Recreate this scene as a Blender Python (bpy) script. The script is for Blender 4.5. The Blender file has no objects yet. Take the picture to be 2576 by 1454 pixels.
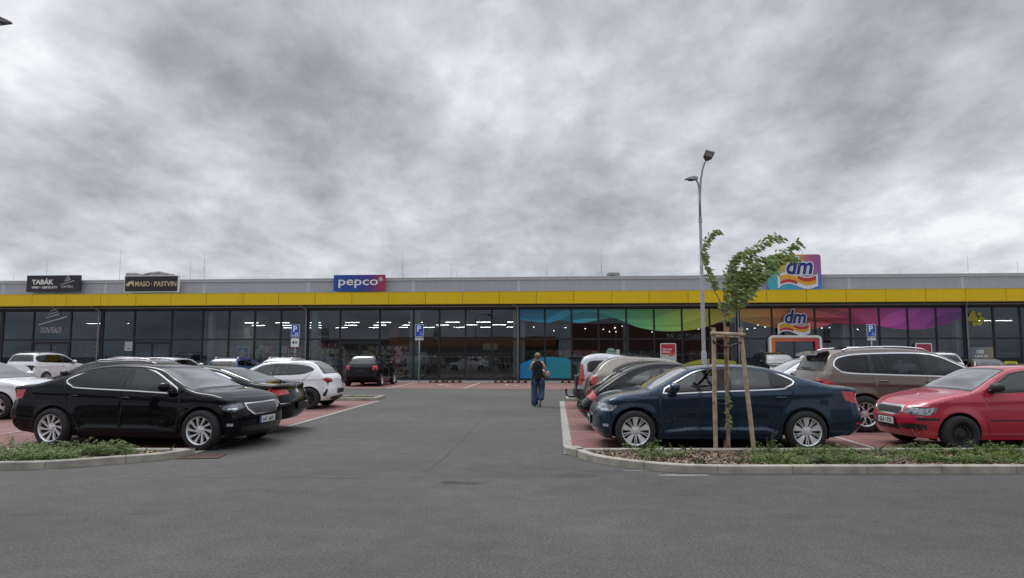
import bpy, math, random
from math import sin, cos, tan, atan, pi, radians, sqrt, exp
from mathutils import Vector, Matrix
from mathutils.geometry import delaunay_2d_cdt
random.seed(7)
SC = bpy.context.scene
COL = SC.collection

# ------------------------------------------------------------------ camera
FP, CX, CY, YH, CAMH = 1717.0, 1288.0, 727.0, 894.0, 1.6      # focal length, centre and horizon in a 2576 px wide frame
PITCH = atan((YH - CY) / FP)
cd = bpy.data.cameras.new('camera')
cam = bpy.data.objects.new('camera', cd); COL.objects.link(cam)
cd.sensor_width = 36.0; cd.lens = 36.0 * FP / 2576.0; cd.clip_end = 3000; cd.clip_start = 0.05
cam.location = (0, 0, CAMH); cam.rotation_euler = (pi/2 + PITCH, 0, 0)
SC.camera = cam
TH = radians(3.9)                                           # how far the shop front is turned
D0 = 44.0

def ray(px, py):
    vx = (px - CX) / FP; vy = (CY - py) / FP
    return Vector((vx, cos(PITCH) - vy*sin(PITCH), sin(PITCH) + vy*cos(PITCH)))
def G(px, py, z=0.0):                                       # the ground point seen there
    d = ray(px, py); s = (z - CAMH) / d.z
    return Vector((0, 0, CAMH)) + d*s
def AT(px, py, Y):
    d = ray(px, py); s = Y / d.y
    return Vector((0, 0, CAMH)) + d*s
def FB(px, py, off=0.0):                                    # (u, z) on the shop front; off > 0 is towards the street
    d = ray(px, py); n = Vector((sin(TH), cos(TH), 0))
    s = (D0*cos(TH) - off) / d.dot(n); p = Vector((0, 0, CAMH)) + d*s
    return ((p - Vector((0, D0, 0))).dot(Vector((cos(TH), -sin(TH), 0))), p.z)
def BW(u, off, z):                                          # shop front coordinates to world
    return Vector((0, D0, 0)) + Vector((cos(TH), -sin(TH), 0))*u - Vector((sin(TH), cos(TH), 0))*off + Vector((0, 0, z))

# ------------------------------------------------------------------ tags and objects
def tag(o, label=None, cat=None, group=None, kind=None):
    if label: o['label'] = label
    if cat: o['category'] = cat
    if group: o['group'] = group
    if kind: o['kind'] = kind
    return o
def empty(name, loc=(0, 0, 0), rz=0.0):
    o = bpy.data.objects.new(name, None); COL.objects.link(o)
    o.location = loc; o.rotation_euler = (0, 0, rz); o.empty_display_size = .2
    return o
def link(name, me, parent=None, loc=(0, 0, 0), rz=0.0):
    o = bpy.data.objects.new(name, me); COL.objects.link(o)
    o.parent = parent; o.location = loc; o.rotation_euler = (0, 0, rz)
    return o
def copy_tree(o, parent=None):
    c = o.copy(); COL.objects.link(c)
    if parent: c.parent = parent
    for ch in list(o.children): copy_tree(ch, c)
    return c

class MB:
    def __init__(s): s.v = []; s.f = []; s.m = []; s.n = []
    def add(s, vs, fs, mi=0):
        b = len(s.v); s.v += [tuple(p) for p in vs]
        s.f += [tuple(b + i for i in f) for f in fs]; s.m += [mi]*len(fs)
        return s
    def box(s, a, b, mi=0, M=None):
        x0, y0, z0 = a; x1, y1, z1 = b
        vs = [Vector(p) for p in ((x0,y0,z0),(x1,y0,z0),(x1,y1,z0),(x0,y1,z0),(x0,y0,z1),(x1,y0,z1),(x1,y1,z1),(x0,y1,z1))]
        if M: vs = [M @ p for p in vs]
        return s.add(vs, [(0,3,2,1),(4,5,6,7),(0,1,5,4),(1,2,6,5),(2,3,7,6),(3,0,4,7)], mi)
    def rbox(s, a, b, r=.01, mi=0, M=None):
        """box with chamfered edges"""
        x0, y0, z0 = a; x1, y1, z1 = b
        c = Vector(((x0+x1)/2, (y0+y1)/2, (z0+z1)/2)); h = Vector(((x1-x0)/2, (y1-y0)/2, (z1-z0)/2))
        r = min(r, h.x*.9, h.y*.9, h.z*.9)
        import itertools
        vs = []; idx = {}
        for sx, sy, sz in itertools.product((-1, 1), repeat=3):
            for k in range(3):
                q = Vector((h.x - r, h.y - r, h.z - r)); q[k] = h[k]
                p = Vector((q.x*sx, q.y*sy, q.z*sz)) + c
                idx[(sx, sy, sz, k)] = len(vs); vs.append(M @ p if M else p)
        fs = []
        for k in range(3):
            a1, a2 = (k+1) % 3, (k+2) % 3
            for sg in (-1, 1):
                ring = []
                for u, w in ((-1,-1),(1,-1),(1,1),(-1,1)):
                    t = [0, 0, 0]; t[k] = sg; t[a1] = u; t[a2] = w
                    ring.append(idx[(*t, k)])
                fs.append(tuple(ring if sg > 0 else ring[::-1]))
        for k in range(3):
            a1, a2 = (k+1) % 3, (k+2) % 3
            for u in (-1, 1):
                for w in (-1, 1):
                    t0 = [0,0,0]; t1 = [0,0,0]
                    t0[k] = -1; t1[k] = 1; t0[a1] = t1[a1] = u; t0[a2] = t1[a2] = w
                    q = (idx[(*t0, a1)], idx[(*t1, a1)], idx[(*t1, a2)], idx[(*t0, a2)])
                    fs.append(q if u*w > 0 else q[::-1])
        for sx, sy, sz in itertools.product((-1, 1), repeat=3):
            q = (idx[(sx,sy,sz,0)], idx[(sx,sy,sz,1)], idx[(sx,sy,sz,2)])
            fs.append(q if sx*sy*sz > 0 else q[::-1])
        return s.add(vs, fs, mi)
    def prism(s, poly, y0, y1, mi=0, f=None):
        """poly in (x,z), extruded y0..y1 ; f maps (x,y,z)"""
        n = len(poly); f = f or (lambda x, y, z: (x, y, z))
        vs = [f(x, y0, z) for x, z in poly] + [f(x, y1, z) for x, z in poly]
        return s.add(vs, [tuple(range(n)), tuple(range(2*n-1, n-1, -1))] + [(i, n+i, n+(i+1) % n, (i+1) % n) for i in range(n)], mi)
    def tube(s, path, r, seg=10, mi=0, caps=True, flat=1.0):
        path = [Vector(p) for p in path]; N = len(path)
        rs = r if isinstance(r, (list, tuple)) else [r]*N
        b = len(s.v); prev = None
        for i, p in enumerate(path):
            t = (path[min(i+1, N-1)] - path[max(i-1, 0)])
            t = t.normalized() if t.length > 1e-9 else Vector((0, 0, 1))
            if prev is None:
                a = Vector((0, 0, 1)) if abs(t.z) < .9 else Vector((1, 0, 0))
                u = t.cross(a).normalized()
            else:
                u = (prev - t*prev.dot(t)); u = u.normalized() if u.length > 1e-6 else t.orthogonal().normalized()
            w = t.cross(u); prev = u
            for k in range(seg):
                an = 2*pi*k/seg
                s.v.append(tuple(p + (u*cos(an) + w*sin(an)*flat)*rs[i]))
        for i in range(N-1):
            for k in range(seg):
                k2 = (k+1) % seg
                s.f.append((b+i*seg+k, b+i*seg+k2, b+(i+1)*seg+k2, b+(i+1)*seg+k)); s.m.append(mi)
        if caps:
            s.f.append(tuple(b+k for k in range(seg-1, -1, -1))); s.m.append(mi)
            s.f.append(tuple(b+(N-1)*seg+k for k in range(seg))); s.m.append(mi)
        return s
    def lathe(s, prof, seg=32, mi=0, axis='y', c=(0, 0, 0), a0=0, a1=2*pi):
        """prof: (radius, along)"""
        b = len(s.v); n = len(prof); full = abs(a1-a0-2*pi) < 1e-6; K = seg if full else seg+1
        for k in range(K):
            an = a0 + (a1-a0)*k/seg
            for r, h in prof:
                if axis == 'y': p = (c[0] + r*cos(an), c[1] + h, c[2] + r*sin(an))
                else: p = (c[0] + r*cos(an), c[1] + r*sin(an), c[2] + h)
                s.v.append(p)
        for k in range(seg):
            k2 = (k+1) % K
            for j in range(n-1):
                s.f.append((b+k*n+j, b+k2*n+j, b+k2*n+j+1, b+k*n+j+1)); s.m.append(mi)
        return s
    def mesh(s, name, mats, smooth=False, angle=None):
        me = bpy.data.meshes.new(name); me.from_pydata(s.v, [], s.f); me.update()
        for m in (mats if isinstance(mats, (list, tuple)) else [mats]): me.materials.append(m)
        me.polygons.foreach_set('material_index', s.m)
        if smooth or angle: me.polygons.foreach_set('use_smooth', [True]*len(s.f))
        if angle: me.set_sharp_from_angle(angle=radians(angle))
        return me
    def build(s, name, mats, parent=None, loc=(0, 0, 0), rz=0.0, smooth=False, angle=None):
        return link(name, s.mesh(name, mats, smooth, angle), parent, loc, rz)

def text_obj(name, txt, size, mat, parent=None, loc=(0, 0, 0), rot=(pi/2, 0, 0), bold=0.0, shear=0.0, ext=.002, align='LEFT', sx=1.0, space=1.0, width=None):
    c = bpy.data.curves.new(name, 'FONT'); c.body = txt; c.size = size; c.offset = bold*size; c.shear = shear; c.extrude = ext
    c.align_x = align; c.resolution_u = 3; c.space_character = space
    t = bpy.data.objects.new('tmp', c); COL.objects.link(t)
    dg = bpy.context.evaluated_depsgraph_get(); dg.update()
    me = bpy.data.meshes.new_from_object(t.evaluated_get(dg)); bpy.data.objects.remove(t); bpy.data.curves.remove(c)
    xs = [v.co.x for v in me.vertices]
    if width and xs: sx = width/(max(xs) - min(xs))
    if sx != 1.0:
        for v in me.vertices: v.co.x *= sx
    me.materials.clear(); me.materials.append(mat)
    o = link(name, me, parent, loc); o.rotation_euler = rot
    return o

# ------------------------------------------------------------------ materials
def nt(name):
    m = bpy.data.materials.new(name); m.use_nodes = True
    t = m.node_tree; t.nodes.clear()
    return m, t
def N(t, ty, **kw):
    n = t.nodes.new(ty)
    for k, v in kw.items():
        if k.startswith('i_'):
            key = k[2:]; key = int(key) if key.isdigit() else key.replace('_', ' ')
            n.inputs[key].default_value = v
        else: setattr(n, k, v)
    return n
def ramp(t, stops, interp='LINEAR'):
    r = t.nodes.new('ShaderNodeValToRGB'); e = r.color_ramp.elements; r.color_ramp.interpolation = interp
    while len(e) < len(stops): e.new(.5)
    for el, (p, c) in zip(e, stops):
        el.position = p; el.color = c if len(c) == 4 else (*c, 1)
    return r
def mat(name, col, rough=.6, metal=0.0, coat=0.0, var=.12, scale=8.0, bump=0.0, bscale=60.0, emit=None, es=0.0, spec=.5, coatr=.03):
    m, t = nt(name); L = t.links.new
    b = N(t, 'ShaderNodeBsdfPrincipled'); o = N(t, 'ShaderNodeOutputMaterial'); L(b.outputs[0], o.inputs[0])
    tc = N(t, 'ShaderNodeTexCoord'); nz = N(t, 'ShaderNodeTexNoise', i_Scale=scale, i_Detail=4.0)
    L(tc.outputs['Object'], nz.inputs['Vector'])
    lo = tuple(c*(1-var) for c in col); hi = tuple(min(1, c*(1+var)) for c in col)
    r = ramp(t, [(.3, lo), (.7, hi)]); L(nz.outputs[0], r.inputs[0]); L(r.outputs[0], b.inputs['Base Color'])
    b.inputs['Roughness'].default_value = rough; b.inputs['Metallic'].default_value = metal
    b.inputs['Coat Weight'].default_value = coat; b.inputs['Coat Roughness'].default_value = coatr
    b.inputs['Specular IOR Level'].default_value = spec
    if emit: b.inputs['Emission Color'].default_value = (*emit, 1); b.inputs['Emission Strength'].default_value = es
    if bump:
        n2 = N(t, 'ShaderNodeTexNoise', i_Scale=bscale, i_Detail=5.0); L(tc.outputs['Object'], n2.inputs['Vector'])
        bp = N(t, 'ShaderNodeBump', i_Strength=bump, i_Distance=.01); L(n2.outputs[0], bp.inputs['Height']); L(bp.outputs[0], b.inputs['Normal'])
    return m
def cladding(name, col, rough, rnd=.05, streak=.07):
    m, t = nt(name); L = t.links.new
    b = N(t, 'ShaderNodeBsdfPrincipled'); o = N(t, 'ShaderNodeOutputMaterial'); L(b.outputs[0], o.inputs[0])
    tc = N(t, 'ShaderNodeTexCoord'); mp = N(t, 'ShaderNodeMapping'); mp.inputs['Scale'].default_value = (2.2, 1, .12); L(tc.outputs['Object'], mp.inputs[0])
    nz = N(t, 'ShaderNodeTexNoise', i_Scale=2.0, i_Detail=6.0, i_Roughness=.6); L(mp.outputs[0], nz.inputs['Vector'])
    r = ramp(t, [(.3, (1-streak,)*3), (.62, (1.0,)*3), (.8, (1+streak*.5,)*3)]); L(nz.outputs[0], r.inputs[0])
    oi = N(t, 'ShaderNodeObjectInfo'); mr = N(t, 'ShaderNodeMapRange'); mr.inputs[3].default_value = 1-rnd; mr.inputs[4].default_value = 1+rnd; L(oi.outputs['Random'], mr.inputs[0])
    x = N(t, 'ShaderNodeMix', data_type='RGBA', blend_type='MULTIPLY'); x.inputs[0].default_value = 1; x.inputs[6].default_value = (*col, 1); L(r.outputs[0], x.inputs[7])
    y = N(t, 'ShaderNodeVectorMath', operation='SCALE'); L(x.outputs[2], y.inputs[0]); L(mr.outputs[0], y.inputs['Scale']); L(y.outputs[0], b.inputs['Base Color'])
    b.inputs['Roughness'].default_value = rough; b.inputs['Specular IOR Level'].default_value = .35
    n2 = N(t, 'ShaderNodeTexNoise', i_Scale=.9, i_Detail=2.0); L(tc.outputs['Object'], n2.inputs['Vector']); bp = N(t, 'ShaderNodeBump', i_Strength=.15, i_Distance=.05); L(n2.outputs[0], bp.inputs['Height']); L(bp.outputs[0], b.inputs['Normal'])
    return m
def glass(name, tint, refl=2.0, rough=.01, ior=1.5, haze=0.0, hazecol=(.4, .45, .45), gcol=(1, 1, 1)):
    """a pane: see-through with a tint, mirror-like more at grazing angles"""
    m, t = nt(name); L = t.links.new
    tr = N(t, 'ShaderNodeBsdfTransparent'); tr.inputs[0].default_value = (*tint, 1)
    gl = N(t, 'ShaderNodeBsdfGlossy', i_Roughness=rough); gl.inputs[0].default_value = (*gcol, 1)
    fr = N(t, 'ShaderNodeFresnel', i_IOR=ior); mu = N(t, 'ShaderNodeMath', operation='MULTIPLY'); mu.use_clamp = True
    mu.inputs[1].default_value = refl; L(fr.outputs[0], mu.inputs[0])
    geo = N(t, 'ShaderNodeTexCoord'); nz = N(t, 'ShaderNodeTexNoise', i_Scale=.7, i_Detail=1.0); L(geo.outputs['Object'], nz.inputs['Vector'])
    bp = N(t, 'ShaderNodeBump', i_Strength=.05, i_Distance=.02); L(nz.outputs[0], bp.inputs['Height']); L(bp.outputs[0], gl.inputs['Normal'])
    mx = N(t, 'ShaderNodeMixShader'); L(mu.outputs[0], mx.inputs[0]); L(gl.outputs[0], mx.inputs[2])
    if haze > 0:
        df = N(t, 'ShaderNodeBsdfDiffuse'); df.inputs[0].default_value = (*hazecol, 1)
        m2 = N(t, 'ShaderNodeMixShader'); m2.inputs[0].default_value = haze; L(tr.outputs[0], m2.inputs[1]); L(df.outputs[0], m2.inputs[2]); L(m2.outputs[0], mx.inputs[1])
    else: L(tr.outputs[0], mx.inputs[1])
    o = N(t, 'ShaderNodeOutputMaterial'); L(mx.outputs[0], o.inputs[0])
    return m
def paint(name, col, metal=.3, rough=.35, dirt=.06, spec=.5, coatior=1.5):
    m, t = nt(name); L = t.links.new
    b = N(t, 'ShaderNodeBsdfPrincipled'); o = N(t, 'ShaderNodeOutputMaterial'); L(b.outputs[0], o.inputs[0])
    tc = N(t, 'ShaderNodeTexCoord'); nz = N(t, 'ShaderNodeTexNoise', i_Scale=3.0, i_Detail=6.0, i_Roughness=.65); L(tc.outputs['Object'], nz.inputs['Vector'])
    sp = N(t, 'ShaderNodeSeparateXYZ'); L(tc.outputs['Object'], sp.inputs[0])
    mr = N(t, 'ShaderNodeMapRange'); mr.inputs[1].default_value = .75; mr.inputs[2].default_value = .15; mr.inputs[3].default_value = .1; mr.inputs[4].default_value = 1.0
    L(sp.outputs[2], mr.inputs[0])
    mu = N(t, 'ShaderNodeMath', operation='MULTIPLY'); L(mr.outputs[0], mu.inputs[0]); L(nz.outputs[0], mu.inputs[1])
    m2 = N(t, 'ShaderNodeMath', operation='MULTIPLY'); L(mu.outputs[0], m2.inputs[0]); m2.inputs[1].default_value = dirt*2
    mx = N(t, 'ShaderNodeMix', data_type='RGBA'); mx.inputs[6].default_value = (*col, 1); mx.inputs[7].default_value = (.16, .14, .12, 1)
    L(m2.outputs[0], mx.inputs[0]); L(mx.outputs[2], b.inputs['Base Color'])
    b.inputs['Metallic'].default_value = metal; b.inputs['Roughness'].default_value = rough
    b.inputs['Coat Weight'].default_value = 1.0; b.inputs['Coat IOR'].default_value = coatior; b.inputs['Specular IOR Level'].default_value = spec
    r2 = N(t, 'ShaderNodeMapRange'); r2.inputs[3].default_value = .02; r2.inputs[4].default_value = .11; L(mu.outputs[0], r2.inputs[0]); L(r2.outputs[0], b.inputs['Coat Roughness'])
    return m

M = {}
M['rubber'] = mat('tyre_rubber', (.018, .018, .019), .85, bump=.3, bscale=90)
M['plastic'] = mat('black_plastic', (.02, .02, .022), .55)
M['gloss_black'] = mat('gloss_black', (.008, .008, .009), .12, coat=.5)
M['alloy'] = mat('alloy_wheel', (.74, .74, .75), .32, metal=.45, var=.05)
M['steel_dark'] = mat('dark_steel_rim', (.03, .03, .032), .55, metal=.3)
M['drum'] = mat('brake_dark', (.03, .028, .027), .6, metal=.4)
M['chrome'] = mat('chrome_trim', (.8, .8, .82), .14, metal=1.0, var=.03)
M['seal'] = mat('window_seal', (.01, .01, .011), .35)
M['under'] = mat('underbody_black', (.006, .006, .006), .95, spec=.1)
M['lining'] = mat('cabin_lining', (.11, .105, .1), .9)
M['lining_light'] = mat('cabin_lining_light', (.35, .33, .3), .9)
M['seat'] = mat('seat_fabric', (.035, .036, .04), .85)
M['glass_clear'] = glass('car_glass', (.66, .75, .73), 1.3)
M['glass_screen'] = glass('windscreen_glass', (.60, .68, .66), 2.3, haze=.10, hazecol=(.6, .62, .6))
M['glass_rear'] = glass('rear_glass', (.24, .28, .28), 1.3, haze=.06, hazecol=(.45, .48, .48))
M['glass_dark'] = glass('tinted_glass', (.07, .08, .09), 1.0)
def slats():
    m, t = nt('grille_slats'); L = t.links.new
    b = N(t, 'ShaderNodeBsdfPrincipled'); o = N(t, 'ShaderNodeOutputMaterial'); L(b.outputs[0], o.inputs[0])
    tc = N(t, 'ShaderNodeTexCoord'); s = N(t, 'ShaderNodeSeparateXYZ'); L(tc.outputs['Object'], s.inputs[0])
    mm = N(t, 'ShaderNodeMath', operation='MULTIPLY'); mm.inputs[1].default_value = 1/.055; L(s.outputs[1], mm.inputs[0]); f = N(t, 'ShaderNodeMath', operation='FRACT'); L(mm.outputs[0], f.inputs[0])
    r = ramp(t, [(0, (.002, .002, .002)), (.55, (.002, .002, .002)), (.66, (.10, .10, .11)), (.9, (.16, .16, .17)), (1, (.002, .002, .002))]); L(f.outputs[0], r.inputs[0]); L(r.outputs[0], b.inputs['Base Color'])
    b.inputs['Roughness'].default_value = .35; b.inputs['Specular IOR Level'].default_value = .25; return m
M['slats'] = slats()
M['tail'] = mat('tail_lamp_red', (.42, .01, .012), .12, coat=1.0, var=.5, scale=14)
M['tail_clear'] = mat('tail_lamp_clear', (.55, .4, .4), .1, coat=1.0, var=.3)
M['lamp'] = mat('head_lamp', (.30, .32, .34), .10, metal=.6, coat=1.0, var=.75, scale=16)
M['lamp_dark'] = mat('head_lamp_smoked', (.10, .105, .115), .08, metal=.5, coat=1.0, var=.8, scale=16)
M['lamp_bright'] = mat('lamp_reflector', (.85, .86, .88), .12, metal=.9, var=.1)
M['plate'] = mat('number_plate_white', (.72, .72, .70), .4, var=.04)
M['plate_blue'] = mat('number_plate_blue', (.01, .06, .35), .4)
M['ink'] = mat('black_ink', (.012, .012, .014), .5)
M['white'] = mat('white_paint', (.78, .78, .76), .5, var=.05)
# ------------------------------------------------------------------ cars
def inpoly(x, y, P):
    c = False; j = len(P)-1
    for i in range(len(P)):
        xi, yi = P[i]; xj, yj = P[j]
        if (yi > y) != (yj > y) and x < (xj-xi)*(y-yi)/(yj-yi) + xi: c = not c
        j = i
    return c
def offset_poly(P, d):
    """shrink (d>0) a simple polygon"""
    A = sum(P[i][0]*P[(i+1) % len(P)][1] - P[(i+1) % len(P)][0]*P[i][1] for i in range(len(P)))
    sg = 1 if A > 0 else -1; out = []
    for i in range(len(P)):
        a = Vector(P[i-1]); b = Vector(P[i]); c = Vector(P[(i+1) % len(P)])
        e1 = (b-a).normalized(); e2 = (c-b).normalized()
        n1 = Vector((-e1.y, e1.x))*sg; n2 = Vector((-e2.y, e2.x))*sg
        n = (n1+n2); L = n.length
        n = n/L if L > 1e-6 else n1
        k = d/max(.45, n.dot(n1)); out.append((b.x + n.x*k, b.y + n.y*k))
    return out
def smooth_poly(P, n=4, closed=True):
    out = []; m = len(P)
    for i in range(m if closed else m-1):
        p0, p1, p2, p3 = [Vector(P[(i+k) % m]) if closed else Vector(P[max(0, min(m-1, i+k))]) for k in (-1, 0, 1, 2)]
        for j in range(n):
            t = j/n
            out.append(tuple(.5*((2*p1) + (p2-p0)*t + (2*p0-5*p1+4*p2-p3)*t*t + (3*p1-p0-3*p2+p3)*t**3)))
    if not closed: out.append(tuple(P[-1]))
    return out
def softplus(x, w): 
    x /= w
    return w*(x if x > 20 else math.log1p(exp(x)))
def ell(cx, cz, rx, rz, n=20, rot=0): 
    return [(cx + rx*cos(2*pi*k/n)*cos(rot) - rz*sin(2*pi*k/n)*sin(rot), cz + rx*cos(2*pi*k/n)*sin(rot) + rz*sin(2*pi*k/n)*cos(rot)) for k in range(n)]

class Body:
    def __init__(B, sp):
        B.sp = sp; pf = sp['prof']; n = len(pf)
        V4 = [Vector((p[0], p[1], p[0]+p[2], p[1]+p[3])) for p in pf]
        dense = []; B.key = []
        for i in range(n-1):
            p0 = V4[max(i-1, 0)]; p1 = V4[i]; p2 = V4[i+1]; p3 = V4[min(n-1, i+2)]
            B.key.append(len(dense))
            # centripetal-ish tangents, so that unequal spacing does not overshoot
            d01 = max(1e-3, (p1-p0).length); d12 = (p2-p1).length; d23 = max(1e-3, (p3-p2).length)
            m1 = ((p2-p1)/d12 + ((p1-p0)/d01 if i > 0 else (p2-p1)/d12))*.5*d12
            m2 = ((p2-p1)/d12 + ((p3-p2)/d23 if i < n-2 else (p2-p1)/d12))*.5*d12
            for j in range(24):
                t = j/24; t2 = t*t; t3 = t2*t
                dense.append((2*t3-3*t2+1)*p1 + (t3-2*t2+t)*m1 + (-2*t3+3*t2)*p2 + (t3-t2)*m2)
        dense.append(V4[-1]); B.key.append(len(dense)-1)
        B.D = dense; B.S = [0.0]
        for a, b in zip(dense, dense[1:]): B.S.append(B.S[-1] + (Vector((b[0]-a[0], b[1]-a[1])).length + Vector((b[2]-a[2], b[3]-a[3])).length)*.5)
        B.L = B.S[-1]
        B.xf = max(p[0] for p in pf); B.xr = min(p[0] for p in pf)
    def ks(B, i): return B.S[B.key[int(i)]] + (B.S[B.key[min(int(i)+1, len(B.key)-1)]] - B.S[B.key[int(i)]])*(i-int(i))
    def at(B, s):
        s = max(0, min(B.L, s)); lo, hi = 0, len(B.S)-1
        while hi-lo > 1:
            m = (lo+hi)//2
            if B.S[m] <= s: lo = m
            else: hi = m
        t = (s-B.S[lo])/max(1e-9, B.S[hi]-B.S[lo])
        return B.D[lo].lerp(B.D[hi], t)
    def W(B, x, z):
        sp = B.sp; w = sp['W']/2
        tf = max(0, (x - (B.xf-1.1))/1.1); tr = max(0, ((B.xr+1.2) - x)/1.2)
        y = w - sp.get('taf', .09)*tf**2.2 - sp.get('tar', .08)*tr**2.2
        zb = sp['belt'] + sp.get('beltk', .03)*(-x)
        y -= sp.get('tum', .62)*softplus(z - zb, .035)
        y -= .10*softplus(.42 - z, .05)
        y -= .05*((z-.6)/.5)**2 if z < zb else .05*((zb-.6)/.5)**2
        for (za, k, amp, wd) in sp.get('crease', []): y += amp*exp(-((z-(za+k*x))/wd)**2)*(1 if abs(x) < 1.9 else .5)
        if sp.get('blade'):
            x0, x1 = sp['blade']; 
            if x0 < x < x1:
                e = min(1, (x-x0)/.25, (x1-x)/.5)
                y += .035*max(0, min(1, (.40-.06*(1-e) - z)/.05))*min(1, e*3) - .018*exp(-((z-.52)/.12)**2)*e
        for ax in (sp['wf'], sp['wr']):
            r = sqrt((x-ax)**2 + (z-sp['R'])**2); ra = sp['arch']
            if z < zb: y += sp.get('flare', .014)*exp(-((r-ra)/.07)**2)
            if sp.get('fender'): y += sp['fender']*exp(-(max(0, r-ra)/.22)**2)*(1 if z < zb+.05 else exp(-((z-zb-.05)/.08)**2))
        return max(y, .12)
    def strip(B, s, v):
        d = B.at(s); a = abs(v); n = 3.2 if abs(d[2]-d[0]) < .12 else 2.35
        n = 2.35 + .85*max(0, min(1, (.2-abs(d[2]-d[0]))/.12))
        g = 1 - max(0, 1 - min(1, a)**n)**(1/n)
        return Vector((d[0] + (d[2]-d[0])*g, v*B.W(d[2], d[3]), d[1] + (d[3]-d[1])*g))
    def flank(B, x, z, sg): return Vector((x, sg*B.W(x, z), z))
    def nflank(B, x, z, sg):
        e = .012
        wx = (B.W(x+e, z)-B.W(x-e, z))/(2*e); wz = (B.W(x, z+e)-B.W(x, z-e))/(2*e)
        return Vector((-wx, sg, -wz)).normalized()
    def nstrip(B, s, v):
        if abs(v) > .9995:
            sg = 1 if v > 0 else -1; d = B.at(s); a = B.at(s-.02); b = B.at(s+.02)
            t = Vector((b[2]-a[2], 0, b[3]-a[3]))
            o = Vector((d[0]-d[2], 0, d[1]-d[3]))
            n1 = Vector((-t.z, 0, t.x)); n1 = n1 if n1.z*1 + n1.x*(1 if s < B.L/2 else -1)*.2 > 0 else -n1
            return (B.nflank(d[2], d[3], sg) + n1.normalized()*.45).normalized()
        e = .01; a = B.strip(s-e, v); b = B.strip(s+e, v)
        v0 = max(-.9994, v-.01); v1 = min(.9994, v+.01)
        c = B.strip(s, v0); d = B.strip(s, v1)
        n = (b-a).cross(d-c)
        return n.normalized() if n.length > 1e-9 else Vector((0, 0, 1))
    def s_of_z(B, z, front=True):
        n = len(B.D); rng = range(0, n//2) if front else range(n-1, n//2, -1)
        best = None
        for i in rng:
            if B.D[i][1] >= z:
                j = i-1 if front else i+1
                if j < 0 or j >= n: return B.S[i]
                t = (z-B.D[j][1])/max(1e-6, B.D[i][1]-B.D[j][1])
                return B.S[j] + (B.S[i]-B.S[j])*t
        return B.L/2
    def conv(B, pts, front, sg):
        """('y',y,z) or (x,z) points at the front or the rear end -> strip coordinates"""
        out = []
        for p in pts:
            if p[0] == 'y':
                s = B.s_of_z(p[2], front); d = B.at(s); v = p[1]/B.W(d[2], d[3])
            else:
                s = B.s_of_z(p[1], front); d = B.at(s)
                den = d[2]-d[0]
                g = (p[0]-d[0])/den if abs(den) > 1e-3 else 1
                g = max(0, min(1, g)); n = 2.35 + .85*max(0, min(1, (.2-abs(den))/.12))
                v = max(0, 1-(1-g)**n)**(1/n)
                if g >= 1: v = 1.02
            out.append((s, sg*v*.9))
        return out
    def conv_side(B, pts, front):
        out = []
        for p in pts:
            if p[0] == 'y':
                out.append(((B.xf if front else B.xr), p[2]))
            else: out.append(p)
        return out

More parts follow.
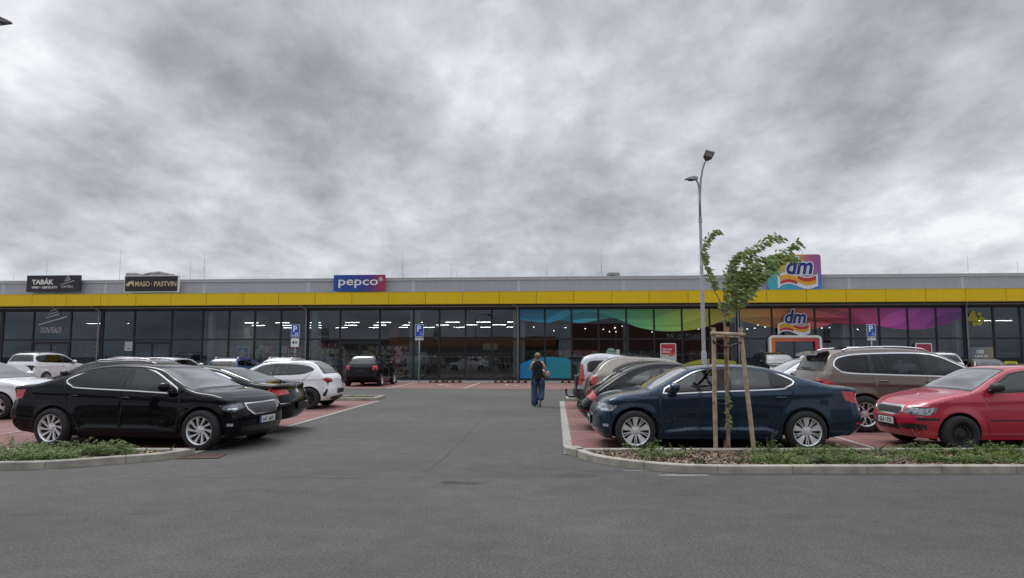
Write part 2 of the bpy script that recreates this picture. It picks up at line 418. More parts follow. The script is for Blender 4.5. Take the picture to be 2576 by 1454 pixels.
def build_car(name, label, sp, loc, heading, group=None, fine=.05, lights=True):
    B = Body(sp); root = empty(name, loc, heading); tag(root, label, sp.get('cat', 'car'), group)
    P = sp['paint']; objs = {}
    def part(key): 
        if key not in objs: objs[key] = dict(v=[], n=[], f=[], inner=[])
        return objs[key]
    def emit(key, tris, pos, nor, inner):
        o = part(key); mp = {}
        for t in tris:
            idx = []
            for i in t:
                if i not in mp: mp[i] = len(o['v']); o['v'].append(pos[i]); o['n'].append(nor[i])
                idx.append(mp[i])
            a, b, c = [o['v'][i] for i in idx]
            fn = (b-a).cross(c-a)
            if fn.dot(o['n'][idx[0]] + o['n'][idx[1]] + o['n'][idx[2]]) < 0: idx = idx[::-1]
            o['f'].append(tuple(idx)); o['inner'].append(inner)
    def triangulate(outline, regions, grid, domain):
        pts = [Vector(p) for p in outline]; edges = [(i, (i+1) % len(outline)) for i in range(len(outline))]
        for r in regions:
            poly = r['poly']; b = len(pts); pts += [Vector(p) for p in poly]
            edges += [(b+i, b+(i+1) % len(poly)) for i in range(len(poly))]
        pts += [Vector(p) for p in grid]
        v, e, f, ov, oe, of = delaunay_2d_cdt(pts, edges, [], 0, 1e-5)
        tris = {}
        for t in f:
            cx = sum(v[i].x for i in t)/len(t); cy = sum(v[i].y for i in t)/len(t)
            if not domain(cx, cy): continue
            key = None
            for r in regions:
                x0, y0, x1, y1 = r['bb']
                if x0 <= cx <= x1 and y0 <= cy <= y1 and inpoly(cx, cy, r['poly']): key = r['key']; break
            for k in range(1, len(t)-1): tris.setdefault(key or ('body',), []).append((t[0], t[k], t[k+1]))
        return v, tris
    def bb(r):
        xs = [p[0] for p in r['poly']]; ys = [p[1] for p in r['poly']]
        r['bb'] = (min(xs), min(ys), max(xs), max(ys)); return r
    def reg(key, poly): return bb(dict(key=key, poly=poly))
    doors = sp['doors']; wf, wr, R, ra = sp['wf'], sp['wr'], sp['R'], sp['arch']
    NS = max(40, int(B.L/fine)); ss = [B.L*i/NS for i in range(NS+1)]
    sill = sp.get('sill', .22)
    # flank
    outl = [(B.at(s)[2], B.at(s)[3]) for s in ss]
    xs_b = []
    x = outl[-1][0]
    nb = 40
    bottom = [(outl[-1][0] + (outl[0][0]-outl[-1][0])*k/nb, sill + (0 if 4 < k < nb-4 else (outl[-1][1]-sill)*(1-k/4) if k <= 4 else (outl[0][1]-sill)*(1-(nb-k)/4))) for k in range(1, nb)]
    FO = outl + bottom
    archF = ell(wf, R, ra, ra, 44); archR = ell(wr, R, ra, ra, 44)
    xmin, xmax = min(p[0] for p in FO), max(p[0] for p in FO); zmin, zmax = min(p[1] for p in FO), max(p[1] for p in FO)
    grid = []; zz = zmin; rows = []
    while zz < zmax: rows.append(zz); zz += fine*.8
    if sp.get('blade'): rows += [.33, .345, .36, .375, .39, .405, .42]
    rows += [sp['belt']-.02, sp['belt'], sp['belt']+.02, sp['belt']+.04]
    for j, zz in enumerate(rows):
        xx = xmin + (fine*.5 if j % 2 else 0)
        while xx < xmax:
            if inpoly(xx, zz, FO): grid.append((xx, zz))
            xx += fine*1.3
    for sg in (1, -1):
        regs = []
        for (i, mt, poly) in sp['glass']: regs.append(reg(('window', sg, i, mt), poly))
        if sp.get('dlo'): regs.append(reg(('seal', sg), sp['dlo']))
        if sp.get('chrome'): regs.append(reg(('window_trim', sg), offset_poly(sp['dlo'], -sp['chrome'])))
        for (nm, mt, poly, end) in sp.get('ends', []):
            regs.append(reg((nm, sg, mt), B.conv_side(poly, end == 'f')))
        for (nm, mt, poly) in sp.get('side_extra', []): regs.append(reg((nm, sg, mt), poly))
        for i, d in enumerate(doors):
            regs.append(reg(('door', sg, i), offset_poly(d, .006))); regs.append(reg(('gap', sg, i), offset_poly(d, -.004)))
        regs.append(reg(('cut',), archF)); regs.append(reg(('cut',), archR))
        # arches win over everything
        regs = regs[-2:] + regs[:-2]
        v, tris = triangulate(FO, regs, grid, lambda x, y: inpoly(x, y, FO))
        pos = [B.flank(p.x, p.y, sg) for p in v]; nor = [B.nflank(p.x, p.y, sg) for p in v]
        for i in range(len(outl)):                            # normals agree with the strip along the seam
            q = v[i]
            if abs(q.x-outl[i][0]) < 1e-4 and abs(q.y-outl[i][1]) < 1e-4: nor[i] = B.nstrip(ss[i], sg)
        for k, tr in tris.items():
            if k == ('cut',): continue
            emit(k, tr, pos, nor, k[0] in ('body', 'door'))
    # strip
    ic, ih, irh, irb = sp['keys']
    regs = []
    sA, sB_, sC, sD = B.ks(ic), B.ks(ih), B.ks(irh), B.ks(irb)
    def trap(s0, s1, v0, v1, n=8): 
        a = [(s0, -v0*.9 + 2*v0*.9*k/n) for k in range(n+1)]; b = [(s1, v1*.9 - 2*v1*.9*k/n) for k in range(n+1)]
        return a + b
    vw = sp.get('vscreen', .93); vr = sp.get('vrear', .86)
    regs.append(reg(('windscreen',), trap(sA+.05, sB_-.05, vw-.03, vw-.05)))
    regs.append(reg(('seal', 'f'), trap(sA-.02, sB_, vw+.02, vw)))
    regs.append(reg(('rear_window',), trap(sC+.05, sD-.03, vr-.03, vr)))
    regs.append(reg(('seal', 'r'), trap(sC+.02, sD, vr, vr+.03)))
    for (nm, mt, poly, end) in sp.get('ends', []):
        for sg in (1, -1): regs.append(reg((nm, sg, mt), B.conv(poly, end == 'f', sg)))
    for (nm, mt, poly, end) in sp.get('mid', []):
        q = B.conv([('y', a, b) for a, b in poly], end == 'f', 1); regs.append(reg((nm, 0, mt), q))
    sH = B.ks(sp['hood']); hv = .90
    regs.append(reg(('hood',), trap(sH+.03, sA-.05, hv-.10, hv)))
    regs.append(reg(('gap', 'hood'), trap(sH+.022, sA-.042, hv-.092, hv+.008)))
    if sp.get('deck') is not None:
        sK = B.ks(sp['deck']); regs.append(reg(('boot_lid',), trap(sD+.02, sK, .84, .80))); regs.append(reg(('gap', 'boot'), trap(sD+.012, sK+.008, .85, .81)))
    vs = [0.0]; nv = max(8, int(sp['W']/2/(fine*1.3)))
    for k in range(1, nv+1): vs.append(sin(k/nv*pi/2)**.8)
    vs = sorted(set([round(q, 5) for q in vs] + [.985, .996])); 
    rect = [(s, -.9) for s in ss] + [(B.L, -.9*q) for q in vs[::-1][1:]] + [(B.L, .9*q) for q in vs[1:-1]] + [(s, .9) for s in ss[::-1]] + [(0, .9*q) for q in vs[::-1][1:]] + [(0, -.9*q) for q in vs[1:-1]]
    grid = [(s, sg*.9*q) for s in ss[1:-1] for q in vs[:-1] for sg in ((1,) if q == 0 else (1, -1))]
    v, tris = triangulate(rect, regs, grid, lambda x, y: -1e-6 <= x <= B.L+1e-6 and abs(y) <= .9+1e-6)
    pos = [B.strip(p.x, max(-1, min(1, p.y/.9))) for p in v]; nor = [B.nstrip(p.x, max(-1, min(1, p.y/.9))) for p in v]
    for i, p in enumerate(v):                                  # outward
        q = pos[i]; c = Vector((q.x*.6, 0, .5))
        if nor[i].dot(q-c) < 0: nor[i] = -nor[i]
    for k, tr in tris.items(): emit(k, tr, pos, nor, k[0] in ('body', 'hood', 'boot_lid'))
    # link
    lin = sp.get('lining', M['lining'])
    made = {}
    order = sorted(objs, key=lambda k: (0 if k[0] in ('body', 'door', 'hood') else 1, str(k)))
    for k in order:
        o = objs[k]; vs_, ns, fs = list(o['v']), list(o['n']), list(o['f']); mi = [0]*len(fs)
        if any(o['inner']):
            b = len(vs_); vs_ += [p - n*.018 for p, n in zip(o['v'], o['n'])]; ns += [-n for n in o['n']]
            for f, inn in zip(o['f'], o['inner']):
                if inn: fs.append(tuple(b+i for i in f[::-1])); mi.append(1)
        nm = k[0]; par = root
        mt = {'body': P, 'door': P, 'hood': sp.get('hoodmat', P), 'boot_lid': P, 'seal': M['seal'], 'gap': M['seal'], 'window_trim': M['chrome'], 'windscreen': M['glass_screen'], 'rear_window': sp.get('rearglass', M['glass_rear'])}.get(nm)
        if nm == 'window': mt = M[k[3]]; par = made.get(('door', k[1], k[2]), root)
        elif mt is None: mt = M[k[2]] if isinstance(k[2], str) else k[2]
        if nm == 'seal': nm = 'window_frame'
        if nm == 'gap': nm = 'shut_line'
        me = bpy.data.meshes.new(nm); me.from_pydata([tuple(p) for p in vs_], [], fs); me.update()
        me.materials.append(mt); me.materials.append(lin)
        me.polygons.foreach_set('material_index', mi); me.polygons.foreach_set('use_smooth', [True]*len(fs))
        me.normals_split_custom_set_from_vertices([tuple(n) for n in ns])
        made[k] = link(nm, me, par)
    # wheels
    wt = sp.get('track', None)
    rim = sp.get('rim', 'ten'); Rr = sp.get('Rr', R*.69)
    for ax in (wf, wr):
        for sg in (1, -1):
            yo = B.W(ax, R+ra*.9) - .055
            w = wheel(rim, R, Rr, sp.get('rimmat', M['alloy']), root)
            w.location = (ax, sg*(yo-.0), R); w.rotation_euler = (0, sp.get('spin', .3)*(1+ax), 0 if sg > 0 else pi)
    # underbody, wheel liners, cabin tub
    u = MB()
    hw = sp['W']/2
    u.box((wr+ra+.02, -hw+.13, sill-.04), (wf-ra-.02, hw-.13, sill+.06))
    u.box((outl[-1][0]+.05, -hw+.22, sill+.02), (wr-ra*.2, hw-.22, sill+.1)); u.box((wf+ra*.2, -hw+.22, sill+.02), (outl[0][0]-.05, hw-.22, sill+.09))
    for ax in (wf, wr):
        for sg in (1, -1):
            y1 = B.W(ax, R+ra*.95) - .02; y0 = y1 - .32
            arc = [(ra+.012, y0*1), (ra+.012, y1)]
            b = len(u.v); K = 20
            for k in range(K+1):
                an = -.35 + (pi+.7)*k/K
                rr = ra+.012
                u.v.append((ax+rr*cos(an), sg*y0, R+rr*sin(an)))
                yy = B.W(ax+rr*cos(an), max(.2, R+rr*sin(an)))-.012
                u.v.append((ax+rr*cos(an), sg*yy, R+rr*sin(an)))
            for k in range(K): u.f.append((b+2*k, b+2*k+1, b+2*k+3, b+2*k+2)); u.m.append(0)
            b = len(u.v); u.v.append((ax, sg*y0, R))
            for k in range(K+1):
                an = -.35 + (pi+.7)*k/K; u.v.append((ax+(ra+.012)*cos(an), sg*y0, R+(ra+.012)*sin(an)))
            for k in range(K): u.f.append((b, b+1+k, b+2+k)); u.m.append(0)
        u.tube([(ax, -hw+.2, R), (ax, hw-.2, R)], .05, 8)
    u.build('underbody', M['under'], root)
    zb = sp['belt']; xa, xb = B.at(sA)[0], B.at(sD)[0]
    c = MB()
    yi = hw-.14
    c.box((xb+.1, -yi, .30), (xa-.1, yi, .36))
    for sg in (1, -1): c.box((xb+.15, sg*yi-.02, .34), (xa-.05, sg*yi+.02, zb-.08))
    c.rbox((xa-.45, -yi+.02, .55), (xa+.05, yi-.02, zb-.03), .08)         # dashboard
    c.box((xb-.1, -yi, .4), (xb+.02, yi, zb-.1))
    c.box((xb, -yi, zb-.14), (min(xb+.5, wr+.35), yi, zb-.09))             # parcel shelf
    c.build('cabin', M['seat'], root, smooth=False)
    xs_ = xa - 1.02
    for sx in (xs_, xs_-.85):
        for sg in (1, -1):
            q = MB(); y = sg*.36
            q.rbox((sx-.02, y-.24, .36), (sx+.48, y+.24, .60), .06)
            Mt = Matrix.Translation((sx-.02, y, .52)) @ Matrix.Rotation(-.28, 4, 'Y')
            q.rbox((-.09, -.235, 0), (.06, .235, .56), .06, M=Mt); q.rbox((-.055, -.13, .60), (.045, .13, .80), .05, M=Mt)
            q.build('seat', sp.get('seatmat', M['seat']), root, angle=60)
    st = MB(); sc = Vector((xa-.55, .36, zb-.12))
    ring = [sc + Vector((sin(.4)*.18*sin(a), .18*cos(a), cos(.4)*.18*sin(a))) for a in [2*pi*k/20 for k in range(21)]]
    st.tube(ring, .011, 6, caps=False); st.tube([ring[0], sc, ring[10]], .010, 5)
    st.build('steering_wheel', M['seat'], root, smooth=True)
    # mirrors
    if sp.get('mirror', True):
        mx, mz = sp.get('mirpos', (xa-.32, zb+.07))
        for sg in (1, -1):
            m_ = MB(); yb = B.W(mx, mz)
            sph(m_, (mx-.02, sg*(yb+.13), mz+.03), (.085, .125, .078), 14, 10, cut=None)
            m_.tube([(mx+.05, sg*(yb-.01), mz-.05), (mx+.02, sg*(yb+.07), mz-.02)], .03, 8, mi=1)
            mo = m_.build('wing_mirror', [sp.get('mirmat', P), M['plastic']], root, smooth=True)
            g_ = MB(); g_.prism([(mx-.0, 0)], 0, 0) if False else None
    # handles
    for i, (hx, hz) in enumerate(sp.get('handles', [])):
        for sg in (1, -1):
            h = MB(); y = B.W(hx, hz)
            h.tube([(hx-.10, sg*(y-.005), hz), (hx-.08, sg*(y+.026), hz+.002), (hx, sg*(y+.034), hz+.004), (hx+.08, sg*(y+.026), hz+.002), (hx+.10, sg*(y-.005), hz)], [.012, .015, .016, .015, .012], 8)
            h.build('handle', sp.get('handlemat', P), made.get(('door', sg, i), root), smooth=True)
    # plates
    for end in ('f', 'r'):
        if end in sp.get('plates', {}):
            txt, z = sp['plates'][end]; s = B.s_of_z(z, end == 'f'); d = B.at(s); sx = 1 if end == 'f' else -1
            p_ = MB(); x0 = d[0] + sx*.012; x1 = x0 + sx*.012
            p_.box((min(x0, x1)-.01, -.275, z-.07), (max(x0, x1)-.001*(sx > 0), .275, z+.07), 1)
            p_.box((x1-(.004 if sx > 0 else 0), -.26, z-.055), (x1+(.004 if sx < 0 else 0)+.002*sx, .26, z+.055), 0)
            ob = p_.build('number_plate', [M['plate'], M['ink']], root)
            left = .26 if sx < 0 else -.26
            bl = MB(); yy = (.26, .215) if sx < 0 else (-.26, -.215)
            bl.box((x1+sx*.003-.001, min(yy), z-.054), (x1+sx*.003+.001, max(yy), z+.054)); bl.build('country_band', M['plate_blue'], ob)
            t = text_obj('plate_text', txt, .115, M['ink'], ob, (x1+sx*.004, 0, z-.041), (pi/2, 0, pi/2 if sx > 0 else -pi/2), bold=.0, width=.38, align='CENTER')
            t.location.y += .02*sx
    if sp.get('rails'):
        x0, x1 = sp['rails']
        for sg in (1, -1):
            path = []
            for k in range(15):
                xx = x0 + (x1-x0)*k/14
                s = B.L/2; best = min(range(len(B.D)), key=lambda i: abs(B.D[i][2]-xx) + (10 if B.D[i][1] < zb+.2 else 0))
                d = B.D[best]; yy = B.W(d[2], d[3])-.04
                zt = B.strip(B.S[best], .9).z
                lift = .045 if 0 < k < 14 else .0
                path.append((xx, sg*yy, zt+lift))
            r_ = MB(); r_.tube(path, .018, 8); r_.build('roof_rail', sp.get('railmat', M['chrome']), root, smooth=True)
    return root, B

def sph(m, c, r, nu=16, nv=10, mi=0, cut=None):
    b = len(m.v)
    for j in range(nv+1):
        th = pi*j/nv
        for i in range(nu):
            ph = 2*pi*i/nu
            x, y, z = sin(th)*cos(ph), sin(th)*sin(ph), cos(th)
            # slightly boxy
            k = (abs(x)**2.6 + abs(y)**2.6 + abs(z)**2.6)**(-1/2.6) if cut is None else 1
            m.v.append((c[0]+r[0]*x*k, c[1]+r[1]*y*k, c[2]+r[2]*z*k))
    for j in range(nv):
        for i in range(nu):
            i2 = (i+1) % nu
            m.f.append((b+j*nu+i, b+(j+1)*nu+i, b+(j+1)*nu+i2, b+j*nu+i2)); m.m.append(mi)
    return m

WCACHE = {}
def wheel(kind, R, Rr, rm, parent):
    key = (kind, round(R, 3), round(Rr, 3), rm.name)
    if key not in WCACHE:
        h = .11
        ty = MB(); ty.lathe([(Rr-.005, -h), (Rr+.02, -h-.01), (R-.03, -h), (R-.006, -h+.025), (R, -h+.05), (R, -.04), (R-.005, -.035), (R-.005, -.03), (R, -.025), (R, .02), (R-.005, .025), (R-.005, .03), (R, .035), (R, h-.05), (R-.006, h-.02), (R-.03, h), (Rr+.035, h+.008), (Rr+.012, h+.004), (Rr-.002, h-.008)], 48)
        dr = MB(); dr.lathe([(Rr-.004, -h), (Rr-.012, .0), (Rr-.02, .02), (Rr-.06, .0), (Rr*.68, .0), (Rr*.68, .025), (.08, .025), (.08, .045), (.0, .045)], 40)
        ri = MB(); ri.lathe([(Rr-.016, .03), (Rr-.018, h-.03), (Rr-.010, h-.012), (Rr-.001, h-.006), (Rr+.004, h-.012)], 48)
        fy = h-.022
        def blade(a0, a1, w0, w1, r0, r1, dish=.02, th=.03, bend=0.0, n=6):
            vs = []; 
            for i in range(n+1):
                t = i/n; r = r0+(r1-r0)*t; a = a0+(a1-a0)*t + bend*sin(pi*t); w = w0+(w1-w0)*t
                y = fy - dish*(1-t)**1.5*1.0 - .004
                ca, sa = cos(a), sin(a)
                for s_, yy in ((-1, y-th), (-.75, y), (.75, y), (1, y-th)):
                    vs.append((r*ca - s_*w/2*sa, yy, r*sa + s_*w/2*ca))
            fs = []
            for i in range(n):
                for j in range(3): fs.append((4*i+j, 4*i+j+1, 4*i+5+j, 4*i+4+j))
                fs.append((4*i+3, 4*i, 4*i+4, 4*i+7))
            ri.add(vs, fs)
        rr = Rr-.012
        if kind == 'turbine':
            for k in range(10): blade(2*pi*k/10, 2*pi*k/10+.42, .018, .052, .05, rr, bend=.10)
        elif kind == 'five':
            for k in range(5):
                a = 2*pi*k/5 + pi/2; blade(a+.0, a+.0, .035, .13, .05, rr)
                blade(a+2*pi/10-.07, a+2*pi/10-.10, .012, .018, .06, rr); blade(a+2*pi/10+.07, a+2*pi/10+.10, .012, .018, .06, rr)
        elif kind == 'y':
            for k in range(7):
                a = 2*pi*k/7 + .2; blade(a, a, .03, .034, .05, rr*.55, n=3)
                blade(a, a-.26, .026, .026, rr*.5, rr, n=3, dish=.008); blade(a, a+.26, .026, .026, rr*.5, rr, n=3, dish=.008)
        elif kind == 'twin':
            for k in range(5):
                a = 2*pi*k/5 + .3; blade(a-.12, a-.17, .022, .03, .06, rr); blade(a+.12, a+.17, .022, .03, .06, rr)
        elif kind == 'steel':
            ri.lathe([(rr, .05), (rr*.86, .075), (rr*.62, .03), (rr*.45, .05), (.06, .055), (.05, .075), (0, .075)], 36)
            for k in range(12):
                a = 2*pi*k/12; ri.box((-.018, .02, rr*.66), (.018, .068, rr*.8), 1, M=Matrix.Rotation(a, 4, 'Y'))
        if kind != 'steel':
            ri.lathe([(.085, fy-.035), (.075, fy-.02), (.04, fy-.014), (.036, fy-.004), (0, fy-.002)], 20)
            for k in range(5):
                a = 2*pi*k/5+.3; ri.tube([(.056*cos(a), fy-.03, .056*sin(a)), (.056*cos(a), fy-.014, .056*sin(a))], .009, 6, mi=1)
        WCACHE[key] = (dr.mesh('wheel', M['drum'], angle=40), ty.mesh('tyre', M['rubber'], smooth=True), ri.mesh('rim', [rm, M['ink']], angle=35))
    a, b, c = WCACHE[key]
    w = link('wheel', a, parent); link('tyre', b, w); link('rim', c, w)
    return w
# ------------------------------------------------------------------ car bodies
PT = {}
PT['black'] = paint('black_car_paint', (.003, .003, .0045), .0, .5, .004, .0, 1.33)
PT['dkgrey'] = paint('dark_grey_car_paint', (.014, .015, .017), .3, .35, .02, .2, 1.4)
PT['blue'] = paint('dark_blue_car_paint', (.008, .025, .052), .5, .32, .02, .2, 1.4)
PT['mblue'] = paint('mid_blue_car_paint', (.012, .06, .26), .4, .32)
PT['white'] = paint('white_car_paint', (.74, .75, .76), .0, .35, .04)
PT['silver'] = paint('silver_car_paint', (.46, .47, .49), .6, .32)
PT['beige'] = paint('beige_car_paint', (.19, .165, .135), .6, .34)
PT['brown'] = paint('brown_car_paint', (.122, .094, .074), .5, .34, .03)
PT['red'] = paint('red_car_paint', (.42, .014, .038), .05, .32, .02)

def scaled(pf, sx, sz=1.0): return [(x*sx, .25+(z-.25)*sz if z > .25 else z, dx*sx, dz) for x, z, dx, dz in pf]
def sp2(P, sx, sz): return [(x*sx, .25+(z-.25)*sz) for x, z in P]

LIFT = dict(
 prof=[(2.20,.20,-.30,0),(2.31,.33,-.36,0),(2.33,.50,-.36,0),(2.30,.66,-.37,0),(2.22,.77,-.38,-.01),(2.06,.85,-.24,-.035),(1.65,.94,-.03,-.055),(1.18,1.02,0,-.055),
       (.82,1.21,-.10,-.04),(.44,1.385,-.07,-.06),(-.27,1.448,0,-.075),(-.85,1.405,0,-.075),(-1.45,1.235,.03,-.06),(-1.92,1.105,.02,-.05),(-2.20,1.07,.03,-.045),(-2.31,1.04,.12,-.04),
       (-2.34,.90,.20,-.02),(-2.42,.70,.27,0),(-2.45,.52,.28,0),(-2.40,.36,.28,0),(-2.28,.26,.28,0)],
 keys=(7,9,11,13), hood=5.2, deck=14.3, W=1.864, belt=1.0, beltk=.035, wf=1.42, wr=-1.42, R=.335, Rr=.236, arch=.395, sill=.20, blade=(-1.0,1.0),
 crease=[(.90,-.035,.012,.035)],
 dlo=smooth_poly([(.92,.975),(.1,.998),(-.98,1.04),(-1.14,1.075),(-1.27,1.155),(-1.12,1.245),(-.92,1.318),(-.55,1.368),(-.18,1.378),(.12,1.366),(.34,1.315),(.60,1.19)],3),
 chrome=.020,
 glass=[(0,'glass_clear',[(.84,.992),(.02,1.012),(-.03,1.36),(.13,1.352),(.34,1.298),(.58,1.178)]),
        (1,'glass_dark',[(-.22,1.02),(-.88,1.05),(-.88,1.315),(-.55,1.352),(-.22,1.362)]),
        (1,'glass_dark',[(-.91,1.052),(-1.0,1.058),(-1.14,1.09),(-1.24,1.155),(-1.1,1.235),(-.91,1.30)])],
 doors=[[(.98,.95),(.99,.6),(.92,.30),(-.12,.30),(-.12,1.0),(-.10,1.40),(.14,1.39),(.38,1.325),(.66,1.18),(.97,.985)],
        [(-.14,.30),(-.88,.30),(-1.02,.50),(-1.10,.72),(-1.22,.92),(-1.29,1.1),(-1.31,1.16),(-1.12,1.262),(-.92,1.338),(-.55,1.39),(-.14,1.395),(-.14,1.0)]],
 handles=[(-.02,.865),(-1.03,.89)], mirpos=(.78,1.03),
 ends=[('headlight','lamp',[('y',.56,.71),(2.19,.645),(1.83,.665),(1.72,.75),(2.02,.79),('y',.60,.79)],'f'),
       ('fog_light','lamp_bright',[(2.16,.40),(1.98,.40),(1.98,.445),(2.16,.445)],'f'),
       ('tail_light','tail',[(-2.02,1.00),(-2.12,.99),('y',.52,.985),('y',.5,.84),(-2.2,.80),(-2.06,.845)],'r'),
       ('reflector','tail',[(-2.2,.44),(-2.38,.44),(-2.38,.485),(-2.2,.485)],'r')],
 mid=[('grille','slats',[(-.50,.755),(-.50,.68),(-.36,.585),(.36,.585),(.50,.68),(.50,.755)],'f'),('grille_surround','chrome',[(-.53,.778),(-.53,.67),(-.385,.565),(.385,.565),(.53,.67),(.53,.778)],'f'),
      ('lower_grille','gloss_black',[(-.68,.38),(-.62,.27),(.62,.27),(.68,.38)],'f')],
)
def endfix(d, a, b):
    def fx(x): return x - a*max(0, min(1, (x-1.75)/.45)) - (-b)*max(0, min(1, (-1.9-x)/.35))*(-1)
    d['prof'] = [(fx(x), z, fx(x+dx)-fx(x), dz) for x, z, dx, dz in d['prof']]
    d['ends'] = [(n_, m_, [p if p[0] == 'y' else (fx(p[0]), p[1]) for p in P], e) for n_, m_, P, e in d['ends']]
endfix(LIFT, .22, .09)
def V(base, **k):
    d = dict(base); d.update(k); return d
BLACK = V(LIFT, paint=PT['black'], rim='turbine', spin=.4, plates={'f': ('6AF 6601', .47)}, hoodmat=PT['black'])
LIFT['ends'].insert(0, ('daytime_light', 'lamp_bright', [(1.98,.675),(1.86,.68),(1.88,.71),(1.97,.705)], 'f'))
BLACK['ends'] = [e if e[0] != 'headlight' else ('headlight', 'lamp_dark', e[2], e[3]) for e in LIFT['ends']]
BLUE = V(LIFT, paint=PT['blue'], rim='five', spin=.0, plates={'f': ('5AK 2093', .47)})
BLUE['glass'] = [LIFT['glass'][0], (1, 'glass_rear', LIFT['glass'][1][2]), LIFT['glass'][2]]

CC = dict(
 prof=[(2.10,.20,-.30,0),(2.22,.33,-.36,0),(2.25,.5,-.36,0),(2.2,.66,-.37,0),(2.1,.76,-.34,-.01),(1.9,.84,-.18,-.04),(1.5,.92,-.02,-.055),(1.05,.985,0,-.05),
       (.7,1.16,-.1,-.04),(.28,1.335,-.07,-.06),(-.35,1.395,0,-.075),(-.85,1.345,0,-.075),(-1.35,1.19,.04,-.06),(-1.72,1.055,.04,-.05),(-2.1,1.01,.06,-.045),(-2.28,.99,.16,-.04),
       (-2.32,.88,.26,-.01),(-2.42,.66,.32,0),(-2.44,.5,.32,0),(-2.36,.36,.32,0),(-2.25,.27,.32,0)],
 keys=(7,9,11,13), hood=5.2, deck=14.6, W=1.855, belt=.97, beltk=.03, wf=1.355, wr=-1.355, R=.33, Rr=.228, arch=.385, sill=.2,
 crease=[(.86,-.035,.012,.035)],
 dlo=smooth_poly([(.8,.95),(0,.975),(-1.15,1.0),(-1.34,1.03),(-1.22,1.12),(-.9,1.23),(-.5,1.30),(-.1,1.315),(.2,1.285),(.5,1.14)],3), chrome=.022,
 glass=[(0,'glass_clear',[(.7,.965),(-.05,.985),(-.1,1.295),(.19,1.268),(.48,1.13)]),(1,'glass_dark',[(-.22,.99),(-.92,1.005),(-.86,1.225),(-.5,1.285),(-.22,1.295)]),(1,'glass_clear',[(-.97,1.01),(-1.15,1.015),(-1.28,1.04),(-1.2,1.1),(-.92,1.205)])],
 doors=[[(.85,.93),(.85,.6),(.8,.3),(-.12,.3),(-.12,1.0),(-.12,1.33),(.22,1.305),(.54,1.15),(.84,.96)],[(-.14,.3),(-.88,.3),(-1.0,.55),(-1.2,.85),(-1.38,1.02),(-1.2,1.14),(-.9,1.25),(-.5,1.32),(-.14,1.335)]],
 handles=[(0,.84),(-1.0,.86)],
 ends=[('headlight','lamp',[('y',.5,.66),(2.1,.6),(1.78,.64),(1.74,.72),('y',.6,.74)],'f'),
       ('tail_light','tail',[(-1.98,.86),(-2.1,.93),('y',.48,.90),('y',.45,.80),(-2.2,.77)],'r')],
 mid=[('grille','gloss_black',[(-.45,.68),(-.45,.58),(.45,.58),(.45,.68)],'f'),('bumper_trim','chrome',[(-.8,.60),(.8,.60),(.8,.618),(-.8,.618)],'r'),('emblem','chrome',ell(0,.86,.06,.06,14),'r')],
 paint=PT['black'], rim='twin', plates={'r': ('7AX 1191', .53)})

BEETLE = dict(
 prof=[(1.93,.22,-.3,0),(2.05,.35,-.38,0),(2.08,.52,-.4,0),(2.0,.68,-.4,-.01),(1.86,.82,-.3,-.04),(1.6,.93,-.12,-.1),(1.2,1.01,0,-.11),(.9,1.05,0,-.07),
       (.56,1.24,-.1,-.04),(.22,1.40,-.06,-.06),(-.25,1.455,0,-.085),(-.75,1.41,0,-.09),(-1.2,1.25,.04,-.1),(-1.58,1.02,.06,-.1),(-1.85,.82,.1,-.1),(-2.0,.68,.16,-.06),
       (-2.1,.60,.24,-.01),(-2.16,.48,.3,0),(-2.12,.36,.3,0),(-2.0,.25,.3,0)],
 keys=(7,9,11,13), hood=5.0, deck=None, W=1.80, belt=.94, beltk=.02, wf=1.27, wr=-1.27, R=.335, Rr=.22, arch=.385, sill=.2, tum=.55, taf=.12, tar=.14, vrear=.72,
 fender=.05,
 dlo=smooth_poly([(.72,.985),(-.1,.985),(-.95,1.0),(-1.16,1.03),(-1.0,1.16),(-.7,1.29),(-.3,1.34),(.1,1.32),(.36,1.22)],3), 
 glass=[(0,'glass_clear',[(.64,1.0),(-.30,1.0),(-.34,1.318),(.08,1.302),(.33,1.2)]),(9,'glass_clear',[(-.42,1.005),(-.94,1.018),(-1.08,1.04),(-.96,1.15),(-.68,1.268),(-.42,1.31)])],
 doors=[[(.8,.9),(.82,.5),(.7,.28),(-.36,.28),(-.38,1.0),(-.38,1.36),(.12,1.345),(.42,1.22),(.78,.99)]],
 handles=[(-.22,.84)],
 ends=[('headlight','lamp',ell(1.80,.70,.13,.10),'f'),('tail_light','tail',ell(-1.90,.785,.155,.088,20,-.25),'r'),('reflector','tail',[(-1.95,.40),(-2.13,.40),(-2.13,.435),(-1.95,.435)],'r')],
 mid=[('lower_grille','gloss_black',[(-.6,.4),(-.55,.3),(.55,.3),(.6,.4)],'f')],
 paint=PT['black'], rim='five', rearglass=M['glass_rear'])

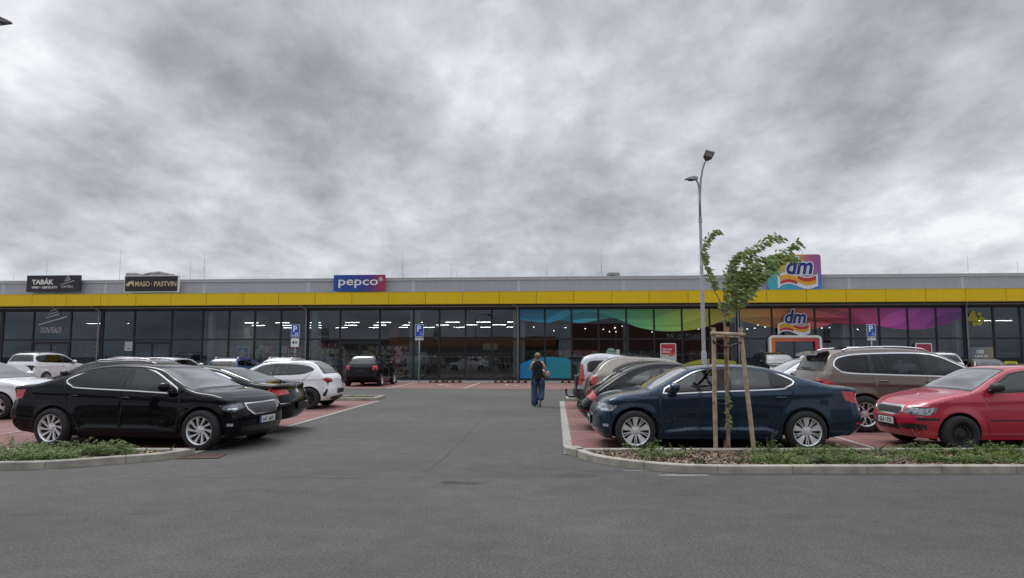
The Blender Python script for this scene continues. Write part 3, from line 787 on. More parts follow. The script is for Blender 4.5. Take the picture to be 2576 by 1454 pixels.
HATCH = dict(
 prof=[(1.88,.22,-.22,0),(1.98,.35,-.3,0),(2.0,.52,-.3,0),(1.97,.64,-.3,0),(1.92,.74,-.28,-.01),(1.75,.83,-.15,-.04),(1.38,.93,-.02,-.055),(.95,1.015,0,-.05),
       (.6,1.22,-.1,-.04),(.24,1.375,-.06,-.06),(-.35,1.43,0,-.075),(-1.25,1.40,0,-.075),(-1.5,1.25,.07,-.05),(-1.68,1.05,.12,-.02),(-1.8,.93,.15,0),
       (-1.86,.75,.22,0),(-1.92,.55,.26,0),(-1.92,.4,.26,0),(-1.82,.26,.24,0)],
 keys=(7,9,11,13), hood=5.2, deck=None, W=1.68, belt=.97, beltk=.04, wf=1.23, wr=-1.23, R=.30, Rr=.19, arch=.355, sill=.2,
 crease=[(.86,-.03,.010,.04)],
 dlo=smooth_poly([(.72,.975),(0,.99),(-1.0,1.03),(-1.3,1.07),(-1.22,1.27),(-.9,1.33),(-.4,1.35),(.1,1.32),(.4,1.19)],3),
 glass=[(0,'glass_clear',[(.62,.99),(-.12,1.005),(-.14,1.325),(.09,1.30),(.37,1.18)]),(1,'glass_dark',[(-.22,1.01),(-.86,1.035),(-.86,1.305),(-.4,1.33),(-.22,1.33)]),(9,'glass_dark',[(-.96,1.045),(-1.25,1.075),(-1.2,1.24),(-.96,1.30)])],
 doors=[[(.78,.93),(.78,.5),(.72,.27),(-.16,.27),(-.16,1.0),(-.16,1.36),(.12,1.345),(.44,1.2),(.76,.98)],[(-.18,.27),(-.72,.27),(-.84,.55),(-.95,.85),(-.93,1.05),(-.92,1.345),(-.4,1.372),(-.18,1.365)]],
 handles=[(-.04,.85),(-.80,.87)],
 ends=[('headlight','lamp',[('y',.50,.62),(1.80,.585),(1.58,.66),(1.60,.72),('y',.56,.73)],'f'),('tail_light','tail',[(-1.56,.97),(-1.78,1.0),('y',.62,.97),('y',.60,.80),(-1.65,.78)],'r')],
 mid=[('grille','gloss_black',[(-.42,.70),(-.38,.60),(.38,.60),(.42,.70)],'f'),('lower_grille','plastic',[(-.5,.42),(-.5,.32),(.5,.32),(.5,.42)],'f')],
 paint=PT['red'], rim='steel', rimmat=M['steel_dark'])
FABIA = V(HATCH, paint=PT['red'], mirmat=M['plastic'], handlemat=M['plastic'], plates={'f': ('6S4 1770', .475)}, seatmat=M['seat'],
 glass=[(i, 'glass_clear', p) for i, _, p in HATCH['glass']],
 side_extra=[('side_moulding','plastic',[(.74,.505),(-.90,.51),(-.90,.535),(.74,.53)])],
 ends=[('headlight','lamp',[('y',.44,.61),(1.74,.60),(1.60,.655),(1.57,.735),('y',.50,.735)],'f'),HATCH['ends'][1],
       ('bumper_strip','plastic',[(1.88,.515),(1.55,.515),(1.55,.555),(1.88,.555)],'f'),('fog_light','plastic',[('y',.36,.37),(1.75,.36),(1.75,.44),('y',.40,.44)],'f')],
 mid=[('grille','ink',[(-.36,.72),(-.38,.66),(-.30,.60),(.30,.60),(.38,.66),(.36,.72)],'f'),('grille_surround','chrome',[(-.39,.755),(-.42,.655),(-.33,.575),(.33,.575),(.42,.655),(.39,.755)],'f'),('lower_grille','plastic',[(-.34,.43),(-.34,.33),(.34,.33),(.34,.43)],'f')])
CLIO = V(HATCH, prof=scaled(HATCH['prof'],1.03), W=1.79, paint=PT['white'], rim='y', Rr=.20, R=.315, wf=1.29, wr=-1.29, arch=.365,
 dlo=smooth_poly([(.72,.975),(0,.99),(-1.0,1.03),(-1.32,1.12),(-1.38,1.19),(-1.15,1.29),(-.8,1.335),(-.4,1.35),(.1,1.32),(.4,1.19)],3),
 glass=[(0,'glass_clear',[(.62,.99),(-.12,1.005),(-.14,1.325),(.09,1.30),(.37,1.18)]),(1,'glass_dark',[(-.2,1.01),(-.95,1.04),(-1.2,1.12),(-1.15,1.24),(-.8,1.315),(-.2,1.33)])],
 doors=[HATCH['doors'][0],[(-.18,.27),(-.76,.27),(-.9,.55),(-1.1,.85),(-1.3,1.05),(-1.4,1.19),(-1.15,1.315),(-.8,1.36),(-.4,1.372),(-.18,1.365)]], handles=[(-.04,.85)],
 ends=[HATCH['ends'][0],('tail_light','tail',[(-1.68,.90),(-1.78,.94),('y',.45,.90),('y',.48,.80),(-1.8,.77)],'r'),('bumper_vent','plastic',[(-1.78,.38),(-1.84,.60),(-1.80,.60),(-1.70,.40)],'r')],
 mid=[('grille','gloss_black',[(-.42,.70),(-.38,.60),(.38,.60),(.42,.70)],'f'),('rear_diffuser','plastic',[(-.6,.37),(-.6,.28),(.6,.28),(.6,.37)],'r')],
 plates={'r': ('EL 373EJ', .53)})
TALLHATCH = V(HATCH, prof=scaled(HATCH['prof'],1.08,1.10), W=1.8, paint=PT['beige'], rim='twin', rimmat=M['alloy'], R=.32, Rr=.21, wf=1.33, wr=-1.33, arch=.37, belt=1.04,
 dlo=smooth_poly(sp2([(.72,.975),(0,.99),(-1.0,1.03),(-1.22,1.10),(-1.1,1.20),(-.85,1.29),(-.4,1.345),(.1,1.32),(.4,1.19)],1.08,1.10),3),
 glass=[(i, m_, sp2(p,1.08,1.10)) for i, m_, p in [(0,'glass_clear',[(.62,.99),(-.12,1.005),(-.14,1.315),(.09,1.295),(.37,1.18)]),(1,'glass_dark',[(-.22,1.01),(-.92,1.04),(-1.12,1.10),(-.85,1.26),(-.4,1.32),(-.22,1.325)])]],
 doors=[sp2(d,1.08,1.1) for d in [HATCH['doors'][0],[(-.18,.27),(-.72,.27),(-.84,.55),(-.95,.85),(-1.2,1.05),(-1.24,1.12),(-1.1,1.22),(-.85,1.315),(-.4,1.372),(-.18,1.365)]]],
 handles=[(-.04,.92),(-.9,.95)], plates={'r': ('4AZ 8852', .55)},
 ends=[('headlight','lamp',[('y',.50,.66),(1.94,.62),(1.7,.70),(1.7,.78),('y',.56,.78)],'f'),('tail_light','tail',[(-1.70,1.06),(-1.9,1.08),('y',.62,1.04),('y',.60,.84),(-1.75,.84)],'r')])

VAN = dict(
 prof=[(1.93,.22,-.22,0),(2.03,.35,-.3,0),(2.05,.55,-.3,0),(2.02,.7,-.3,0),(1.95,.82,-.28,-.01),(1.75,.93,-.15,-.04),(1.4,1.02,-.02,-.055),(1.05,1.1,0,-.05),
       (.7,1.33,-.1,-.04),(.34,1.49,-.06,-.06),(-.35,1.58,0,-.075),(-1.75,1.565,0,-.07),(-1.86,1.44,.05,-.04),(-1.93,1.08,.07,-.01),(-1.97,.9,.09,0),
       (-2.02,.68,.12,0),(-2.10,.55,.2,0),(-2.10,.42,.2,0),(-2.0,.3,.2,0)],
 keys=(7,9,11,13), hood=5.2, deck=None, W=1.70, belt=1.08, beltk=.02, wf=1.31, wr=-1.31, R=.315, Rr=.2, arch=.37, sill=.22, tum=.36, tar=.04,
 crease=[(.92,-.0,.010,.04)],
 dlo=smooth_poly([(.8,1.06),(-.1,1.09),(-1.1,1.10),(-1.62,1.10),(-1.68,1.20),(-1.62,1.42),(-1.1,1.455),(-.4,1.46),(.2,1.42),(.48,1.3)],3),
 glass=[(0,'glass_clear',[(.7,1.08),(-.12,1.105),(-.12,1.44),(.18,1.40),(.45,1.28)]),(1,'glass_dark',[(-.22,1.11),(-.88,1.115),(-.88,1.435),(-.22,1.44)]),(9,'glass_dark',[(-.98,1.118),(-1.58,1.12),(-1.62,1.2),(-1.57,1.40),(-.98,1.435)])],
 doors=[[(.84,1.02),(.84,.5),(.78,.29),(-.16,.29),(-.16,1.0),(-.16,1.48),(.24,1.445),(.52,1.3),(.82,1.07)],[(-.18,.29),(-.76,.29),(-.9,.6),(-.94,.9),(-.93,1.475),(-.18,1.482)]],
 handles=[(-.04,.97),(-.80,.98)],
 ends=[('headlight','lamp',[('y',.50,.68),(1.86,.66),(1.66,.72),(1.64,.84),('y',.56,.84)],'f'),
       ('rear_bumper','plastic',[(-1.72,.24),(-1.74,.60),('y',.0,.60),('y',.0,.24)],'r'),('tail_light','tail',[(-1.80,1.34),(-1.88,1.35),('y',.70,1.22),('y',.66,.76),(-1.88,.70),(-1.76,.86)],'r')],
 mid=[('grille','gloss_black',[(-.45,.76),(-.42,.66),(.42,.66),(.45,.76)],'f')],
 paint=PT['silver'], rim='twin')

SUV = dict(
 prof=[(2.15,.28,-.25,0),(2.3,.42,-.33,0),(2.33,.62,-.33,0),(2.3,.82,-.32,0),(2.2,.97,-.3,-.02),(1.95,1.07,-.14,-.05),(1.5,1.15,-.02,-.06),(1.12,1.21,0,-.05),
       (.72,1.46,-.1,-.04),(.3,1.655,-.07,-.055),(-.4,1.755,0,-.085),(-1.5,1.735,0,-.085),(-2.0,1.66,.06,-.08),(-2.24,1.27,.13,-.03),(-2.33,1.12,.17,-.01),
       (-2.40,.9,.22,0),(-2.48,.66,.28,0),(-2.46,.45,.28,0),(-2.36,.32,.28,0)],
 keys=(7,9,12,13.0), hood=5.2, deck=None, W=1.93, belt=1.16, beltk=.045, wf=1.465, wr=-1.465, R=.375, Rr=.245, arch=.44, sill=.26, tum=.50,
 crease=[(.98,-.03,.014,.045)],
 dlo=smooth_poly([(.98,1.15),(.2,1.175),(-1.0,1.21),(-1.75,1.245),(-1.93,1.33),(-1.97,1.42),(-1.86,1.54),(-1.5,1.61),(-.9,1.635),(-.3,1.64),(.15,1.60),(.5,1.46)],3), chrome=.024,
 glass=[(0,'glass_clear',[(.9,1.168),(.02,1.195),(-.06,1.615),(.14,1.58),(.47,1.445)]),(1,'glass_dark',[(-.16,1.20),(-.85,1.22),(-.95,1.61),(-.3,1.618),(-.16,1.618)]),(1,'glass_dark',[(-.88,1.222),(-1.18,1.23),(-1.16,1.60),(-.98,1.61)]),(9,'glass_dark',[(-1.28,1.235),(-1.74,1.262),(-1.89,1.34),(-1.93,1.42),(-1.83,1.525),(-1.5,1.588),(-1.24,1.60)])],
 doors=[[(1.03,1.1),(1.03,.6),(.95,.36),(-.1,.36),(-.1,1.1),(-.1,1.665),(.2,1.625),(.56,1.46),(1.02,1.16)],[(-.12,.36),(-.92,.36),(-1.05,.6),(-1.15,.88),(-1.24,1.1),(-1.24,1.25),(-1.18,1.645),(-.3,1.668),(-.12,1.665)]],
 handles=[(.0,1.04),(-1.02,1.06)],
 ends=[('headlight','lamp',[('y',.55,.82),(2.15,.78),(1.85,.85),(1.8,.93),('y',.6,.95)],'f'),
       ('tail_light','tail',[(-2.0,.99),(-2.2,1.10),('y',.60,1.12),('y',.58,.98),(-2.2,.94)],'r')],
 mid=[('grille','gloss_black',[(-.4,.92),(-.35,.72),(.35,.72),(.4,.92)],'f')],
 side_extra=[],
 paint=PT['brown'], rim='y', rails=(.1,-1.75), plates={})

ESTATE = dict(
 prof=[(2.15,.2,-.28,0),(2.27,.35,-.36,0),(2.3,.5,-.36,0),(2.26,.66,-.36,0),(2.17,.76,-.34,-.01),(1.98,.85,-.2,-.04),(1.58,.95,-.02,-.055),(1.12,1.02,0,-.05),
       (.75,1.22,-.1,-.04),(.38,1.39,-.07,-.06),(-.3,1.455,0,-.075),(-1.7,1.42,0,-.075),(-2.0,1.25,.08,-.05),(-2.15,1.03,.12,-.02),(-2.25,.9,.16,0),
       (-2.32,.72,.24,0),(-2.38,.55,.28,0),(-2.36,.4,.28,0),(-2.25,.26,.28,0)],
 keys=(7,9,11,13), hood=5.2, deck=None, W=1.81, belt=.99, beltk=.03, wf=1.33, wr=-1.33, R=.325, Rr=.215, arch=.38, sill=.2,
 crease=[(.88,-.03,.012,.04)],
 dlo=smooth_poly([(.88,.98),(0,1.0),(-1.1,1.03),(-1.75,1.07),(-1.85,1.13),(-1.72,1.28),(-1.3,1.345),(-.4,1.375),(.1,1.355),(.5,1.2)],3),
 glass=[(0,'glass_clear',[(.78,.995),(-.05,1.015),(-.08,1.355),(.09,1.338),(.47,1.188)]),(1,'glass_dark',[(-.2,1.02),(-.95,1.04),(-.95,1.345),(-.2,1.36)]),(9,'glass_dark',[(-1.05,1.045),(-1.72,1.085),(-1.8,1.135),(-1.69,1.262),(-1.3,1.325),(-1.05,1.34)])],
 doors=[[(.94,.93),(.94,.5),(.88,.27),(-.12,.27),(-.12,1.0),(-.12,1.395),(.13,1.375),(.56,1.2),(.92,.985)],[(-.14,.27),(-.8,.27),(-.95,.55),(-1.03,.85),(-1.0,1.05),(-1.0,1.372),(-.4,1.4),(-.14,1.395)]],
 handles=[(-.02,.87),(-.88,.89)],
 ends=[('headlight','lamp',[('y',.50,.64),(2.1,.60),(1.82,.66),(1.78,.74),('y',.58,.76)],'f'),('tail_light','tail',[(-1.98,1.0),(-2.2,1.02),('y',.55,1.0),('y',.53,.82),(-2.1,.80)],'r')],
 mid=[('grille','gloss_black',[(-.45,.70),(-.4,.58),(.4,.58),(.45,.70)],'f')],
 paint=PT['dkgrey'], rim='twin', rails=(.1,-1.6))
# ------------------------------------------------------------------ sky and light
SC.view_settings.view_transform = 'Standard'; SC.view_settings.look = 'None'; SC.view_settings.exposure = 0
SUN_EL, SUN_AZ = radians(52), radians(-35)
w = bpy.data.worlds.new('World'); SC.world = w; w.use_nodes = True
t = w.node_tree; t.nodes.clear(); L = t.links.new
out = N(t, 'ShaderNodeOutputWorld'); bg = N(t, 'ShaderNodeBackground'); L(bg.outputs[0], out.inputs[0])
tc = N(t, 'ShaderNodeTexCoord'); sx = N(t, 'ShaderNodeSeparateXYZ'); L(tc.outputs['Generated'], sx.inputs[0])
def MT(op, a, b=None, c=None, clamp=False):
    n = N(t, 'ShaderNodeMath', operation=op); n.use_clamp = clamp
    for i, q in enumerate((a, b, c)):
        if q is None: continue
        if isinstance(q, (int, float)): n.inputs[i].default_value = q
        else: L(q, n.inputs[i])
    return n.outputs[0]
zc = MT('ADD', MT('MAXIMUM', sx.outputs[2], 0.0), .30)
cx_ = MT('DIVIDE', sx.outputs[0], zc); cy_ = MT('DIVIDE', sx.outputs[1], zc)
cb = N(t, 'ShaderNodeCombineXYZ'); L(cx_, cb.inputs[0]); L(cy_, cb.inputs[1])
def cloud(rot, sc, scale, detail, rough, dist, off):
    m = N(t, 'ShaderNodeMapping'); m.inputs['Rotation'].default_value = (0, 0, radians(rot)); m.inputs['Scale'].default_value = (*sc, 1); m.inputs['Location'].default_value = off
    L(cb.outputs[0], m.inputs[0])
    n = N(t, 'ShaderNodeTexNoise', i_Scale=scale, i_Detail=detail, i_Roughness=rough, i_Distortion=dist); L(m.outputs[0], n.inputs['Vector'])
    return n.outputs[0]
n1 = cloud(6, (1.1, .85), 2.2, 12, .55, .12, (3.1, 1.7, 0))
n2 = cloud(-14, (1.1, .85), 8.0, 12, .62, .2, (7.3, 4.2, 3))
n3 = cloud(10, (1, .8), .9, 3, .5, .3, (1.2, 9.2, 0))
n4 = cloud(24, (1.2, .8), 4.1, 12, .60, .15, (2.7, 6.6, 5))
val = MT('ADD', MT('ADD', MT('MULTIPLY', n1, .50), MT('MULTIPLY', n4, .22)), MT('ADD', MT('MULTIPLY', n2, .20), MT('MULTIPLY', n3, .20)))
val = MT('ADD', MT('MULTIPLY', MT('SUBTRACT', val, .56), 2.9), .54)
# broad bright and dark masses of the cloud deck
for (px, py, wd, amp) in [(1120, 120, 9, .24), (1230, 330, 9, .16), (1330, 210, 8, .12), (480, 90, 10, -.20), (880, 300, 9, -.26), (640, 190, 9, -.16), (2330, 170, 13, -.22), (1800, 60, 12, -.08), (1550, 270, 9, -.08), (2480, 420, 11, .24), (2350, 620, 15, .14), (1950, 640, 10, .10), (500, 400, 8, .14), (60, 110, 8, .22), (250, 530, 13, -.05), (1400, 540, 13, -.08), (900, 560, 10, .04), (1700, 480, 9, .06)]:
    d = ray(px, py).normalized()
    dp = N(t, 'ShaderNodeVectorMath', operation='DOT_PRODUCT'); L(tc.outputs['Generated'], dp.inputs[0]); dp.inputs[1].default_value = d
    mr = N(t, 'ShaderNodeMapRange'); mr.interpolation_type = 'SMOOTHSTEP'
    mr.inputs[1].default_value = cos(radians(wd)); mr.inputs[2].default_value = 1.0; mr.inputs[3].default_value = 0; mr.inputs[4].default_value = amp
    L(dp.outputs['Value'], mr.inputs[0]); val = MT('ADD', val, mr.outputs[0])
cr = ramp(t, [(0.0, (.235, .252, .288)), (.25, (.325, .344, .387)), (.45, (.435, .455, .500)), (.65, (.56, .580, .625)), (.85, (.72, .733, .765)), (1.0, (.85, .86, .885))])
L(val, cr.inputs[0])
# overcast: the part overhead (above the picture) is the brightest
zr = N(t, 'ShaderNodeMapRange'); zr.interpolation_type = 'SMOOTHSTEP'; zr.inputs[1].default_value = .50; zr.inputs[2].default_value = .95; zr.inputs[3].default_value = 1.0; zr.inputs[4].default_value = 3.6
L(sx.outputs[2], zr.inputs[0])
vm = N(t, 'ShaderNodeVectorMath', operation='SCALE'); L(cr.outputs[0], vm.inputs[0]); L(zr.outputs[0], vm.inputs['Scale'])
sky = N(t, 'ShaderNodeTexSky', sky_type='NISHITA'); sky.sun_disc = False; sky.sun_elevation = SUN_EL; sky.sun_rotation = SUN_AZ
vs_ = N(t, 'ShaderNodeVectorMath', operation='SCALE'); L(sky.outputs[0], vs_.inputs[0]); vs_.inputs['Scale'].default_value = .05
ad = N(t, 'ShaderNodeVectorMath', operation='ADD')
k10 = N(t, 'ShaderNodeVectorMath', operation='SCALE'); L(vm.outputs[0], k10.inputs[0]); k10.inputs['Scale'].default_value = 10.0 * 1.05
L(k10.outputs[0], ad.inputs[0]); L(vs_.outputs[0], ad.inputs[1])
L(ad.outputs[0], bg.inputs[0]); bg.inputs[1].default_value = .1
sd = bpy.data.lights.new('sun', 'SUN'); sd.energy = 1.5; sd.angle = radians(25); sd.color = (1, .97, .93)
so = bpy.data.objects.new('sun', sd); COL.objects.link(so)
sdir = Vector((sin(SUN_AZ)*cos(SUN_EL), cos(SUN_AZ)*cos(SUN_EL), sin(SUN_EL)))
so.rotation_euler = (-sdir).to_track_quat('-Z', 'Y').to_euler(); so.location = (-20, -20, 40)

# ------------------------------------------------------------------ ground materials
def asphalt():
    m, t = nt('asphalt'); L = t.links.new
    b = N(t, 'ShaderNodeBsdfPrincipled'); o = N(t, 'ShaderNodeOutputMaterial'); L(b.outputs[0], o.inputs[0])
    tc = N(t, 'ShaderNodeTexCoord')
    big = N(t, 'ShaderNodeTexNoise', i_Scale=.22, i_Detail=5.0, i_Roughness=.6); L(tc.outputs['Object'], big.inputs['Vector'])
    mid = N(t, 'ShaderNodeTexNoise', i_Scale=3.0, i_Detail=6.0, i_Roughness=.7); L(tc.outputs['Object'], mid.inputs['Vector'])
    fin = N(t, 'ShaderNodeTexNoise', i_Scale=40.0, i_Detail=4.0, i_Roughness=.8); L(tc.outputs['Object'], fin.inputs['Vector'])
    vo = N(t, 'ShaderNodeTexVoronoi', i_Scale=75.0); L(tc.outputs['Object'], vo.inputs['Vector'])
    r1 = ramp(t, [(.3, (.054, .052, .050)), (.5, (.071, .069, .066)), (.7, (.088, .086, .082))]); L(big.outputs[0], r1.inputs[0])
    r2 = ramp(t, [(.3, (.80, .80, .81)), (.7, (1.12, 1.12, 1.11))]); L(mid.outputs[0], r2.inputs[0])
    r3 = ramp(t, [(.22, (.30, .30, .30)), (.5, (.95, .95, .95)), (.75, (2.2, 2.2, 2.15))]); L(fin.outputs[0], r3.inputs[0])
    r4 = ramp(t, [(0, (2.6, 2.5, 2.4)), (.07, (1, 1, 1)), (1, (1, 1, 1))]); L(vo.outputs['Distance'], r4.inputs[0])
    def mul(a, c):
        x = N(t, 'ShaderNodeMix', data_type='RGBA', blend_type='MULTIPLY'); x.inputs[0].default_value = 1; L(a, x.inputs[6]); L(c, x.inputs[7]); return x.outputs[2]
    c = mul(mul(mul(r1.outputs[0], r2.outputs[0]), r3.outputs[0]), r4.outputs[0])
    # oil and tyre marks
    mp = N(t, 'ShaderNodeMapping'); mp.inputs['Scale'].default_value = (.5, 2.6, 1); mp.inputs['Rotation'].default_value = (0, 0, .05); L(tc.outputs['Object'], mp.inputs[0])
    st = N(t, 'ShaderNodeTexNoise', i_Scale=.8, i_Detail=6.0, i_Roughness=.65, i_Distortion=.5); L(mp.outputs[0], st.inputs['Vector'])
    r5 = ramp(t, [(.27, (.72, .72, .73)), (.40, (1, 1, 1)), (.62, (1, 1, 1)), (.75, (1.13, 1.13, 1.12))]); L(st.outputs[0], r5.inputs[0])
    c = mul(c, r5.outputs[0])
    sn = N(t, 'ShaderNodeTexNoise', i_Scale=5.0, i_Detail=6.0, i_Roughness=.65); L(tc.outputs['Object'], sn.inputs['Vector'])
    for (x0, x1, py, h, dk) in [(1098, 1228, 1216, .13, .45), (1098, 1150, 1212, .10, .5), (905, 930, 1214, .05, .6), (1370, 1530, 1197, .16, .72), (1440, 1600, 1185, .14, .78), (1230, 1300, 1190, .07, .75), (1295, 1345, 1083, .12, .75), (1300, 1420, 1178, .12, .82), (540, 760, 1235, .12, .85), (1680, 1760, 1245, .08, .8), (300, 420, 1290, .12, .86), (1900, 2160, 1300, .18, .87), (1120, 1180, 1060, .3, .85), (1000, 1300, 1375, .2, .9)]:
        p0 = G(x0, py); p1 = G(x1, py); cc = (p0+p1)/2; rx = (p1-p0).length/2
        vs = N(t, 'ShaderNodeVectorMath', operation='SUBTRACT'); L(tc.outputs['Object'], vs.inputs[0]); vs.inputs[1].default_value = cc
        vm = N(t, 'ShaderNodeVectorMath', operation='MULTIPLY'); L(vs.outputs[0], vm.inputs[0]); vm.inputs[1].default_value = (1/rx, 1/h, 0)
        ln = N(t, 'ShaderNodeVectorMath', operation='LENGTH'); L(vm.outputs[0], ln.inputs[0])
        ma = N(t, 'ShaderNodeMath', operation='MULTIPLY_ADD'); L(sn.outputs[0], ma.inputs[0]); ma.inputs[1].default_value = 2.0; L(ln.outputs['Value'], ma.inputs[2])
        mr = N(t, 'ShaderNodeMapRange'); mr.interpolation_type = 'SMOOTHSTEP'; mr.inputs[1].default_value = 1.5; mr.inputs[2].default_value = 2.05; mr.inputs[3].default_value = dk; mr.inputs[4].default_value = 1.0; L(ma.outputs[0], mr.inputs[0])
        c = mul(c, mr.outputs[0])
    L(c, b.inputs['Base Color'])
    b.inputs['Roughness'].default_value = .82; b.inputs['Specular IOR Level'].default_value = .35
    bp = N(t, 'ShaderNodeBump', i_Strength=.55, i_Distance=.012); L(fin.outputs[0], bp.inputs['Height']); L(bp.outputs[0], b.inputs['Normal'])
    return m
def paving():
    m, t = nt('red_pavers'); L = t.links.new
    b = N(t, 'ShaderNodeBsdfPrincipled'); o = N(t, 'ShaderNodeOutputMaterial'); L(b.outputs[0], o.inputs[0])
    tc = N(t, 'ShaderNodeTexCoord')
    br = N(t, 'ShaderNodeTexBrick', i_Scale=1.0); br.inputs['Brick Width'].default_value = .2; br.inputs['Row Height'].default_value = .1; br.inputs['Mortar Size'].default_value = .005; br.inputs['Mortar Smooth'].default_value = .3
    br.inputs['Color1'].default_value = (.185, .080, .068, 1); br.inputs['Color2'].default_value = (.222, .098, .083, 1); br.inputs['Mortar'].default_value = (.075, .045, .04, 1)
    L(tc.outputs['Object'], br.inputs['Vector'])
    n = N(t, 'ShaderNodeTexNoise', i_Scale=.9, i_Detail=7.0, i_Roughness=.7); L(tc.outputs['Object'], n.inputs['Vector'])
    r = ramp(t, [(.3, (.70, .70, .72)), (.6, (1.08, 1.08, 1.1)), (.8, (1.3, 1.35, 1.4))]); L(n.outputs[0], r.inputs[0])
    x = N(t, 'ShaderNodeMix', data_type='RGBA', blend_type='MULTIPLY'); x.inputs[0].default_value = 1; L(br.outputs[0], x.inputs[6]); L(r.outputs[0], x.inputs[7])
    L(x.outputs[2], b.inputs['Base Color']); b.inputs['Roughness'].default_value = .8
    bp = N(t, 'ShaderNodeBump', i_Strength=.5, i_Distance=.004); L(br.outputs['Fac'], bp.inputs['Height']); bp.invert = True; L(bp.outputs[0], b.inputs['Normal'])
    return m
M['asphalt'] = asphalt(); M['pavers'] = paving()
M['kerb'] = mat('kerb_concrete', (.32, .30, .25), .88, var=.28, scale=4, bump=.4, bscale=70)
M['line'] = mat('pale_line_pavers', (.33, .285, .26), .85, var=.2, scale=12, bump=.3)
M['flush'] = mat('flush_kerb_concrete', (.27, .265, .245), .88, var=.18, scale=7, bump=.3)
M['soil'] = mat('mulch_soil', (.055, .035, .024), .95, var=.5, scale=25, bump=.9, bscale=50)
M['stain'] = mat('wet_asphalt', (.040, .039, .040), .6, var=.3, scale=30, bump=.5, bscale=50)
M['dust'] = mat('mortar_dust', (.21, .205, .19), .9, var=.3, scale=20)

def sheet(name, pts, z, m, kind='structure'):
    b = MB(); b.add([(p[0], p[1], z) for p in pts], [tuple(range(len(pts)))])
    o = b.build(name, m)
    if kind: o['kind'] = kind
    return o
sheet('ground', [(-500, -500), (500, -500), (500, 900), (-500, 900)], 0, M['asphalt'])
def gp(px, py): p = G(px, py); return (p.x, p.y)
# bays: the block left of the aisle and the block right of it
A0, A1 = Vector(gp(495, 1136)), Vector(gp(948, 1009)); aL = (A1-A0).normalized()
B0, B1 = Vector(gp(1438, 1128)), Vector(gp(1418, 1010)); aR = (B1-B0).normalized()
leftn = Vector((-aL.y, aL.x)); rightn = Vector((aR.y, -aR.x))
def quad(p, q, w, side): return [tuple(p), tuple(q), tuple(q+side*w), tuple(p+side*w)]
YF = 11.27
Pl0 = A0 + aL*((YF-A0.y)/aL.y); Pr0 = B0 + aR*((YF-B0.y)/aR.y)
LENL = (A1-Pl0).length; LENR = (B1-Pr0).length
sheet('paving', quad(Pl0, Pl0+aL*LENL, 11.0, leftn), .004, M['pavers'])
sheet('paving', quad(Pr0, Pr0+aR*LENR, 10.9, rightn), .004, M['pavers'])
sheet('flush_kerb', quad(Pl0-leftn*.12, Pl0+aL*LENL-leftn*.12, .13, leftn), .010, M['flush'])
sheet('flush_kerb', quad(Pr0-rightn*.14, Pr0+aR*LENR-rightn*.14, .16, rightn), .010, M['flush'])
for (p0, ax, sd_, LN) in ((Pl0, aL, leftn, LENL), (Pr0, aR, rightn, LENR)):
    k = 0
    for dd in (2.75, 5.45, 8.15, 10.85):
        q = p0 + ax*(dd + .55)
        sheet('bay_line', quad(q, q+ax*.055, 10.8, sd_), .008, M['line'])
    q = p0 + sd_*5.15
    sheet('bay_line', quad(q, q+ax*(LN-.1), .10, sd_), .012, M['line'])
# strip of bays along the shop front
def bq(u0, o0, u1, o1): return [tuple(BW(u, o, 0).xy) for u, o in ((u0, o0), (u1, o0), (u1, o1), (u0, o1))]
_, _ = 0, 0
n_ = Vector((sin(TH), cos(TH), 0))
def offof(px, py): return D0*cos(TH) - G(px, py).dot(n_)
OF0, OF1 = offof(1300, 978), offof(1300, 963)
sheet('paving', bq(-45, OF0, 45, OF1), .004, M['pavers'])
sheet('flush_kerb', bq(-45, OF0+.12, 45, OF0), .008, M['flush'])
sheet('pavement', bq(-45, OF1-.001, 45, -.1), .006, M['flush'])
for px in (690, 845, 1051, 1211, 1369, 1530, 1690, 1850, 2010, 2170, 2330, 2490):
    u = (G(px, 962) - Vector((0, D0, 0))).dot(Vector((cos(TH), -sin(TH), 0)))
    sheet('bay_line', bq(u-.07, OF0-.02, u+.07, OF1), .009, M['line'])
# wheelchair marks painted on the bays
M['mark'] = mat('worn_white_marking', (.50, .44, .42), .8, var=.3, scale=18)
for px in (1106, 1279):
    u = (G(px, 970) - Vector((0, D0, 0))).dot(Vector((cos(TH), -sin(TH), 0))); oc = (OF0+OF1)/2
    mk = MB()
    def fl(pts, wd):
        for (a, b) in zip(pts, pts[1:]):
            a = Vector(a); b = Vector(b); d = (b-a).normalized(); nn = Vector((-d.y, d.x))*wd/2
            q = [a+nn-d*wd/3, b+nn+d*wd/3, b-nn+d*wd/3, a-nn-d*wd/3]; mk.add([tuple(BW(u+p.x, oc-p.y, .012)) for p in q], [(3, 2, 1, 0)])
    fl([(-.05+.42*cos(a), -.35+.42*sin(a)) for a in [radians(130+270*k/16) for k in range(17)]], .10)
    fl([(-.15, .75), (-.12, .05), (.35, .02), (.55, -.6), (.72, -.55)], .12); fl([(-.1, .4), (.25, .38)], .09); fl([(-.22, 1.0), (-.08, 1.0)], .2)
    o = mk.build('bay_marking', M['mark']); o['kind'] = 'structure'
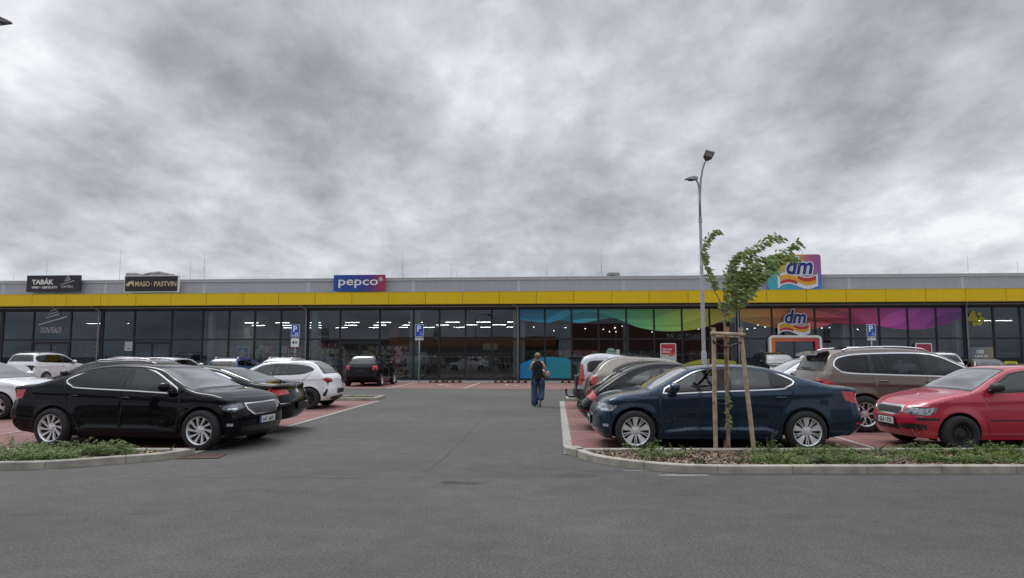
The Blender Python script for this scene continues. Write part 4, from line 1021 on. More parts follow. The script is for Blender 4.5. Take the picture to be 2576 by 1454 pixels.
# stains on the asphalt
def blob(name, px0, px1, py, hgt, m, seed, z=.004):
    rnd = random.Random(seed); a = G(px0, py); b = G(px1, py); n = 26; pts = []
    c = (a+b)/2; rx = (b-a).length/2
    for k in range(n):
        an = 2*pi*k/n; r = rnd.uniform(.55, 1.05); pts.append((c.x+rx*cos(an)*rnd.uniform(.8, 1.05), c.y+hgt*sin(an)*r))
    return sheet(name, pts, z, m)
blob('mortar_spill', 1640, 1800, 1196, .07, M['dust'], 4); blob('mortar_spill', 1560, 1640, 1184, .03, M['dust'], 6)
blob('mortar_spill', 100, 150, 1183, .03, M['dust'], 8)
def seam(pts, wd, m, z=.0045):
    P = [G(*p) for p in smooth_poly(pts, 6, False)]; rn = random.Random(len(pts)); b = MB(); n = len(P)
    for i, p in enumerate(P):
        d = (P[min(i+1, n-1)] - P[max(i-1, 0)]).normalized(); q = Vector((-d.y, d.x, 0)); w_ = wd*rn.uniform(.3, 1.1); j = rn.uniform(-.02, .02)
        b.v += [tuple(p.xy + q.xy*(w_+j)) + (z,), tuple(p.xy + q.xy*(-w_+j)) + (z,)]
    for i in range(n-1): b.f.append((2*i, 2*i+1, 2*i+3, 2*i+2)); b.m.append(0)
    o = b.build('asphalt_seam', m); o['kind'] = 'structure'
M['seam'] = mat('dark_seam', (.060, .059, .059), .85, var=.3, scale=30, bump=.5)
seam([(300, 1204), (600, 1200), (900, 1203), (1250, 1199), (1450, 1200)], .007, M['seam'])
seam([(1075, 1185), (1120, 1150), (1150, 1120), (1180, 1090), (1230, 1040), (1270, 1005)], .007, M['seam'])
seam([(900, 1046), (1100, 1048), (1350, 1047)], .012, M['seam'])
# drain grate by the tip of the left island
gr = empty('drain_grate', (0, 0, 0)); gc = G(509, 1149); gr.location = (gc.x, gc.y, 0); gr.rotation_euler.z = .12
M['iron'] = mat('rusty_iron', (.10, .055, .045), .8, var=.4, scale=30, bump=.4)
g = MB(); g.box((-.30, -.24, .004), (.30, .24, .006)); g.build('pit', M['ink'], gr)
g = MB()
for a, b in (((-.31, -.25), (.31, -.22)), ((-.31, .22), (.31, .25)), ((-.31, -.22), (-.28, .22)), ((.28, -.22), (.31, .22))): g.box((*a, .004), (*b, .016))
g.build('frame', M['iron'], gr)
g = MB()
for k in range(9): g.box((-.268+k*.062, -.22, .008), (-.235+k*.062, .22, .015))
g.build('grille', M['iron'], gr); tag(gr, 'rusty iron drain grate in the asphalt at the tip of the left planting island', 'drain grate')

# ------------------------------------------------------------------ planting islands
def kerb_ring(name, path, closed, w=.13, h=.11, stone=1.0):
    """kerb stones along an outer path; w goes to the left of the direction of travel"""
    P = [Vector(p) for p in path]
    if closed: P.append(P[0])
    S = [0]
    for a, b in zip(P, P[1:]): S.append(S[-1]+(b-a).length)
    def at(s):
        s = max(0, min(S[-1], s))
        for i in range(len(P)-1):
            if s <= S[i+1]+1e-9: return P[i].lerp(P[i+1], (s-S[i])/max(1e-9, S[i+1]-S[i]))
        return P[-1]
    def nrm(s):
        e = .04
        if closed: 
            a = at((s-e) % S[-1]); b = at((s+e) % S[-1])
        else: a = at(s-e); b = at(s+e)
        d = (b-a).normalized(); return Vector((-d.y, d.x))
    m = MB(); n = max(1, round(S[-1]/stone))
    for i in range(n):
        s0 = S[-1]*i/n + .004; s1 = S[-1]*(i+1)/n - .004; K = 6; b = len(m.v); ch = .012
        for k in range(K+1):
            s = s0+(s1-s0)*k/K; p = at(s); q = nrm(s)
            for (o, z) in ((0, 0), (0, h-ch), (ch, h), (w-ch, h), (w, h-ch), (w, 0)):
                m.v.append((p.x+q.x*o, p.y+q.y*o, z))
        for k in range(K):
            for j in range(5): m.f.append((b+k*6+j, b+(k+1)*6+j, b+(k+1)*6+j+1, b+k*6+j+1)); m.m.append(0)
        m.f.append(tuple(b+j for j in range(5, -1, -1))); m.m.append(0); m.f.append(tuple(b+K*6+j for j in range(6))); m.m.append(0)
    o = m.build(name, M['kerb']); o['kind'] = 'structure'
    return [tuple(at(S[-1]*k/60) + nrm(S[-1]*k/60)*w) for k in range(60)]
isl_r = [gp(1437, 1138), gp(1452, 1148), gp(1470.6, 1157), gp(1505, 1166), gp(1549, 1173), gp(1610, 1181), gp(1674, 1187), gp(1745, 1191), gp(1817, 1192.6), (3.4, gp(1817, 1192.6)[1]), (14, gp(1817, 1192.6)[1]+.02), (14, 11.28), (8, 11.26), (1.15, 11.24), (1.02, 11.2)]
isl_l = [(-18, 11.25), (-18, 9.62), (-8.2, 9.60), gp(0, 1183), gp(121.5, 1180), gp(200, 1175), gp(273, 1169), gp(340, 1164), gp(402, 1159), gp(452, 1152), gp(495, 1144), (A0.x-.10, 11.22), (-5.6, 11.25)]
in_r = kerb_ring('kerb', smooth_poly(isl_r[:9], 3, False) + isl_r[9:], True)
in_l = kerb_ring('kerb', isl_l[:3] + smooth_poly(isl_l[3:11], 3, False) + isl_l[11:], True)
def soil(pts, z=.055): return sheet('planting_bed', pts, z, M['soil'])
soil(in_r); soil(in_l)
# far islands closing the two blocks
def far_island(p, sd_, ax, ln, dp):
    a = p; pts = [a, a+sd_*ln, a+sd_*ln+ax*dp, a+ax*dp]
    if (pts[1]-pts[0]).cross(pts[2]-pts[0]) < 0: pts = pts[::-1]
    r = kerb_ring('kerb', [tuple(q) for q in pts], True); soil(r); return r
fl_ = far_island(A1 + aL*.1 + leftn*.1, leftn, aL, 10.2, 1.7); fr_ = far_island(B1 + aR*.1 + rightn*.1, rightn, aR, 10.2, 1.7)

# ------------------------------------------------------------------ mulch, ground cover
def leafmat(name, lo, hi, tr=.25):
    m, t = nt(name); L = t.links.new
    b = N(t, 'ShaderNodeBsdfPrincipled'); o = N(t, 'ShaderNodeOutputMaterial')
    ge = N(t, 'ShaderNodeNewGeometry'); r = ramp(t, [(0, lo), (1, hi)]); L(ge.outputs['Random Per Island'], r.inputs[0])
    L(r.outputs[0], b.inputs['Base Color']); b.inputs['Roughness'].default_value = .5
    tl = N(t, 'ShaderNodeBsdfTranslucent'); L(r.outputs[0], tl.inputs[0]); mx = N(t, 'ShaderNodeMixShader'); mx.inputs[0].default_value = tr
    L(b.outputs[0], mx.inputs[1]); L(tl.outputs[0], mx.inputs[2]); L(mx.outputs[0], o.inputs[0]); return m
M['chips'] = leafmat('bark_chips', (.045, .022, .014), (.30, .20, .13), 0)
M['cover'] = leafmat('ground_cover_leaves', (.030, .065, .015), (.19, .29, .06), .25)
M['twig'] = mat('twig_bark', (.12, .07, .05), .8)
def inside(P, x, y): return inpoly(x, y, P)
def chips(P, n, y0, y1, x0, x1, seed):
    rnd = random.Random(seed); m = MB(); k = 0
    while k < n:
        x = rnd.uniform(x0, x1); y = rnd.uniform(y0, y1)
        if not inside(P, x, y): continue
        k += 1
        l = rnd.uniform(.018, .05); w_ = rnd.uniform(.006, .014); a = rnd.uniform(0, pi); tl = rnd.uniform(-.5, .5)
        d = Vector((cos(a)*cos(tl), sin(a)*cos(tl), sin(tl)))*l; e = Vector((-sin(a), cos(a), rnd.uniform(-.6, .6)))*w_
        c = Vector((x, y, .062+rnd.random()*.02))
        m.add([c-d-e*.5, c-e, c+d-e*.4, c+d+e*.4, c+e, c-d+e*.5], [(0, 1, 2, 3, 4, 5)])
    o = m.build('bark_mulch', M['chips']); tag(o, kind='stuff'); return o
chips(in_r, 11000, 9.2, 11.3, 1.0, 8.2, 1); chips(in_l, 5500, 9.5, 11.3, -9.2, -4.9, 2)
def cover(name, spots, seed, P, dens=1.0, label=None):
    """low spreading shrubs: arching leafy stems; spots: (x, y, radius, height)"""
    rnd = random.Random(seed); m = MB()
    for (x, y, r, h) in spots:
        for s in range(int(105*r*dens*(1+r))):
            a = rnd.uniform(0, 2*pi); rr = r*sqrt(rnd.random()); bx, by = x+rr*.6*cos(a), y+rr*.45*sin(a)
            a2 = a + rnd.uniform(-.9, .9); ln = rnd.uniform(.12, .34)*(.6+r); up = h*rnd.uniform(.35, 1.15)*(1-.45*(rr/r)**2)
            n = int(ln/.013)+4; pts = []
            for k in range(n):
                tt = k/n; q = Vector((bx + cos(a2)*ln*tt, by + sin(a2)*ln*tt*.7, .05 + up*sin(min(1, tt*1.15)*pi*.62) + rnd.uniform(-.006, .006)))
                if not inside(P, q.x, q.y) and rnd.random() < .8: break
                for sgn in (1, -1):
                    if rnd.random() < .12: continue
                    l = rnd.uniform(.016, .031); th = a2 + sgn*rnd.uniform(.7, 1.5); el = rnd.uniform(-.3, .8)
                    d = Vector((cos(th)*cos(el), sin(th)*cos(el), sin(el))); e = d.cross(Vector((rnd.uniform(-.4, .4), rnd.uniform(-.4, .4), 1))).normalized()
                    m.add([q, q+d*l*.5+e*l*.30, q+d*l, q+d*l*.5-e*l*.30], [(0, 1, 2, 3)])
    o = m.build(name, M['cover']); tag(o, kind='stuff'); return o
rnd = random.Random(5)
def spot(px, py, r, h): p = G(px, py, .06); return (p.x, p.y, r, h)
S1 = [spot(*q) for q in [(1620, 1140, .22, .20), (1655, 1152, .26, .14), (1688, 1150, .2, .1), (1905, 1165, .22, .16), (1935, 1158, .25, .20), (1960, 1168, .28, .13), (1990, 1172, .2, .1), (1930, 1140, .18, .22)]]
for k in range(30):
    px = 1975 + 640*rnd.random(); py = rnd.uniform(1137, 1168)
    S1.append(spot(px, py, rnd.uniform(.18, .36), rnd.uniform(.07, .17)))
S1 += [spot(*q) for q in [(2135, 1128, .2, .26), (2145, 1134, .24, .22), (2340, 1132, .22, .26), (2380, 1134, .25, .24), (2320, 1142, .3, .18), (2475, 1140, .3, .2), (2560, 1136, .25, .24), (1520, 1136, .05, .04)]]
cover('ground_cover', S1, 11, in_r, 1.15)
S2 = []
for k in range(40):
    px = rnd.uniform(-60, 250)+70*rnd.random()**2; py = rnd.uniform(1128, 1166)
    if py > 1150 and px > 160: continue
    S2.append(spot(px, py, rnd.uniform(.2, .38), rnd.uniform(.13, .24)))
S2 += [spot(*q) for q in [(205, 1124, .2, .3), (180, 1128, .25, .28), (250, 1128, .22, .22), (280, 1134, .2, .14), (300, 1138, .18, .12), (320, 1140, .16, .08), (60, 1120, .2, .26), (5, 1118, .2, .32), (20, 1112, .2, .28)]]
cover('ground_cover', S2, 12, in_l, 1.2)
def lin(P0, sd_, n, sd):
    r = random.Random(sd); return [(*(P0 + sd_*r.uniform(.4, 9.8) + Vector((0, r.uniform(.4, 1.3)))), r.uniform(.25, .4), r.uniform(.12, .3)) for _ in range(n)]
cover('ground_cover', lin(A1 + aL*.1 + leftn*.1, leftn, 14, 2), 13, fl_, .6); cover('ground_cover', lin(B1 + aR*.1 + rightn*.1, rightn, 12, 3), 14, fr_, .6)
def grass(P, x0, x1, y0, y1, n, seed):
    r = random.Random(seed); m = MB(); tufts = [(r.uniform(x0, x1), r.uniform(y0, y1)) for _ in range(n)]
    for (tx, ty) in tufts:
        if not inside(P, tx, ty): continue
        for k in range(r.randint(3, 8)):
            h = r.uniform(.04, .17); a = r.uniform(0, 2*pi); ln = r.uniform(.2, .9)*h; w_ = r.uniform(.0012, .0028); b_ = Vector((tx+r.uniform(-.03, .03), ty+r.uniform(-.03, .03), .055)); d = Vector((cos(a), sin(a), 0)); e = Vector((-sin(a), cos(a), 0))*w_
            p1 = b_ + d*ln*.3 + Vector((0, 0, h*.6)); p2 = b_ + d*ln + Vector((0, 0, h)); m.add([b_-e, b_+e, p1+e*.8, p2, p1-e*.8], [(0, 1, 2, 3, 4)])
    o = m.build('grass', leafmat('grass_blades_%d' % seed, (.05, .08, .02), (.22, .25, .09), .2)); tag(o, kind='stuff')
grass(in_r, 1.2, 8.2, 9.3, 11.25, 85, 31); grass(in_l, -9.2, -5.2, 9.6, 11.25, 60, 32)
# tall sprigs
def sprig(px, py, h, lean, seed, label):
    rnd = random.Random(seed); p = G(px, py, .06); root = empty('shrub_sprig', p); m = MB(); tw = MB()
    for s in range(5):
        a = rnd.uniform(0, 2*pi); pts = []
        hh = h*rnd.uniform(.55, 1); n = int(hh/.012)
        for k in range(n+1):
            t_ = k/n; q = Vector((lean*hh*t_*t_ + cos(a)*.22*hh*t_, sin(a)*.2*hh*t_, hh*t_*(1-.15*t_*t_))); pts.append(q)
            if k > 2:
                for sgn in (1, -1):
                    l = rnd.uniform(.012, .026); th = rnd.uniform(0, 2*pi); d = Vector((cos(th), sin(th), rnd.uniform(-.2, .8))).normalized(); e = d.cross(Vector((0, .3, 1))).normalized()
                    m.add([q, q+d*l*.5+e*l*.32, q+d*l, q+d*l*.5-e*l*.32], [(0, 1, 2, 3)])
        tw.tube(pts[::3], .0022, 4)
    m.build('foliage', M['cover'], root); tw.build('stem', M['twig'], root); tag(root, label, 'shrub')
sprig(1935, 1142, .42, .12, 1, 'tall thin leafy sprig rising right of the staked tree')
sprig(2325, 1140, .45, -.2, 2, 'tall thin leafy sprig rising in front of the red hatchback bumper')
sprig(1645, 1140, .24, -.3, 3, 'short arching sprig by the front wheel of the dark blue car')
sprig(205, 1136, .30, .5, 4, 'dark leafy sprig in front of the black saloon rear wheel')
sprig(30, 1126, .30, -.1, 5, 'leafy sprig at the left edge of the left island')
# ------------------------------------------------------------------ the shop building
M['yellow'] = cladding('yellow_fascia', (.76, .52, .006), .42, .035, .05)
M['greywall'] = cladding('grey_cladding', (.36, .37, .40), .5, .03, .08)
M['flash'] = mat('grey_flashing', (.44, .45, .47), .45, var=.06)
M['frame'] = mat('anthracite_frame', (.012, .013, .018), .45)
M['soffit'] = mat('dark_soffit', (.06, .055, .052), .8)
M['pipe'] = mat('zinc_pipe', (.36, .37, .38), .4, metal=.3)
M['col'] = mat('pale_column', (.42, .47, .46), .8)
M['int_wall'] = mat('shop_wall', (.17, .15, .145), .9, var=.2, scale=.6)
M['int_wall_light'] = mat('shop_wall_light', (.30, .29, .27), .9, var=.2, scale=.6)
M['int_floor'] = mat('shop_floor', (.25, .24, .22), .35, var=.1)
M['ceil'] = mat('shop_ceiling', (.075, .08, .09), .9)
M['tube_light'] = mat('led_strip', (.9, .9, .9), .5, emit=(1, .98, .94), es=34.0)
M['spot_light'] = mat('led_spot', (.9, .9, .9), .5, emit=(1, .93, .82), es=9.0)
M['pane'] = glass('shop_glass', (.70, .76, .76), 1.8, rough=.005, ior=1.5, gcol=(.80, .90, 1.0))
M['pane_dark'] = glass('shop_glass_dark', (.38, .43, .48), 1.9, rough=.005, ior=1.5, gcol=(.72, .86, 1.0))
bd = empty('shop_building', (0, D0, 0), -TH)
tag(bd, 'long single storey retail building with grey cladding, yellow fascia and glazed shop fronts', 'building')
def zf(py, off=0.0): return FB(1288, py, off)[1]
def uf(px, py=853, off=0.0): return FB(px, py, off)[0]
CAN = 1.25
ZT = zf(776.5); ZTR = zf(853); ZPAR = zf(697.5); ZB = .06
ZY1 = zf(733.5, CAN); ZY0 = zf(763, CAN)
UL, UR = -46.0, 46.0
def bp(name, m, a, b, parent=bd, r=0):
    q = MB(); (q.rbox(a, b, r) if r else q.box(a, b)); return q.build(name, m, parent)
# local y = -off
# parapet panels
pj = [-300, -135, 10, 266, 514, 776, 1040, 1305, 1568, 1850, 2136, 2421, 2700, 2900]
us = [uf(x, 715) for x in pj]; us[0] = UL; us[-1] = UR
for a, b in zip(us, us[1:]):
    q = MB(); q.rbox((a+.014, 0, ZY1-.9), (b-.014, .25, ZPAR-.18), .006); q.build('wall_panel', M['greywall'], bd)
    q = MB(); q.box((a-.10, -.012, ZY1-.3), (a+.10, -.001, ZPAR-.19)); q.build('joint_strip', M['flash'], bd)
bp('parapet_cap', M['flash'], (UL, -.06, ZPAR-.18), (UR, .35, ZPAR), r=.02)
bp('parapet_drip', M['flash'], (UL, -.085, ZPAR-.035), (UR, -.062, ZPAR+.02))
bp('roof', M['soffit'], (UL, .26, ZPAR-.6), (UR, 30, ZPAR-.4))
q = MB()
rr = random.Random(4)
for k in range(60):
    u = rr.uniform(-30, 32); q.box((u, .1, ZPAR+.001), (u+rr.uniform(.08, .35), .16, ZPAR+.03))
# canopy
seams = [81, 167, 254, 342, 430, 519.5, 611, 701, 793, 885, 977.6, 1070, 1163, 1256, 1349, 1443.5, 1539, 1633, 1731, 1829, 1929, 2029, 2129, 2229, 2329, 2429.5, 2531.6]
su = [uf(x, 748, CAN) for x in seams]
stp = (su[-1]-su[0])/(len(su)-1)
su = [su[0]-stp*k for k in range(9, 0, -1)] + su + [su[-1]+stp*k for k in range(1, 8)]
for a, b in zip(su, su[1:]):
    q = MB(); q.rbox((a+.011, -CAN, ZY0), (b-.011, -CAN+.05, ZY1), .006); q.build('fascia_panel', M['yellow'], bd)
bp('fascia_cap', mat('yellow_cap', (.62, .42, .02), .4, var=.03), (UL, -CAN-.012, ZY1), (UR, -CAN+.3, ZY1+.022))
bp('fascia_drip', mat('yellow_drip', (.62, .42, .01), .4, var=.03), (UL, -CAN-.008, ZY0-.03), (UR, -CAN+.06, ZY0-.001))
bp('canopy_roof', M['flash'], (UL, -CAN+.3, ZY1-.12), (UR, .0, ZY1-.06))
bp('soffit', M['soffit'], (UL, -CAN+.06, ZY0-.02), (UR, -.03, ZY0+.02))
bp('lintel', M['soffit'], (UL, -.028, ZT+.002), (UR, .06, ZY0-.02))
bp('lintel_gutter', M['flash'], (UL, -.10, ZT+.13), (UR, -.03, ZT+.20))
# glazing
mull = [-160, -70, 4, 83, 177, 256, 337, 431, 509, 575, 640, 706, 773, 855, 955, 1040, 1105, 1171, 1237, 1304, 1371, 1438, 1506, 1576, 1646, 1716, 1786, 1858, 1943, 2051.6, 2141, 2213.5, 2285, 2357, 2428, 2501, 2569, 2650, 2740]
mu_ = [uf(x) for x in mull]
wide = {4, 256, 773, 1304, 1858, 2428}
for x, u in zip(mull, mu_):
    hw_ = .11 if x in wide else .055
    q = MB(); q.rbox((u-hw_, -.05, ZB+.05), (u+hw_, .09, ZT+.001), .006); q.build('mullion', M['frame'], bd)
DOORS = {83: 0, 337: 1, 855: 2, 1943: 3}
for (xa, a), (xb, b) in zip(list(zip(mull, mu_))[:-1], list(zip(mull, mu_))[1:]):
    dark = b < uf(512)
    a2 = a + (.11 if xa in wide else .055); b2 = b - (.11 if xb in wide else .055)
    for nm_, za_, zb2 in (('transom', ZTR-.045, ZTR+.045), ('window_sill', ZB, ZB+.10), ('window_head', ZT-.07, ZT-.001)):
        q = MB(); q.box((a2, -.035, za_), (b2, .07, zb2)); q.build(nm_, M['frame'], bd)
    pm = M['pane_dark'] if dark else M['pane']
    for (z0, z1) in ((ZB+.10, ZTR-.045), (ZTR+.045, ZT-.07)):
        if xa in DOORS and z0 < 1:
            # sliding door
            c = (a2+b2)/2; zt = ZTR-.22
            q = MB(); q.box((a2, -.03, zt), (b2, .05, zt+.09)); q.build('door_header', M['frame'], bd)
            q = MB(); q.add([(a2, .0, zt+.09), (b2, .0, zt+.09), (b2, .0, z1), (a2, .0, z1)], [(0, 1, 2, 3)]); q.build('window_pane', pm, bd)
            for (d0, d1) in ((a2+.02, c-.01), (c+.01, b2-.02)):
                q = MB()
                q.box((d0, -.02, z0), (d0+.05, .02, zt-.01)); q.box((d1-.05, -.02, z0), (d1, .02, zt-.01)); q.box((d0+.05, -.02, z0), (d1-.05, .02, z0+.1)); q.box((d0+.05, -.02, zt-.07), (d1-.05, .02, zt-.01))
                dd = q.build('sliding_door', M['frame'], bd)
                q = MB(); q.add([(d0+.05, 0, z0+.1), (d1-.05, 0, z0+.1), (d1-.05, 0, zt-.07), (d0+.05, 0, zt-.07)], [(0, 1, 2, 3)]); q.build('pane', pm, dd)
            continue
        q = MB(); q.add([(a2, .0, z0), (b2, .0, z0), (b2, .0, z1), (a2, .0, z1)], [(0, 1, 2, 3)]); q.build('window_pane', pm, bd)
# dotted safety strips on the glass
def dots():
    m, t = nt('safety_dots'); L = t.links.new
    tc = N(t, 'ShaderNodeTexCoord'); s = N(t, 'ShaderNodeSeparateXYZ'); L(tc.outputs['Object'], s.inputs[0])
    f = N(t, 'ShaderNodeMath', operation='FRACT'); mm = N(t, 'ShaderNodeMath', operation='MULTIPLY'); mm.inputs[1].default_value = 1/.17; L(s.outputs[0], mm.inputs[0]); L(mm.outputs[0], f.inputs[0])
    lt = N(t, 'ShaderNodeMath', operation='LESS_THAN'); lt.inputs[1].default_value = .42; L(f.outputs[0], lt.inputs[0])
    tr = N(t, 'ShaderNodeBsdfTransparent'); df = N(t, 'ShaderNodeBsdfDiffuse'); df.inputs[0].default_value = (.42, .43, .43, 1)
    mx = N(t, 'ShaderNodeMixShader'); L(lt.outputs[0], mx.inputs[0]); L(tr.outputs[0], mx.inputs[1]); L(df.outputs[0], mx.inputs[2]); o = N(t, 'ShaderNodeOutputMaterial'); L(mx.outputs[0], o.inputs[0]); return m
M['dots'] = dots()
for py in (889.5, 914):
    z = zf(py)
    for (x0, x1) in ((183, 250), (262, 505), (515, 765), (778, 1035), (1046, 1298), (1440, 1570), (1582, 1850), (1862, 1935), (2060, 2422), (2434, 2560)):
        q = MB(); q.add([(uf(x0), .012, z-.035), (uf(x1), .012, z-.035), (uf(x1), .012, z+.035), (uf(x0), .012, z+.035)], [(0, 1, 2, 3)]); q.build('safety_dots', M['dots'], bd)
# inside
DEEP = 15.0; ZC = 4.5
bp('floor', M['int_floor'], (UL, .1, .01), (UR, DEEP, .05)); bp('ceiling', M['ceil'], (UL, .1, ZC+.25), (UR, DEEP, ZC+.4)); bp('back_wall', M['int_wall'], (UL, DEEP, .05), (UR, DEEP+.2, ZC+.25))
bp('ceiling_bulkhead', M['int_wall'], (UL, .12, ZC+.2), (UR, .2, ZC+.75))
for px, m_ in ((-75, 'int_wall'), (258, 'int_wall'), (509, 'int_wall_light'), (1304, 'int_wall'), (2428, 'int_wall_light')):
    u = uf(px); bp('partition_wall', M[m_], (u-.08, .13, .05), (u+.08, DEEP, ZC+.25))
for px in (522, 784, 1034, 1046, 1297, 1313, 1576, 1848, 1866, 2134, 2148, 2421):
    u = uf(px); bp('column', M['col'], (u-.17, .35, .05), (u+.17, .75, ZC+.25))
for px in (249, 771, 1303, 1857, 2432):
    u = uf(px); q = MB(); q.tube([(u-.28, -CAN*.55, ZY0-.02), (u-.12, -.55, ZY0-.10), (u, -.16, ZT-.02), (u, -.14, ZT-.3), (u, -.14, .1)], .048, 10); q.build('downpipe', M['pipe'], bd, smooth=True)
bp('side_wall', M['greywall'], (UL-.2, -.02, 0), (UL+3.5, .2, ZPAR-.7)); bp('side_wall', M['greywall'], (UR-2.0, -.02, 0), (UR, .2, ZPAR-.7)); bp('end_wall', M['greywall'], (UL-.3, .21, 0), (UL-.05, 30, ZPAR-.2)); bp('end_wall', M['greywall'], (UR+.02, .21, 0), (UR+.3, 30, ZPAR-.2))
# ceiling lights, goods
def lights():
    for zone, (x0, x1, nu, no, o0, st) in {'a': (100, 250, 2, 2, 2.5, 4.2), 'b': (520, 765, 3, 3, 2.2, 4.2), 'c': (785, 1035, 3, 3, 2.2, 4.2), 'd': (1050, 1295, 3, 3, 2.2, 4.2), 'e': (2440, 2580, 3, 4, 2.5, 2.4)}.items():
        u0, u1 = uf(x0), uf(x1)
        for i in range(nu):
            for j in range(no):
                u = u0 + (u1-u0)*(i+.5)/nu + (.9, -.5, .2)[j % 3]; o = o0 + st*j
                yield u, o, zone
lp = None
for (u, o, zn) in lights():
    if lp is None:
        lp = empty('ceiling_light'); q = MB(); q.rbox((-.5, -.03, .001), (.5, .03, .022), .004); q.build('housing', M['white'], lp); q = MB(); q.box((-.485, -.025, -.0012), (.485, .025, .0005)); q.build('diffuser', M['tube_light'], lp); r = lp
    else: r = copy_tree(lp)
    r.location = BW(u, -o, 3.85); r.rotation_euler.z = -TH
    tag(r, 'thin white LED strip light hanging in the shop behind the glass', 'ceiling light', 'LED strip lights in the shops')
sp_ = None; rr = random.Random(8)
for k in range(34):
    px = rr.uniform(1320, 2410); o = rr.uniform(2.0, 12)
    if sp_ is None:
        sp_ = empty('spotlight'); q = MB(); q.tube([(0, 0, .0), (0, 0, .22)], .06, 10); q.build('housing', M['white'], sp_, smooth=False); q = MB(); q.tube([(0, -.0, -.02), (0, 0, -.001)], .055, 10); q.build('lens', M['spot_light'], sp_); r = sp_
    else: r = copy_tree(sp_)
    r.location = BW(uf(px), -o, 3.6+rr.uniform(-.1, .1)); r.rotation_euler = (rr.uniform(.3, .9), 0, rr.uniform(-1, 1))
    tag(r, 'small bright ceiling spotlight inside the drugstore', 'spotlight', 'spotlights in the drugstore')
goods = [mat('goods_%d' % i, c, .6, var=.35, scale=18) for i, c in enumerate([(.5, .5, .48), (.32, .3, .26), (.12, .1, .1), (.4, .1, .08), (.1, .18, .3), (.45, .38, .25), (.15, .25, .15), (.6, .6, .58)])]
def shelf(u, o, wd, ht, label, seed, rz=0):
    rnd = random.Random(seed); root = empty('shelving_unit', BW(u, -o, .05), -TH + rz); tag(root, label, 'shelves', 'shelving units behind the shop windows')
    q = MB(); n = int(ht/.38)
    q.box((-wd/2, -.02, 0), (-wd/2+.04, .4, ht)); q.box((wd/2-.04, -.02, 0), (wd/2, .4, ht)); q.box((-wd/2+.04, .37, 0), (wd/2-.04, .4, ht)); q.build('frame', goods[0], root)
    for k in range(n):
        z = .08 + k*ht/n; q = MB(); q.box((-wd/2+.041, 0, z), (wd/2-.041, .369, z+.03)); q.build('shelf', M['white'], root)
        q = MB(); x = -wd/2+.06
        while x < wd/2-.2:
            ww = rnd.uniform(.07, .22); q.box((x, .03, z+.031), (x+ww, .3, z+.031+rnd.uniform(.12, .30)), rnd.randrange(8)); x += ww+.015
        q.build('goods', goods, root)
for i, (px, o, wd, ht) in enumerate([(545, 2.2, 1.8, 1.7), (600, 4.5, 2.2, 2.0), (660, 3.2, 2.6, 2.1), (735, 2.4, 2.0, 1.7), (800, 3.0, 1.6, 2.0), (835, 5.0, 2.0, 1.9), (1010, 4.0, 1.6, 1.8), (560, 8, 4, 2.3), (680, 9, 4, 2.3), (900, 9.5, 4, 2.3), (1360, 5.5, 2.6, 1.9), (1470, 5.5, 2.6, 1.9), (1560, 5.5, 2.6, 1.9), (1680, 6, 3, 1.9), (1800, 6, 3, 1.9), (2100, 5, 2.6, 1.9), (2240, 6, 3, 1.9), (2350, 6, 3, 1.9), (2460, 3, 1.8, 1.8), (2540, 4, 2, 1.9), (225, 2.2, 1.2, 2.2), (40, 2.4, 1.4, 2.2), (120, 4, 2.4, 2.2), (300, 4, 2, 1.5), (480, 3, 1, 1.9)]):
    shelf(uf(px), o, wd, ht, 'white shelving unit stocked with goods standing behind the shop window', 40+i)
gm = [mat('garment_%d' % i, c, .9, var=.3, scale=10) for i, c in enumerate([(.35, .27, .18), (.5, .44, .34), (.12, .13, .16), (.30, .12, .10), (.42, .40, .38), (.2, .16, .22)])]
def rack(px, o, wd, seed, zr=1.5):
    rnd = random.Random(seed); root = empty('clothes_rack', BW(uf(px), -o, .05), -TH); tag(root, 'clothes rail hung with garments behind the shop window', 'clothes rack', 'clothes rails behind the shop window')
    q = MB(); q.tube([(-wd/2, 0, zr), (wd/2, 0, zr)], .02, 6); q.tube([(-wd/2, 0, 0), (-wd/2, 0, zr+.02)], .02, 6); q.tube([(wd/2, 0, 0), (wd/2, 0, zr+.02)], .02, 6)
    q.box((-wd/2-.02, -.25, 0), (-wd/2+.02, .25, .03)); q.box((wd/2-.02, -.25, 0), (wd/2+.02, .25, .03)); q.build('frame', M['pipe'], root)
    n = int(wd/.11)
    for k in range(n):
        x = -wd/2+.08+k*.11; h = rnd.uniform(.55, .95); q = MB(); sh = .2+rnd.random()*.05
        q.prism([(-.02, -h), (.03, -h+.01), (.028, -.12), (.008, -.02), (-.008, -.02), (-.028, -.12)], -sh, sh, 0, f=lambda a, b, c: (x + a*(1+.3*sin(c*9+k)), b*(1.0 if c < -.1 else .35), zr+c))
        q.build('garment', gm[rnd.randrange(6)], root)
for i, a in enumerate([(1085, 3.4, 2.6), (1150, 2.2, 2.6), (1215, 3.2, 2.8), (1270, 2.0, 1.2), (1120, 6, 3), (1230, 6.5, 3)]): rack(*a, 60+i)
